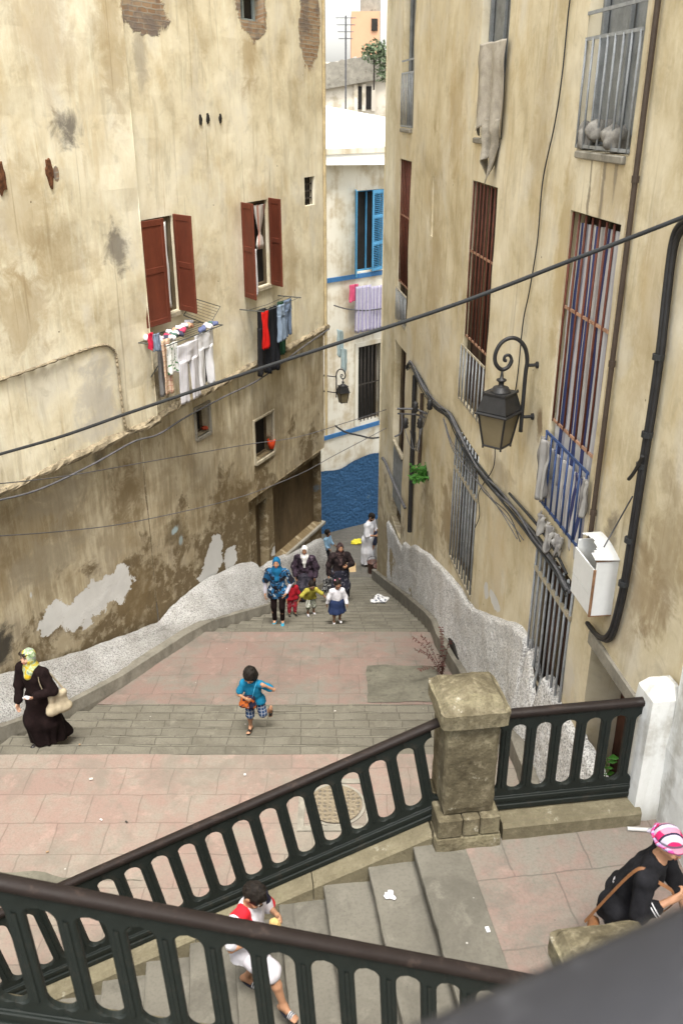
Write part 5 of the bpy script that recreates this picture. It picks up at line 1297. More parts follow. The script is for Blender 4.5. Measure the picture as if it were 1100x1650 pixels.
# cloth over the guard of the second upper window
hang(RW, 772, 817, 66, 205, .06, 'draped_cloth', 'dusty grey cloth draped from the high narrow window on the right wall', 'cloth', plain('dust', (.36, .33, .28), .16), folds=2.5, amp=.05, nu=26, nv=40, hem=.2)
hang(RW, 775, 806, 190, 258, .07, 'draped_cloth', 'torn lower end of the dusty grey cloth on the right wall', 'cloth', plain('dust2', (.30, .275, .23), .2), folds=2, amp=.07, nu=26, nv=30, hem=.35, taper=-.5)
for i, (u, v) in enumerate(((948, 222), (972, 212), (996, 226))): lump('cloth_bundle', 'pale crumpled bundle behind the grey bars at top right, %s' % ['left', 'middle', 'right'][i], 'bundle', RW.pt(*RW.hit(u, v, -.1), -.1), .22, plain('rag%d' % i, (.20, .19, .17), .3), 30+i, None, .22)
# ================================================================== end house
he = empty('white_house', EH.pt(.5, -14, -.2), 'white house closing the alley with blue shutters and a blue painted base', 'house')
def ehw(g):
    uv = g.tc('UV'); n = g.noise(uv, 1.2, 6, .62); st_ = g.noise(g.scale(uv, (5, .4, 1)), 1, 5, .6)
    c = g.mix(g.ss(g.m('ADD', n, g.m('MULTIPLY', st_, .4)), .62, .85), (.70, .67, .58), (.50, .43, .31)); return dict(c=c, h=g.noise(uv, 20, 4), bs=.25, bd=.02)
m_eh = mat('white_house_plaster', ehw, .92, .15)
m_ebl = rough_m('blue_roughcast', (.045, .115, .23), (.6, .65, .7), 9)
def bluef(g):
    uv = g.tc('UV'); v = g.voro(uv, 9); n = g.noise(uv, 14, 4, .65); d = g.noise(uv, 1.1, 5, .6)
    c = g.mix(n, (.022, .065, .145), (.05, .125, .24)); c = g.mix(g.ss(d, .62, .72), c, (.10, .17, .24)); c = g.mix(g.ss(g.noise(uv, 2.3, 6, .7), .70, .74), c, (.42, .41, .36))
    return dict(c=c, h=g.m('ADD', v, n), bs=.8, bd=.04)
m_ebl = mat('blue_roughcast', bluef, .95, .15)
m_trim = paint('blue_trim_paint', (.045, .15, .33), .15, 5, .8)
m_bshut = paint('bright_blue_shutter_paint', (.07, .26, .46), .14, 5, .6, .3)
E1 = hpx(EH, 572, 306, 616, 436, .3); E2 = hpx(EH, 576, 556, 611, 676, .3)
def zl(u0, v0, u1, v1): return ((EH.hit(u0, v0)[1]+EH.hit(u1, v1)[1])/2)
zd = zl(530, 755, 614, 727); zc_ = EH.hit(575, 243)[1]; zt1 = zl(542, 450, 619, 438); zt2 = zl(545, 699, 614, 680)
mb = MB(); wall_grid(mb, EH, -6, 7, -14.5, zc_, [E1, E2], 0, .4, .015, 31); 
mb.quad([EH.pt(-6, -14.5), EH.pt(-6, zc_), EH.pt(-6, zc_, -8), EH.pt(-6, -14.5, -8)]); mb.quad([EH.pt(7, -14.5), EH.pt(7, zc_), EH.pt(7, zc_, -8), EH.pt(7, -14.5, -8)])
mb.build('wall', m_eh, he)
mb = MB(); mb.grid(lambda a, b: EH.pt(-6+13*a, -14.5+(zd+14.5+.12*fbm(a*9, 1, 2, 2)*(b == 1))*b, .09+.02*fbm(a*40, b*12, 1, 2)), 70, 20, lambda a, b: (13*a, 4*b)); mb.build('blue_base', m_ebl, he)
for zz in (zt1, zt2): mb = MB(); framebox(mb, EH, -6, 7, zz-.07, zz+.07, -.02, .05); mb.build('blue_band', m_trim, he)
mb = MB(); framebox(mb, EH, -6.1, 7.1, zc_-.3, zc_-.06, -.1, .16); framebox(mb, EH, -6.1, 7.1, zc_-.058, zc_+.1, -.1, .28); mb.build('cornice', m_eh, he)
A_ = EH.pt(-6.1, zc_+.1, .25); B_ = EH.pt(7.1, zc_+.1, .25); T1 = on_y(526, 141, 35.5); T2 = on_y(626, 216, 34.5); dT = T2-T1
tl = T1-dT*1.6; tl.z = T1.z; trr = T2+dT*1.6; trr.z = T2.z-.6
mb = MB(); dv = Vector((0, 0, -.3)); mb.hexa([A_+dv, B_+dv, trr+dv, tl+dv, A_, B_, trr, tl]); mb.build('roof', paint('white_roof_wash', (.80, .80, .77), .05, 1, .9), he)
wn = window(EH, he, E1, 0, m_bshut, m_dark, .12, 1, .05)
s0, s1 = min(E1[:2]), max(E1[:2]); z0, z1 = min(E1[2:4]), max(E1[2:4])
shutter(EH, he, s1-.02, z0, z1, (s1-s0)*.52, 12, .04, m_bshut, (.33, .66), side=-1, slats=True)
shutter(EH, he, s0+.0, z0-.05, z1+.05, (s1-s0)*.52, 128, .04, m_bshut, (.33, .66), side=1, slats=True)
wn = window(EH, he, E2, 0, m_frame_dark, m_dark, .15, 0, .05); grille(EH, wn, E2[0], E2[1], E2[2], E2[3], -.02, 7, m_iron, .02, [(E2[2]+E2[3])/2, E2[2]+.1], 'grille')
mb = MB(); s0, s1 = min(E2[:2]), max(E2[:2]); z0, z1 = min(E2[2:4]), max(E2[2:4])
for (a, b, c, d) in ((s0-.15, s0, z0-.1, z1+.15), (s1, s1+.15, z0-.1, z1+.15), (s0, s1, z1, z1+.15)): fbev(mb, EH, a, b, c, d, -.05, .04)
mb.build('surround', m_eh, wn)
G3 = 'washing outside the white house'
hang(EH, 563, 577, 458, 486, .25, 'cloth', 'pink cloth hanging outside the white house', 'cloth', plain('pink', (.60, .10, .20)), 'sheet', G3)
m_pur = stripes('cloth_purple_stripe', [(.33, .30, .48), (.58, .56, .62), (.36, .33, .52), (.5, .48, .58)], .16)
hang(EH, 573, 598, 460, 534, .3, 'cloth', 'wide purple striped sheet hanging outside the white house, left one', 'sheet', m_pur, 'sheet', G3, folds=4)
hang(EH, 596, 622, 460, 530, .24, 'cloth', 'wide purple striped sheet hanging outside the white house, right one', 'sheet', m_pur, 'sheet', G3, folds=4)
cable('washing_wire', 'dark wire above the barred window of the white house', [EH.pt(*EH.hit(u, v, .3), .3) for u, v in ((538, 492), (560, 498), (590, 500), (624, 496))], .02, m_gcable)
cable('slack_wire', 'slack black cable drooping in front of the blue base', [EH.pt(*EH.hit(u, v, .3), .3) for u, v in ((540, 686), (556, 696), (580, 702), (600, 706), (622, 702))], .03, m_cable)
for i, (u, v0, v1) in enumerate(((548, 530, 572), (554, 560, 594))):
    p = on_y(u-5, v0, 22.4); q = on_y(u+5, v0+3, 22.6); garment('cloth', 'pale blue-grey cloth hanging at the far corner of the cream building, %s' % ['upper', 'lower'][i], 'cloth', p, q, (v1-v0)/60, plain('aqua', (.30, .38, .40)), folds=1.5, hem=.12)
# ================================================================== houses and shrub far behind
def far_house(name, label, u0, u1, vt, y, m, cat='house', depth=8, par=None, zb=-14.4):
    p0 = on_y(u0, vt, y); p1 = on_y(u1, vt, y); root = empty(name, ((p0.x+p1.x)/2, y, zb), label, cat)
    mb = MB(); mb.box((p0.x, y, zb), (p1.x, y+depth, p0.z)); mb.build('wall', m, root); return root, p0, p1
m_far = mat('far_plaster', lambda g: g.mix(g.ss(g.noise(g.tc('Object'), .9, 6, .65), .46, .6), (.62, .57, .48), (.42, .37, .28)), .95, .1)
r_, p0, p1 = far_house('hillside_house', 'pale peeling house behind the white roof with two dark window openings', 470, 700, 100, 52, m_far)
mb = MB(); a = on_y(574, 139, 51.99); b = on_y(598, 176, 51.99); m_ = (a.x+b.x)/2
for (x0, x1) in ((a.x, m_-.1), (m_+.1, b.x)): 
    mb = MB(); mb.box((x0, 51.9, b.z), (x1, 51.99, a.z)); mb.build('window', m_dark, r_)
mb = MB(); 
for x in (a.x-.12, m_-.1, b.x): mb.box((x, 51.85, b.z-.1), (x+.2, 51.985, a.z+.1))
mb.build('window_frame', m_far, r_)
mb = MB(); pa = on_y(470, 112, 51.8); pb = on_y(700, 70, 51.8); nseg = 40; V = []
for i in range(nseg+1):
    t = i/nseg; x = pa.x+(pb.x-pa.x)*t; z = pa.z+(pb.z-pa.z)*t
    for (y, d) in ((51.7, -1.2), (51.7, .15*nz(t*30, 1, 1)), (52.3, .15*nz(t*30, 2, 1)), (52.3, -1.2)): V.append((x, y, z+d))
mb.faces(V, [(i*4+j, i*4+j+1, i*4+5+j, i*4+4+j) for i in range(nseg) for j in range(3)]); mb.build('parapet', m_conc, r_)
m_fbrick = mat('far_orange_brick', lambda g: g.mix(g.noise(g.tc('Object'), 1.2, 5, .6), (.42, .24, .15), (.55, .33, .21)), .95, .1)
r2, p0, p1 = far_house('brick_block', 'unplastered orange brick block on the skyline', 566, 612, 18, 66, m_fbrick, 'building', 6)
mb = MB(); a = on_y(566, 25, 65.9); b = on_y(598, 12, 65.9)
mb = MB(); q = on_y(602, 30, 65.98); mb.box((q.x-.15, 65.9, q.z-.7), (q.x+.25, 65.99, q.z)); mb.build('window', m_dark, r2)
mb = MB(); c = on_y(600, 8, 68); mb.box((c.x-.8, 67, -14), (c.x+.5, 68.5, c.z+1)); tag(mb.build('chimney_stack', m_conc), 'grey concrete stack rising behind the orange brick block', 'chimney')
mb = MB(); a = on_y(557, 25, 50); mb.tube([(a.x, 50, -14), (a.x, 50, a.z)], .05, 6)
for k in range(4): mb.tube([(a.x-.5+.05*k, 50, a.z-.3*k-.1), (a.x+.5-.05*k, 50, a.z-.3*k-.1)], .02, 5)
tag(mb.build('antenna_mast', m_gcable), 'thin pale antenna mast in front of the hillside house', 'antenna')
m_leaf = mat('dull_green_leaves', lambda g: g.mix(g.noise(g.tc('Object'), 2.5, 3), (.07, .10, .055), (.15, .19, .11)), .8, .2)
m_fern = mat('fresh_green_leaves', lambda g: g.mix(g.noise(g.tc('Object'), 7, 3), (.025, .095, .012), (.055, .18, .025)), .6, .3)
def leaves(mb, c, r, n, size, seed):
    rr = random.Random(seed)
    for _ in range(n):
        d = Vector((rr.gauss(0, 1), rr.gauss(0, 1), rr.gauss(0, 1))).normalized()*(rr.random()**.4); p = Vector(c)+Vector((d.x*r[0], d.y*r[1], d.z*r[2]))
        a = Vector((rr.gauss(0, 1), rr.gauss(0, 1), rr.gauss(0, .6))).normalized(); b = a.cross(Vector((rr.gauss(0, 1), rr.gauss(0, 1), rr.gauss(0, 1)))).normalized(); s = size*rr.uniform(.6, 1.3)
        mb.quad([p, p+a*s*.5+b*s*.28, p+a*s, p+a*s*.5-b*s*.28])
c = on_y(603, 88, 50.5); sh = empty('shrub', (c.x, 50.5, c.z-1.2), 'grey-green shrub growing over the parapet of the hillside house', 'shrub')
mb = MB(); leaves(mb, c+Vector((.1, 0, .1)), (.8, .5, .55), 500, .2, 1); leaves(mb, c+Vector((.5, 0, -.6)), (.4, .4, .7), 300, .18, 2); mb.build('foliage', m_leaf, sh)
mb = MB(); mb.tube([c+Vector((0, .3, -1.6)), c], .05, 6); mb.build('stem', m_iron, sh)
# plant on the right wall
def fern(name, label, base, r, n, seed, lean, cat='plant', leafs=.09, m=None):
    root = empty(name, base, label, cat); rr = random.Random(seed); st = MB(); lf = MB()
    for k in range(n):
        a = rr.uniform(0, 2*math.pi); d = Vector((math.cos(a), math.sin(a), rr.uniform(-.3, 1.2)))*r*rr.uniform(.5, 1)+Vector(lean)*r
        P = smooth_pts([Vector(base), Vector(base)+d*.5+Vector((0, 0, r*.25)), Vector(base)+d], 6); st.tube(P, .004, 4)
        for i in range(2, len(P)):
            t = (P[i]-P[i-1]).normalized()
            for s_ in (-1, 1):
                b = t.cross(Vector((rr.gauss(0, .4), rr.gauss(0, .4), 1))).normalized()*s_; L = leafs*rr.uniform(.7, 1.2); w_ = t*.4+b; w_.normalize(); q = w_.cross(t.cross(b)).normalized()
                lf.quad([P[i], P[i]+w_*L*.5+q*L*.25, P[i]+w_*L-Vector((0, 0, L*.2)), P[i]+w_*L*.5-q*L*.25])
    lf.build('foliage', m or m_fern, root); st.build('stem', m or m_fern, root); return root
fern('wall_plant', 'bright green plant growing out of the right wall below the insulators', RW.pt(*RW.hit(686, 772, .02), .02), .24, 30, 4, RW.N*.5+Vector((0, 0, .3)))
zp = RW.hit(1000, 1240, .15)
fern('green_weed', 'green leafy weed growing behind the level railing near the white post', Vector((2.62, 7.0, -7.05)), .42, 16, 6, (-.1, -.2, 1.6), leafs=.11)
pw = on_floor(712, 1088); fern('dry_weed', 'dry reddish-brown weed at the foot of the right kerb', pw, .45, 12, 9, (-.35, -.1, 1.0), leafs=.055, m=paint('dry_stalk', (.09, .035, .03), .3, 9, .9))
# litter
def crumple(name, label, cat, p, r, m, seed, flat=.25):
    o = lump(name, label, cat, p, r, m, seed); o.scale = (1, 1, flat*2); return o
p = on_floor(612, 970); crumple('newspaper', 'crumpled newspaper lying on the steps by the right kerb', 'litter', p+Vector((0, 0, .08)), .26, cloth_m('newsprint', lambda g: g.mix(g.m('GREATER_THAN', g.noise(g.tc('Object'), 14, 3), .55), (.62, .62, .62), (.10, .11, .14))), 51, .2)
p = on_floor(573, 875); crumple('plastic_bag', 'yellow plastic bag lying on the street before the man in white', 'litter', p+Vector((0, 0, .06)), .22, plain('yellow', (.60, .52, .05)), 52)
p = on_floor(564, 919); mb = MB(); mb.obox(p+Vector((0, 0, .06)), (1, 0, 0), (0, .95, .3), (0, -.3, .95), .17, .25, .006); tag(mb.build('cardboard', paint('cardboard', (.42, .30, .16), .1, 5)), 'flat piece of tan cardboard on the cobbles', 'cardboard')
p = qr(-.75, .55, ZLAND-.17+.02); crumple('tissue', 'white scrap of tissue on the top steps below the pillar', 'litter', p, .06, plain('white', (.58, .58, .60), .06), 53)
p = on_z(785, 1499, ZLAND); mb = MB(); mb.obox(p+Vector((0, 0, .01)), (1, .2, 0), (-.2, 1, 0), (0, 0, 1), .015, .025, .003); tag(mb.build('paper_scrap', plain('white', (.58, .58, .60), .06)), 'tiny white paper scrap on the pink landing tiles', 'litter')
a = on_z(1010, 1335, ZLAND+.03); b = on_z(1056, 1338, ZLAND+.03); mb = MB(); mb.tube([a, b], .018, 8); tag(mb.build('metal_rod', paint('pale_metal', (.5, .5, .48), .1, 9, .4, .5)), 'pale metal rod lying on the landing beside the stone kerb', 'rod')
rr = random.Random(77)
m_butt = [plain('butt%d' % i, c) for i, c in enumerate([(.5, .47, .42), (.05, .045, .04), (.30, .20, .12), (.55, .55, .55)])]
bits = [(rr.uniform(60, 660), rr.uniform(1030, 1390)) for _ in range(9)]
for i, (u, v) in enumerate(bits):
    p = on_floor(u, v)
    if p.x < xl(p.y)+.8 or p.x > xr(p.y)-.6: continue
    mb = MB(); a = rr.uniform(0, 3.14); mb.obox(p+Vector((0, 0, .022)), (math.cos(a), math.sin(a), 0), (-math.sin(a), math.cos(a), 0), (0, 0, 1), rr.uniform(.01, .025), rr.uniform(.008, .016), .004)
    tag(mb.build('litter_scrap', m_butt[i % 4]), 'tiny scrap of litter scattered on the lower pavement and steps', 'litter', 'scattered litter scraps')
# planks behind the level railing
mb = MB(); b0 = Vector((2.2, 7.9, -8)); 
for k in range(2): mb.bbox(b0+Vector((.12*k, .1*k, .35)), (.96, .28, 0), (-.28*.9, .96*.9, .42), (.1, -.4, .9), .07, .02, .42, .004)
tag(mb.build("wooden_board", paint('pale_board', (.38, .31, .20), .15, 6, .8)), 'pale wooden boards leaning at the foot of the right wall behind the railing', 'boards')
# ================================================================== people
def nrmv(v): v = Vector(v); return v.normalized()
def FLU(f, l, u): return Vector((l, -f, u))
SKIN = {}
def skin(tone):
    if tone not in SKIN:
        c = {'light': (.46, .27, .18), 'tan': (.36, .19, .11), 'brown': (.22, .11, .06), 'dark': (.13, .065, .04)}[tone]
        SKIN[tone] = paint('skin_'+tone, c, .07, 12, .55, .35)
    return SKIN[tone]
m_eye = paint('dark_eye', (.02, .015, .012), .1, 5, .2, .5); m_eyew = paint('eye_white', (.30, .27, .24), .05, 5, .3, .5); m_lip = paint('lip', (.28, .09, .07), .1, 8, .5)
m_hair = paint('black_hair', (.012, .009, .007), .5, 40, .6, .2, bump=.8, stretch=(1, 1, .25))
class Person:
    def __init__(s, label, foot, rz, H, lean=0, side=0, legs=None, arms=None, head=(0, 0), support='R', tone='tan', hr=.135, h=None, foot_dirs=None, hands=None, group='people walking on the stairs', thick=1.0, hipf=.50, twist=0):
        s.H = H; s.k = k = H/1.7*thick; s.rz = rz; hh = H*hr; s.hh = hh; s.hs = hh/.23
        hipz = hipf*H; ank = .045*H; seg = (hipz-ank)/2; neck = .035*H; tl = H-hipz-neck-hh
        s.ax_u = nrmv((side, -math.sin(lean), math.cos(lean))); fwd = nrmv(Vector((0, -1, 0))-s.ax_u*Vector((0, -1, 0)).dot(s.ax_u)); s.ax_f = fwd; s.ax_l = fwd.cross(s.ax_u)*-1
        if s.ax_l.x < 0: s.ax_l = -s.ax_l
        ct, st = math.cos(twist), math.sin(twist); s.sh_l = s.ax_l*ct+s.ax_f*st; s.sh_f = s.ax_f*ct-s.ax_l*st
        P = Vector((0, 0, 0)); J = s.J = {'pelvis': P}; hw = .055*H; sw = .112*H if hr < .16 else .105*H
        J['neck'] = P+s.ax_u*tl; 
        legs = legs or {'L': ((.08, .05, -1), (-.02, .02, -1)), 'R': ((-.02, -.05, -1), (-.05, -.02, -1))}
        arms = arms or {'L': ((.05, .2, -1), (.25, .05, -1)), 'R': ((.05, -.2, -1), (.25, -.05, -1))}
        s.fd = {}; s.hd = {}
        for sd, sg in (('L', 1), ('R', -1)):
            J['hip'+sd] = P+Vector((sg*hw, 0, 0)); a, b = legs[sd]
            J['kn'+sd] = J['hip'+sd]+nrmv(FLU(*a))*seg; J['an'+sd] = J['kn'+sd]+nrmv(FLU(*b))*seg
            fd = (foot_dirs or {}).get(sd, (1, .12*sg, -.05)); s.fd[sd] = nrmv(FLU(*fd)); J['toe'+sd] = J['an'+sd]+s.fd[sd]*.125*H*(1 if hr < .16 else .95)-Vector((0, 0, ank*.45))
            J['sh'+sd] = J['neck']+s.sh_l*sg*sw-s.ax_u*.035*H; a, b = arms[sd]
            J['el'+sd] = J['sh'+sd]+nrmv(FLU(*a))*.172*H; J['wr'+sd] = J['el'+sd]+nrmv(FLU(*b))*.148*H; s.hd[sd] = nrmv(FLU(*b))
        pt, yw = head; up = s.ax_u*.35+Vector((0, 0, .65)); up.normalize()
        hf = FLU(math.cos(yw), math.sin(yw), 0); hf = nrmv(hf*math.cos(pt)-Vector((0, 0, 1))*math.sin(pt))
        hu = nrmv(Vector((0, 0, 1))-hf*hf.z if abs(hf.z) < .99 else s.ax_u); hl = hu.cross(hf)*-1
        hl = hf.cross(hu)*-1 if (hf.cross(hu)*-1).dot(s.ax_l) > 0 else hf.cross(hu)
        s.hf, s.hu, s.hl = hf, hu, hl; s.up = up
        J['head'] = J['neck']+up*(neck+hh*.16)+hu*hh*.36+hf*hh*.06
        s.R = [tuple(hl), tuple(hf), tuple(hu)]; s.T = [tuple(s.sh_l), tuple(s.sh_f), tuple(s.ax_u)]
        off = J['an'+support]-Vector((0, 0, ank)); off = Vector((off.x, off.y, off.z))
        for q in J: J[q] = J[q]-off
        s.ank = ank; s.tone = tone; s.h = h or .011*max(.7, H/1.7); s.hands = hands or {}
        s.root = empty('person', foot, label, 'person', group, rz)
    def grid(s, names, m, h=None):
        P = np.array([s.J[n] for n in names]); return SDF(P.min(0)-m, P.max(0)+m, h or s.h)
    def put(s, me, name, m): return link_mesh(name, me, m, s.root, True, True)
    def body(s):
        J, k = s.J, s.k; g = s.grid(list(J), .2*s.H, s.h)
        T = s.T; L = (J['neck']-J['pelvis']).length
        g.cone(J['hipL'], J['hipR'], .088*k, .088*k, .05); g.ell(J['pelvis']+s.ax_u*L*.33, (.128*k, .092*k, .15*k), .05, T); g.ell(J['pelvis']+s.ax_u*L*.66, (.145*k, .10*k, .17*k), .05, T)
        for sd in 'LR':
            g.cone(J['neck']-s.ax_u*.02*k, J['sh'+sd], .05*k, .047*k, .05)
            g.cone(J['sh'+sd], J['el'+sd], .045*k, .035*k, .03); g.cone(J['el'+sd], J['wr'+sd], .037*k, .024*k, .015)
            g.cone(J['hip'+sd], J['kn'+sd], .080*k, .052*k, .03); kn, an = J['kn'+sd], J['an'+sd]
            g.cone(kn, kn.lerp(an, .35), .050*k, .052*k, .02); g.cone(kn.lerp(an, .35), an, .050*k, .032*k, .02)
            s.foot(g, sd); s.hand(g, sd)
        g.cone(J['neck']-s.ax_u*.03*k, J['head']-s.hu*s.hh*.25, .052*k, .047*k, .03)
        hs = s.hs; c = J['head']; f, l, u = s.hf, s.hl, s.hu
        g.ell(c+u*.01*hs-f*.008*hs, (.074*hs, .094*hs, .105*hs), .01, s.R)
        g.cone(c-u*.035*hs+f*.03*hs, c-u*.092*hs+f*.055*hs, .056*hs, .026*hs, .03)
        g.cone(c+u*.015*hs+f*.086*hs, c-u*.028*hs+f*.103*hs, .009*hs, .015*hs, .012)
        for sg in (1, -1):
            g.ell(c+l*.033*sg*hs+u*.018*hs+f*.094*hs, (.017*hs, .012*hs, .012*hs), .008, s.R, sub=True)
            g.ell(c+l*.076*sg*hs-u*.005*hs-f*.01*hs, (.012*hs, .022*hs, .032*hs), .008, s.R)
            g.ell(c+l*.040*sg*hs-u*.02*hs+f*.075*hs, (.024*hs, .02*hs, .024*hs), .02, s.R)
        g.cone(c+l*.018*hs-u*.056*hs+f*.091*hs, c-l*.018*hs-u*.056*hs+f*.091*hs, .009*hs, .009*hs, .008)
        s.put(g.mesh('body'), 'body', skin(s.tone))
        for sg in (1, -1):
            e = c+l*.033*sg*hs+u*.016*hs+f*.081*hs; mb = MB(); mb.sphere(e, .0120*hs, 10, 6); w_ = mb.build('eye', m_eyew, s.root, True, True)
            mb = MB(); mb.sphere(e+f*.006*hs, .009*hs, 8, 5); mb.build('iris', m_eye, w_, True, True)
            mb = MB(); mb.tube([e+u*.026*hs-l*.017*sg*hs+f*.012*hs, e+u*.031*hs+f*.013*hs, e+u*.025*hs+l*.019*sg*hs+f*.004*hs], .0045*hs, 6); mb.build('eyebrow', m_hair, s.root, True)
        mb = MB(); q = c-u*.056*hs+f*.099*hs; mb.tube([q-l*.022*hs-f*.006*hs, q-u*.002*hs, q+l*.022*hs-f*.006*hs], .006*hs, 6); mb.build('mouth', m_lip, s.root, True)
        return s
    def foot(s, g, sd):
        J, k = s.J, s.k; a, t = J['an'+sd], J['toe'+sd]; d = s.fd[sd]; dn = Vector((0, 0, -1)); dn = nrmv(dn-d*dn.dot(d)); L = s.H*.12
        lft = d.cross(dn); hl = a+dn*s.ank*.62-d*L*.22
        g.cone(a, hl, .033*k, .030*k, .02); ball = a+dn*s.ank*.72+d*L*.62; g.cone(a, ball, .032*k, .024*k, .03)
        g.cone(hl, ball, .026*k, .026*k, .02); g.cone(ball-lft*.022*k, ball+lft*.022*k, .022*k, .022*k, .01)
        for i, q in enumerate((-.030, -.014, .001, .015, .028)): g.cone(ball+lft*q*k, ball+lft*q*1.15*k+d*(.055-.006*abs(i-1))*k, .0115*k, .009*k, .006)
    def hand(s, g, sd):
        spec = s.hands.get(sd, {}); J, k = s.J, s.k*(.92 if s.hs/s.k > 1.15 else 1.0); w_ = J['wr'+sd]; d = nrmv(FLU(*spec['dir'])) if 'dir' in spec else s.hd[sd]
        n = nrmv(FLU(*spec.get('palm', (0, -.9 if sd == 'L' else .9, -.2)))); n = nrmv(n-d*n.dot(d)); ac = d.cross(n)           # palm faces n
        sg = 1 if (ac.dot(FLU(1, 0, .3)) > 0) else -1; ac = ac*sg                                                                  # index side
        curl = spec.get('curl', .5); pc = w_+d*.045*k
        g.cone(w_, w_+d*.02*k, .024*k, .026*k, .015)
        for q in (-.022, 0, .022): g.cone(w_+d*.025*k+ac*q*.7*k, w_+d*.082*k+ac*q*1.1*k, .0155*k, .0125*k, .012)
        s.tips = getattr(s, 'tips', {}); s.tips[sd] = w_+d*.10*k+n*.03*k
        for i, (q, Lf) in enumerate(((.030, .9), (.0105, 1.0), (-.0095, .95), (-.029, .75))):
            p = w_+d*.085*k+ac*q*k; a = curl*.6+.08*i*curl
            for j, sl in enumerate((.040, .026, .021)):
                dr = d*math.cos(a)+n*math.sin(a); p2 = p+dr*sl*Lf*k; g.cone(p, p2, (.0100-.0012*j)*k, (.0092-.0012*j)*k, .004); p = p2; a += curl*.85
        p = w_+d*.03*k+ac*.026*k; a1 = nrmv(d*.55+ac*.75+n*.45*curl); p2 = p+a1*.042*k; g.cone(p, p2, .0135*k, .011*k, .01); a2 = nrmv(d*.85+ac*.1+n*.8*curl); g.cone(p2, p2+a2*.032*k, .0105*k, .0085*k, .004)
    # ---- clothes
    def top(s, name, m, sleeve=2.0, hem=-.05, loose=.014, extra=0, collar=.02, disp=.008, flare=0, h=None):
        J, k = s.J, s.k; g = s.grid(['pelvis', 'neck', 'shL', 'shR', 'elL', 'elR', 'wrL', 'wrR', 'hipL', 'hipR'], .2*s.H, h); T = s.T; lo = loose; L = (J['neck']-J['pelvis']).length
        g.cone(J['hipL'], J['hipR'], .09*k+lo+extra, .09*k+lo+extra, .05); g.ell(J['pelvis']+s.ax_u*L*.33, (.135*k+lo+extra, .10*k+lo+extra, .17*k), .05, T); g.ell(J['pelvis']+s.ax_u*L*.64, (.148*k+lo, .105*k+lo, .19*k), .05, T)
        if hem < 0: 
            b = J['pelvis']+s.ax_u*hem*s.H-Vector((0, 0, .06)); ll = s.ax_l*.055*s.H; g.cone(J['hipL'], b+ll, .09*k+lo+extra, .09*k+lo+extra+flare, .05); g.cone(J['hipR'], b-ll, .09*k+lo+extra, .09*k+lo+extra+flare, .05)
        for sd in 'LR':
            g.cone(J['neck']-s.ax_u*.03*k, J['sh'+sd], .045*k+lo, .050*k+lo, .05); 
            e = J['sh'+sd].lerp(J['el'+sd], min(1, sleeve)); g.cone(J['sh'+sd], e, .046*k+lo, .044*k+lo*1.3, .03)
            if sleeve > 1: g.cone(J['el'+sd], J['el'+sd].lerp(J['wr'+sd], sleeve-1), .040*k+lo, .030*k+lo, .02)
        g.cut(J['pelvis']+s.ax_u*hem*s.H, -s.ax_u if hem > 0 else Vector((0, 0, -1)))
        g.ell(J['neck']+s.ax_u*(collar+.05)*k+s.sh_f*.02*k, (.07*k, .07*k, .062*k), .01, T, sub=True)
        for sd in 'LR':
            if sleeve < 1.0:
                e = J['sh'+sd].lerp(J['el'+sd], sleeve); d = nrmv(J['el'+sd]-J['sh'+sd])
                q = g.sl(np.array(e)-.09*k-.02, np.array(e)+d*0+.09*k+.02)
        me = g.mesh(name, disp, 11, 3); return s.put(me, name, m)
    def legs(s, name, m, length=2.0, loose=.012, disp=.006, flare=0, h=None):
        J, k = s.J, s.k; g = s.grid(['pelvis', 'hipL', 'hipR', 'knL', 'knR', 'anL', 'anR'], .13*s.H, h)
        g.cone(J['hipL'], J['hipR'], .092*k+loose*.6, .092*k+loose*.6, .04); g.ell(J['pelvis']+s.ax_u*.07*s.H, (.125*k+loose, .098*k+loose, .08*k), .04, s.T)
        for sd in 'LR':
            g.cone(J['hip'+sd], J['hip'+sd].lerp(J['kn'+sd], min(1, length)), .084*k+loose, .056*k+loose+flare, .03)
            if length > 1: g.cone(J['kn'+sd], J['kn'+sd].lerp(J['an'+sd], length-1), .054*k+loose+flare, .040*k+loose+flare, .03)
        return s.put(g.mesh(name, disp, 12, 5), name, m)
    def skirt(s, name, m, hemz, r0=.10, r1=.19, disp=.012, follow=1.0, h=None, up=.05):
        """skirt or robe: hangs from the waist over the moving legs, hem at height hemz"""
        J, k = s.J, s.k; g = s.grid(['pelvis', 'hipL', 'hipR', 'knL', 'knR', 'anL', 'anR', 'neck'], .2*s.H, h)
        P = J['pelvis']; g.cone(P+s.ax_u*up*s.H, P, .105*k, .125*k, .06); g.cone(J['hipL'], J['hipR'], r0*k+.01, r0*k+.01, .05)
        for sd in 'LR':
            a = J['an'+sd].copy(); kn = J['kn'+sd]; g.cone(J['hip'+sd], kn, r0*k, (r0*.5+r1*.5)*k*.9, .10); e = Vector((a.x*.9+P.x*.1, a.y*.9+P.y*.1, max(a.z-.05, hemz-.05))); g.cone(kn, e, (r0*.5+r1*.5)*k*.9, r1*k*.72, .10)
        c = (J['anL']+J['anR'])/2; g.cone(P, Vector((c.x*.7+P.x*.3, c.y*.7+P.y*.3, hemz-.03)), r0*1.1*k, r1*.95*k, .12)
        # vertical folds
        x, y, z = g.xyz((slice(None),)*3); an = np.arctan2(y-float(P.y)+0*x, x-float(P.x)+0*y); t = np.clip((float(P.z)-z)/max(float(P.z)-hemz, .1), 0, 1)
        g.v = g.v+(.016*k*t*np.sin(an*9+2*np.sin(an*2)+z*3)).astype(np.float32)
        g.cut((0, 0, hemz), (0, 0, -1)); return s.put(g.mesh(name, disp*.6, 9, 2), name, m)
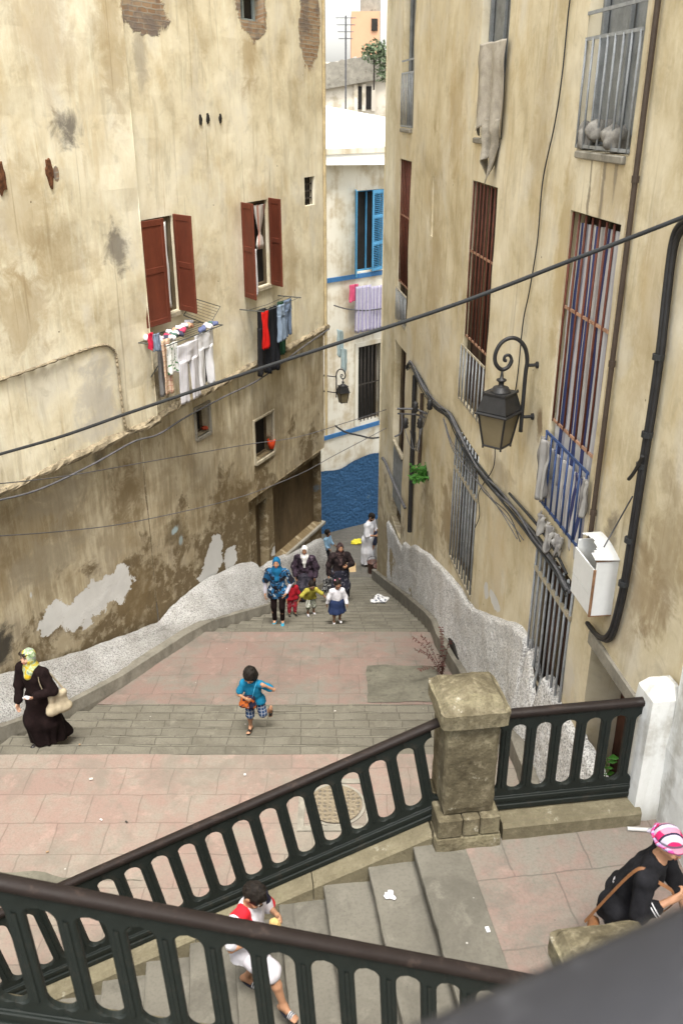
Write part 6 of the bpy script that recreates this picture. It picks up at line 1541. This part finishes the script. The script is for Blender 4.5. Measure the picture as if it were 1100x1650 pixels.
    def scarf(s, name, m, drape=.16, face=1.0, tail=0, disp=.006, h=None, front=.10):
        J, hs, k = s.J, s.hs, s.k; c = J['head']; f, l, u = s.hf, s.hl, s.hu; g = s.grid(['head', 'neck', 'shL', 'shR'], .22*s.H*.9, h or s.h*.85)
        g.ell(c+u*.012*hs-f*.012*hs, (.088*hs, .106*hs, .120*hs), .01, s.R); g.cone(c-u*.06*hs-f*.005*hs, J['neck'], .080*hs, .085*hs, .05)
        for sd in 'LR': g.cone(J['neck']-s.ax_u*.005, J['neck'].lerp(J['sh'+sd], .75)-s.ax_u*.02*k, .075*k, .056*k, .05)
        g.cone(J['neck'], J['neck']+s.sh_f*front*k-s.ax_u*drape*k, .08*k, .055*k, .06); g.cone(J['neck'], J['neck']-s.sh_f*.05*k-s.ax_u*drape*.9*k, .08*k, .07*k, .06)
        if tail: g.cone(J['neck']+s.sh_f*.09*k, J['neck']+s.sh_f*.13*k-s.ax_u*tail*k, .05*k, .035*k, .03)
        g.ell(c+f*.090*hs-u*.012*hs, (.060*hs*face, .065*hs, .078*hs*face), .012, s.R, sub=True)
        return s.put(g.mesh(name, disp, 17, 6), name, m)
    def hair(s, name='hair', m=None, length=0, puff=.012, fringe=.045, h=None):
        J, hs = s.J, s.hs; c = J['head']; f, l, u = s.hf, s.hl, s.hu; g = s.grid(['head'], .24*s.hh/.23*.23+.12, h or s.h*.75)
        g.ell(c+u*.022*hs-f*.012*hs, ((.078+puff)*hs, (.098+puff)*hs, (.106+puff)*hs), .01, s.R)
        if length: g.ell(c-u*length*.5*hs-f*.03*hs, ((.084+puff)*hs, (.074+puff)*hs, (.075+length*.5)*hs), .03, s.R)
        g.ell(c+f*.105*hs-u*(.105-fringe)*hs, (.072*hs, .075*hs, .10*hs), .012, s.R, sub=True)
        if not length: g.cut(c-u*.055*hs, -u)
        return s.put(g.mesh(name, .010*hs, 30, 4), name, m or m_hair)
    def shoes(s, name, m, sole=.0, h=None, grow=.008):
        out = []
        for sd in 'LR':
            J, k = s.J, s.k; a = J['an'+sd]; d = s.fd[sd]; dn = nrmv(Vector((0, 0, -1))-d*d.z*-1); L = s.H*.12; g = s.grid(['an'+sd, 'toe'+sd], .12*s.H, h or s.h*.8)
            hl = a+dn*s.ank*.62-d*L*.22; ball = a+dn*s.ank*.70+d*L*.72; g.cone(hl, ball, .030*k+grow, .030*k+grow, .02); g.cone(hl-dn*.02*k, a+dn*.25*s.ank, .03*k+grow, .034*k+grow, .02)
            g.cut(a+dn*(s.ank*.98), dn); g.cut(a-dn*.2*s.ank, -dn); out.append(s.put(g.mesh(name), name, m))
        return out
    def sandals(s, name, m, bands=(.55,), m2=None):
        for sd in 'LR':
            J, k = s.J, s.k; a = J['an'+sd]; d = s.fd[sd]; dn = nrmv(Vector((0, 0, -1))+d*d.z); lf = d.cross(dn); L = s.H*.12
            mb = MB(); N = 18; V = []
            for t in (0, 1):
                for i in range(N):
                    q = 2*math.pi*i/N; x = math.cos(q)*.62*L; y = math.sin(q)*(.040+.008*math.cos(q))*k; V.append(a+dn*(s.ank*.94+.020*k*t-.004)+d*(x+.30*L)+lf*y)
            mb.faces(V, [tuple(range(N-1, -1, -1)), tuple(range(N, 2*N))]+[(i, (i+1) % N, N+(i+1) % N, N+i) for i in range(N)]); so_ = mb.build(name, m, s.root, True)
            for b in bands:
                mb = MB(); 
                def f(x, y): 
                    q = math.pi*(x); w_ = .042*k; return a+d*(b*L+(y-.5)*.30*L)+lf*math.cos(q)*w_+dn*(s.ank*.94-math.sin(q)*(.072-.016*(b+ (y-.5)*.3))*k)
                mb.grid(f, 12, 4, lambda x, y: (x, y)); bo = mb.build('strap', m2 or m, so_, True, True); md = bo.modifiers.new('thick', 'SOLIDIFY'); md.thickness = .006
    def world(s, p):
        c, q = math.cos(s.rz), math.sin(s.rz); p = Vector(p); return s.root.location+Vector((c*p.x-q*p.y, q*p.x+c*p.y, p.z))
def pattern(name, a, b, sc, c3=None, th=.5, feat='noise'):
    def fn(g):
        v = g.tc('Object'); n = g.noise(v, sc, 3, .6, .8); c = g.mix(g.ss(n, th-.02, th+.02), a, b)
        if c3: c = g.mix(g.ss(g.noise(g.scale(v, (1, 1, 1), (3, 5, 1)), sc*1.3, 3, .6), .6, .63), c, c3)
        return c
    return mat(name, fn, .85, .15)
def objplaid(name, a, b, c, w):
    def fn(g):
        s = g.sep(g.tc('Object')); x = g.m('FRACT', g.m('MULTIPLY', g.m('ADD', s[0], g.m('MULTIPLY', s[1], .7)), 1/w)); y = g.m('FRACT', g.m('MULTIPLY', s[2], 1/w))
        col = g.mix(g.m('GREATER_THAN', x, .5), a, b); col = g.mix(g.m('MULTIPLY', g.m('GREATER_THAN', y, .5), .5), col, b)
        col = g.mix(g.m('GREATER_THAN', x, .86), col, c); return g.mix(g.m('MULTIPLY', g.m('GREATER_THAN', y, .84), .75), col, c)
    return mat(name, fn, .9, .1)
R_D = math.radians
m_blackcl = plain('robe_black', (.010, .0055, .0055), .3); m_shoe = paint('black_shoe', (.015, .013, .012), .2, 8, .4, .5)
# ---- woman in black at the left
P = Person('woman in a long black robe and yellow-green headscarf climbing at the left edge', on_floor(66, 1197)+Vector((0, 0, .0)), R_D(-24), 1.62, lean=.15, legs={'R': ((.25, -.02, -1), (-.12, 0, -1)), 'L': ((-.02, .06, -1), (-.62, .03, -.85))},
    arms={'L': ((-.05, .42, -.95), (.85, -.55, -.05)), 'R': ((.15, -.2, -1), (.35, .05, -1))}, head=(.02, -.15), support='R', tone='light', hands={'L': dict(palm=(0, -.6, .7), curl=.55)}, foot_dirs={'L': (.35, 0, -.95)})
P.body(); P.skirt('long_skirt', m_blackcl, .05, .115, .185, follow=1); P.top('tunic', m_blackcl, 1.93, -.14, .03, .015, disp=.012, flare=.03)
def yl(g):
    v = g.tc('Object'); n = g.noise(v, 11, 2, .5, 1.2); return g.ramp(n, [(.35, (.42, .28, .015)), (.45, (.36, .38, .10)), (.52, (.45, .50, .36)), (.60, (.16, .26, .10)), (.68, (.30, .26, .34))])
P.scarf('headscarf', mat('scarf_yellow_green', yl, .8, .2), .09, 1.0); P.shoes('shoe', m_shoe)
def add_glasses(P):
    c = P.J['head']; hs = P.hs; f, l, u = P.hf, P.hl, P.hu; mb = MB()
    fr = empty('sunglasses', P.world(c+u*.1*hs), 'dark sunglasses pushed up on the yellow-green headscarf', 'sunglasses')
    for sg in (1, -1): 
        mb = MB(); mb.sphere((0, 0, 0), (.033*hs, .012*hs, .025*hs), 12, 8); o = mb.build('lens', m_eye, None, True, True); o.parent = fr; o.location = P.world(c+u*.088*hs+f*.092*hs+l*sg*.036*hs)-fr.location; o.rotation_euler = (-.5, 0, P.rz)
    mb = MB(); a = [P.world(c+u*.09*hs+f*.09*hs+l*.07*hs), P.world(c+u*.085*hs+f*.02*hs+l*.098*hs)]; b = [P.world(c+u*.09*hs+f*.09*hs-l*.07*hs), P.world(c+u*.085*hs+f*.02*hs-l*.098*hs)]; mb.tube([a[1], a[0], b[0], b[1]], .005, 6); mb.build('frame', m_eye, fr)
add_glasses(P)
t = P.world(P.tips['L']); mb = MB(); mb.bbox(t, (.8, -.5, .2), (.5, .8, 0), (-.2, .1, 1), .065, .035, .006, .004); tag(mb.build('phone', paint('silver_phone', (.5, .5, .55), .05, 5, .3, .5)), 'silver phone in the hand of the woman in black', 'phone')
def bagmesh(P, at, label, m, w=.22, hgt=.26, name='tote_bag', strap_to=None, strap_m=None, depth=.05, ang=0):
    """soft bag hanging at local point at; strap runs over local points strap_to"""
    root = empty(name, P.world(at), label, 'bag', None, P.rz+ang); g = SDF((-w, -w*.6, -hgt*1.3), (w, w*.6, hgt*.3), .013)
    g.cone((-w*.55, 0, -hgt*.75), (w*.5, 0, -hgt*.82), depth, depth, .05); g.cone((-w*.42, 0, -.03), (w*.42, 0, -.03), .018, .018, .05); g.cone((0, 0, -.05), (0, 0, -hgt*.7), depth*.7, depth*1.2, .08); g.cone((-w*.42, 0, -.03), (-w*.55, 0, -hgt*.75), .02, depth*.9, .08); g.cone((w*.42, 0, -.03), (w*.5, 0, -hgt*.8), .02, depth*.9, .08)
    link_mesh('bag_body', g.mesh('bag_body', .012, 11, 2), m, root, True, True)
    if strap_to:
        mb = MB(); pts = smooth_pts([P.world(q) for q in strap_to], 6); mb.tube(pts, .013, 6, flat=.35); mb.build('strap', strap_m or m, root)
    return root
sh = P.J['shL']; k = P.k
bagmesh(P, P.J['hipL']+Vector((.20, .02, .14)), 'cream canvas tote bag on the shoulder of the woman in black', plain('cream_canvas', (.34, .29, .205)), .22, .34, strap_to=[P.J['hipL']+Vector((.13, -.12, .14)), sh+Vector((.0, -.09, -.06)), sh+Vector((-.02, -.0, .068)), sh+Vector((.02, .09, -.04)), P.J['hipL']+Vector((.22, .12, .14))], depth=.056, ang=1.2)
# ---- running child
P = Person('small child in a blue polo and plaid shorts running up the stairs', on_floor(404, 1175), R_D(-8), 1.20, lean=.24, legs={'R': ((.32, .05, -.95), (-.18, -.05, -1)), 'L': ((.02, .25, -1), (-.92, .25, -.38))},
    arms={'L': ((-.05, .95, -.45), (.55, -.55, .72)), 'R': ((.15, -.35, -.9), (.62, .75, .10))}, head=(.50, -.1), support='R', tone='tan', hr=.19, h=.0085, hands={'L': dict(curl=.9, palm=(-.3, -.8, .2)), 'R': dict(curl=.8, palm=(-.8, .1, 0))}, foot_dirs={'L': (.3, 0, -.95)}, hipf=.45)
P.body(); P.top('polo_shirt', plain('turquoise', (.012, .15, .27), .15), .72, -.03, .018, .012, disp=.008, flare=.02); P.legs('plaid_shorts', objplaid('cloth_navy_plaid', (.02, .035, .10), (.035, .08, .16), (.42, .42, .45), .055), .98, .016, flare=.012); P.hair('hair', m_hair, .085, .020, .02)
P.sandals('sandal', m_shoe, (.15, .55))
c = P.J['pelvis']; n_ = P.J['neck']
bagmesh(P, c+Vector((-.05, -.165, .17)), 'dark and orange cross-body bag on the running child', pattern('bag_navy_orange', (.014, .014, .03), (.40, .10, .02), 5, (.10, .30, .45), .54), .15, .20, 'shoulder_bag', [c+Vector((.02, -.17, .16)), n_+Vector((.06, -.12, -.07)), n_+Vector((.08, -.02, .03)), n_+Vector((.05, .11, -.06))], plain('sky_strap', (.08, .38, .60)), .035)
# ---- the climbing group
P = Person('woman in a bright blue headscarf, patterned tunic and black trousers', on_floor(443, 1004), R_D(-4), 1.58, lean=.12, legs={'R': ((.12, -.02, -1), (-.12, .02, -1)), 'L': ((.30, .0, -1), (-.22, -.02, -1))}, arms={'R': ((-.1, -.28, -1), (.22, -.02, -1)), 'L': ((-.05, .45, -1), (.55, -.45, -.85))}, head=(.12, 0), tone='tan', h=.013)
P.body(); P.legs('trousers', m_blackcl, 1.9, .008); P.top('long_sleeves', plain('pale_lilac', (.36, .35, .40)), 1.96, -.02, .008, 0); P.top('tunic', pattern('tunic_blue', (.015, .085, .19), (.012, .012, .018), 9, (.26, .30, .34)), .85, -.10, .022, .012, flare=.02); P.scarf('headscarf', plain('scarf_azure', (.01, .095, .20), .2), .20, 1.12); P.shoes('shoe', plain('shoe_teal', (.03, .22, .33)))
P = Person('small child in red behind the woman with the blue headscarf', on_floor(466, 990), R_D(20), .92, lean=.1, legs=None, tone='brown', hr=.19, h=.011, hipf=.45, arms={'L': ((.1, .35, -1), (.3, .1, -1)), 'R': ((.1, -.3, -1), (.3, 0, -1))})
P.body(); P.top('red_top', plain('red_top', (.26, .012, .02)), .95, -.02, .018, .01); P.legs('dotted_trousers', pattern('dots_red', (.25, .02, .03), (.45, .35, .35), 22, None, .62), 1.8, .02); P.hair(); P.shoes('shoe', m_shoe)
P = Person('woman in a long white headscarf and dark purple patterned robe', on_floor(487, 968), R_D(-6), 1.56, lean=.16, legs={'R': ((.2, -.02, -1), (-.2, 0, -1)), 'L': ((.05, .03, -1), (-.1, 0, -1))}, arms={'R': ((-.05, -.35, -1), (.25, .15, -1)), 'L': ((-.05, .38, -1), (.30, -.1, -1))}, head=(.08, .05), tone='brown', h=.013)
m_purp = pattern('robe_purple', (.014, .010, .014), (.045, .03, .045), 10, (.10, .075, .095)); P.body(); P.skirt('robe_skirt', pattern('robe_dark', (.02, .02, .028), (.05, .045, .06), 12), .10, .12, .20); P.top('robe', m_purp, 1.9, -.16, .035, .02, flare=.03, disp=.012); P.scarf('headscarf', plain('scarf_white', (.60, .59, .57), .06), .13, 1.12, .26); P.shoes('shoe', m_shoe)
P = Person('small boy in a yellow shirt leaning with arms spread on the steps', on_floor(496, 990), R_D(14), 1.0, lean=.5, legs={'R': ((.6, -.05, -.8), (-.35, 0, -1)), 'L': ((.15, .1, -1), (-.35, .05, -1))}, arms={'R': ((.25, -.75, -.6), (.1, -.5, -.85)), 'L': ((.25, .75, -.6), (.35, .6, -.75))}, head=(.35, .05), tone='brown', hr=.19, h=.0105, hipf=.45)
P.body(); P.top('yellow_shirt', plain('yellow_shirt', (.32, .28, .05)), .9, -.02, .018, .01); P.legs('patterned_shorts', pattern('camo', (.12, .13, .09), (.36, .36, .32), 14), 1.25, .02); P.hair('hair', m_hair, 0, .006); P.shoes('shoe', plain('shoe_grey', (.4, .4, .42)))
P = Person('woman in a dark brown flowered headscarf and dress carrying a bag', on_floor(541, 968), R_D(8), 1.6, lean=.08, legs={'R': ((.12, -.02, -1), (-.14, 0, -1)), 'L': ((.2, .02, -1), (-.2, 0, -1))}, arms={'R': ((-.05, -.35, -1), (.15, -.05, -1)), 'L': ((-.05, .42, -1), (.75, -.55, .15))}, head=(.15, .1), tone='tan', h=.013, hands={'L': dict(curl=.8, palm=(-.5, -.4, 0))})
m_flow = pattern('flowers_brown', (.022, .014, .015), (.07, .045, .045), 14, (.16, .11, .10)); P.body(); P.skirt('dress_skirt', pattern('dress_spots', (.018, .018, .028), (.10, .10, .12), 16, None, .6), .12, .12, .19); P.top('dress_top', pattern('dress_dark', (.013, .009, .010), (.035, .024, .024), 11), 1.9, -.1, .03, .015, flare=.02); P.scarf('headscarf', m_flow, .26, 1.12, front=.12); P.shoes('shoe', m_shoe)
bagmesh(P, P.J['wrR']+Vector((-.02, -.04, -.08)), 'dark spotted shopping bag in the hand of the woman in brown', pattern('bag_spots', (.018, .018, .02), (.26, .26, .25), 26, None, .56), .19, .40, 'shopping_bag', None, None, .05, .3)
P = Person('little girl in a white blouse and denim skirt stepping up', on_floor(538, 1004), R_D(10), 1.06, lean=.14, legs={'R': ((.25, -.02, -1), (-.15, 0, -1)), 'L': ((.05, .05, -1), (-.3, 0, -1))}, arms={'R': ((-.1, -.35, -1), (-.15, -.2, -1)), 'L': ((-.05, .35, -1), (.4, .15, -.9))}, head=(.1, .25), tone='brown', hr=.185, h=.0105, hipf=.46)
P.body(); P.top('blouse', plain('blouse_white', (.58, .57, .60), .06), 1.85, .0, .02, .01); P.skirt('denim_skirt', plain('skirt_denim', (.018, .028, .07)), .27, .12, .20); P.hair('hair', m_hair, 0, .010); P.shoes('shoe', plain('shoe_white', (.55, .55, .56)))
for sg in (1, -1): mb = MB(); mb.sphere(P.J['head']+P.hu*.095*P.hs+P.hl*.055*sg*P.hs-P.hf*.02*P.hs, .020, 8, 5); mb.build('hair_bobble', plain('bobble_pink', (.6, .25, .35)), P.root, True, True)
# ---- men at the bottom of the stairs
P = Person('bearded man in a long white robe looking down at the buckets', on_floor(590, 912), R_D(62), 1.80, lean=.10, legs={'R': ((.03, -.02, -1), (0, 0, -1)), 'L': ((.0, .03, -1), (-.02, 0, -1))}, arms={'R': ((.15, -.2, -1), (.9, .25, .1)), 'L': ((.15, .2, -1), (.9, -.2, .1))}, head=(.55, 0), tone='tan', h=.014, hands={'R': dict(curl=.7), 'L': dict(curl=.7)})
m_wr = plain('white_robe', (.60, .60, .63), .05); P.body(); P.skirt('robe_skirt', m_wr, .09, .12, .185, disp=.008); P.top('robe', m_wr, 1.2, -.1, .03, .012, flare=.01); P.hair('hair', m_hair, 0, .004); P.shoes('shoe', plain('shoe_brown', (.10, .05, .03)))
g = P.grid(['head'], .2, .012); g.ell(P.J['head']-P.hu*.075*P.hs+P.hf*.045*P.hs, (.060*P.hs, .055*P.hs, .045*P.hs), .01, P.R); g.ell(P.J['head']-P.hu*.048*P.hs+P.hf*.10*P.hs, (.03*P.hs, .03*P.hs, .02*P.hs), .01, P.R, sub=True); P.put(g.mesh('beard', .004, 30), 'beard', m_hair)
fb = on_floor(624, 905); P = Person('man in a dark shirt bending over to lift a bucket at the alley corner', fb, R_D(-78), 1.7, lean=1.05, legs={'R': ((.15, -.05, -1), (-.1, 0, -1)), 'L': ((.2, .05, -1), (-.15, 0, -1))}, arms={'R': ((.35, -.1, -1), (.3, 0, -1)), 'L': ((.4, .1, -1), (.3, 0, -1))}, head=(.9, 0), tone='tan', h=.014, hands={'R': dict(curl=1.0), 'L': dict(curl=1.0)})
P.body(); P.top('shirt', plain('shirt_navy', (.03, .035, .06)), .9, .02, .02, .01); P.legs('trousers', plain('trousers_grey', (.08, .08, .085)), 1.9, .02); P.hair('hair', m_hair, 0, .004); P.shoes('shoe', m_shoe)
m_buck = paint('brown_plastic_bucket', (.115, .055, .04), .12, 5, .5, .4)
def bucket(p, label):
    root = empty('bucket', p, label, 'bucket', 'brown buckets'); mb = MB(); mb.lathe(p, [(.13, 0), (.135, .01), (.165, .36), (.175, .365), (.172, .38), (.155, .378), (.125, .03), (.02, .03)], 20); mb.build('body', m_buck, root, smooth=True)
    mb = MB(); mb.tube([p+Vector((.17*math.cos(a), .05, .36+.18*math.sin(a))) for a in np.linspace(0, math.pi, 12)], .008, 6); mb.build('handle', m_gcable, root)
bucket(on_floor(600, 923)+Vector((0, 0, 0)), 'brown plastic bucket nearest the man in the white robe'); bucket(on_floor(610, 930), 'brown plastic bucket against the corner of the right wall')
P = Person('child in a light blue top half hidden behind the corner of the cream building', on_floor(523, 908), R_D(60), 1.15, lean=.1, tone='brown', hr=.18, h=.013, hipf=.46, arms={'L': ((.2, .2, -1), (.7, .1, -.5)), 'R': ((.2, -.2, -1), (.7, -.1, -.4))})
P.body(); P.top('light_blue_top', plain('lightblue', (.22, .36, .50)), 1.5, -.02, .02, .01); P.legs('trousers', plain('trousers_dark', (.03, .03, .035)), 1.9, .018); P.hair(); P.shoes('shoe', plain('shoe_brown', (.10, .05, .03)))
# ---- boy with the sandwich on the upper flight
ZB = ZLAND-.17*4
fz = on_z(402, 1580, ZB+.02)
P = Person('boy in a white and red sports shirt eating a sandwich on the upper steps', (fz.x-.02, fz.y, ZB+.006), R_D(58), 1.34, lean=.02, legs={'L': ((-.02, .03, -1), (-.45, .02, -1)), 'R': ((1.0, -.02, -.30), (.36, -.03, -1))},
    arms={'L': ((.12, .40, -.90), (.72, -.50, .52)), 'R': ((.02, -.40, -.92), (.76, .42, .52))}, head=(.80, .0), support='L', tone='tan', hr=.16, h=.0085, hands={'L': dict(curl=.75, palm=(.1, -.9, .1), dir=(.8, -.35, .3)), 'R': dict(curl=.75, palm=(.1, .9, .1), dir=(.8, .35, .3))}, hipf=.48, foot_dirs={'L': (1, .1, -.12), 'R': (1, -.15, -.02)})
P.body()
def jersey(g):
    v = g.tc('Object'); s_ = g.sep(v); ax_ = g.m('ABSOLUTE', s_[0]); c = g.mix(g.ss(g.noise(v, 6, 3), .4, .7), (.60, .59, .63), (.52, .51, .56))
    z = g.m('ADD', s_[2], 0); red = g.m('MULTIPLY', g.m('GREATER_THAN', ax_, .135), g.m('LESS_THAN', ax_, .245)); red = g.m('MULTIPLY', red, g.m('GREATER_THAN', z, .80)); c = g.mix(red, c, (.50, .015, .025))
    blk = g.m('MULTIPLY', g.m('GREATER_THAN', s_[0], .06), g.m('LESS_THAN', s_[0], .145)); blk = g.m('MULTIPLY', blk, g.m('GREATER_THAN', z, .93)); c = g.mix(blk, c, (.015, .015, .03))
    bd = g.m('MULTIPLY', g.m('LESS_THAN', g.m('ABSOLUTE', g.m('ADD', s_[0], .19)), .022), g.m('LESS_THAN', g.m('ABSOLUTE', g.m('SUBTRACT', z, .93)), .03)); return g.mix(bd, c, (.55, .54, .58))
P.top('sports_shirt', mat('white_red_jersey', jersey, .8, .2), .80, -.04, .020, .012, disp=.014, flare=.015, h=.009)
def wshort(g):
    v = g.tc('Object'); s_ = g.sep(v); c = g.mix(g.ss(g.noise(v, 6, 3), .4, .7), (.60, .58, .62), (.52, .50, .55)); c = g.mix(g.m('MULTIPLY', g.m('LESS_THAN', s_[2], .50), g.m('GREATER_THAN', g.noise(v, 26, 2), .56)), c, (.30, .03, .09)); return g.mix(g.m('LESS_THAN', s_[2], .43), c, (.42, .06, .16))
P.legs('white_shorts', mat('white_shorts_pink_hem', wshort, .8, .2), .88, .022, flare=.028, h=.009); P.hair('hair', m_hair, 0, .005, .05)
def slide_m(g): 
    x = g.m('FRACT', g.m('MULTIPLY', g.sep(g.tc('UV'))[1], 3.0)); return g.mix(g.m('GREATER_THAN', x, .6), (.012, .013, .022), (.58, .58, .60))
P.sandals('sandal', paint('navy_rubber', (.014, .015, .026), .15, 8, .6), (.50,), mat('striped_slide_strap', slide_m, .6, .3))
tl_, tr_ = P.world(P.tips['L']), P.world(P.tips['R']); tc = (tl_+tr_)/2+Vector((.03, -.01, .015))
sw = empty('sandwich', tc, 'bread roll sandwich in a paper wrapper held by the boy', 'sandwich')
g = SDF((-.16,)*3, (.16,)*3, .007); g.ell((0, 0, .02), (.045, .035, .085), .01); link_mesh('bread', g.mesh('bread', .006, 30, 2), paint('bread_crust', (.52, .36, .14), .2, 14, .8), sw, True, True)
g = SDF((-.16,)*3, (.16,)*3, .007); g.cone((0, 0, -.10), (0, 0, .015), .030, .048, .01); g.cut((0, 0, .03), (.3, 0, 1)); link_mesh('paper_wrapper', g.mesh('paper_wrapper', .007, 24, 5), plain('kraft', (.36, .27, .13)), sw, True, True)
# ---- woman with the plaid headscarf on the landing
P = Person('woman in a pink plaid headscarf and black top leaning forward on the landing', (1.97, 4.62, ZLAND+.012), R_D(54), 1.60, lean=.38, legs={'R': ((.20, -.02, -1), (-.1, 0, -1)), 'L': ((-.02, .04, -1), (-.25, 0, -1))}, arms={'R': ((.05, -.25, -1), (.62, .50, .50)), 'L': ((.35, .15, -1), (.5, 0, -1))}, head=(.30, -.25), tone='tan', h=.009, hands={'R': dict(curl=.95, palm=(-.5, .5, 0))}, group='people walking on the stairs')
P.body(); P.legs('patterned_trousers', pattern('zebra', (.02, .02, .022), (.50, .48, .50), 18), 1.9, .03); 
def cuff(g): return (.012, .012, .015)
P.top('black_top', plain('top_black', (.012, .012, .014), .3), 1.55, -.06, .022, .012, disp=.014, h=.010, collar=.0)
J = P.J; hs = P.hs; c = J['head']; f, l, u = P.hf, P.hl, P.hu
g = P.grid(['head'], .26, .008); g.ell(c+u*.035*hs-f*.022*hs, (.094*hs, .112*hs, .105*hs), .01, P.R); g.ell(c+u*.035*hs+f*.03*hs, (.088*hs, .088*hs, .03*hs), .02, P.R); g.cone(c-f*.11*hs+l*.02*hs, c-f*.15*hs-u*.06*hs, .035*hs, .025*hs, .02)
g.cut(c+u*.0*hs+f*.02*hs, nrmv(-u*1.0+f*.30)); P.put(g.mesh('headscarf', .005, 20, 1), 'headscarf', objplaid('plaid_pink', (.42, .02, .10), (.42, .38, .46), (.025, .018, .04), .10))
mb = MB(); R0 = .097*hs
pts = [c+u*.028*hs-f*.02*hs+l*math.cos(a)*R0+f*math.sin(a)*R0*1.19+u*.01*math.sin(a*3)*hs for a in np.linspace(0, 2*math.pi, 40)]; mb.tube(pts, [.014*hs*(1+.3*math.sin(i*1.3)) for i in range(40)], 8); mb.build('headscarf_band', objplaid('plaid_rose', (.42, .06, .22), (.30, .25, .40), (.40, .01, .05), .05), P.root, True, True)
for q in (1.42, 1.50):
    e = J['elR'].lerp(J['wrR'], q-1); d = nrmv(J['wrR']-J['elR']); mb = MB(); a = d.cross(Vector((0, 0, 1))).normalized(); b = d.cross(a)
    mb.tube([e+a*math.cos(t)*.061*P.k+b*math.sin(t)*.061*P.k for t in np.linspace(0, 2*math.pi, 24)], .004, 5); mb.build('cuff_stripe', plain('white', (.58, .58, .60), .06), P.root, True)
sr_ = J['shR']; bagmesh(P, J['hipR']+Vector((-.16, .10, -.16)), 'brown leather bag on the shoulder of the woman in the plaid headscarf', paint('brown_leather', (.17, .075, .03), .2, 8, .5, .4), .24, .26, 'shoulder_bag', [J['hipR']+Vector((-.16, .16, -.12)), sr_+Vector((-.02, .11, -.03)), sr_+Vector((.0, .02, .073)), sr_+Vector((.02, -.075, -.0)), J['wrR']+Vector((.02, .0, .05)), J['wrR']+Vector((0, .02, -.1)), J['hipR']+Vector((-.20, .0, -.12))], None, .05, .3)
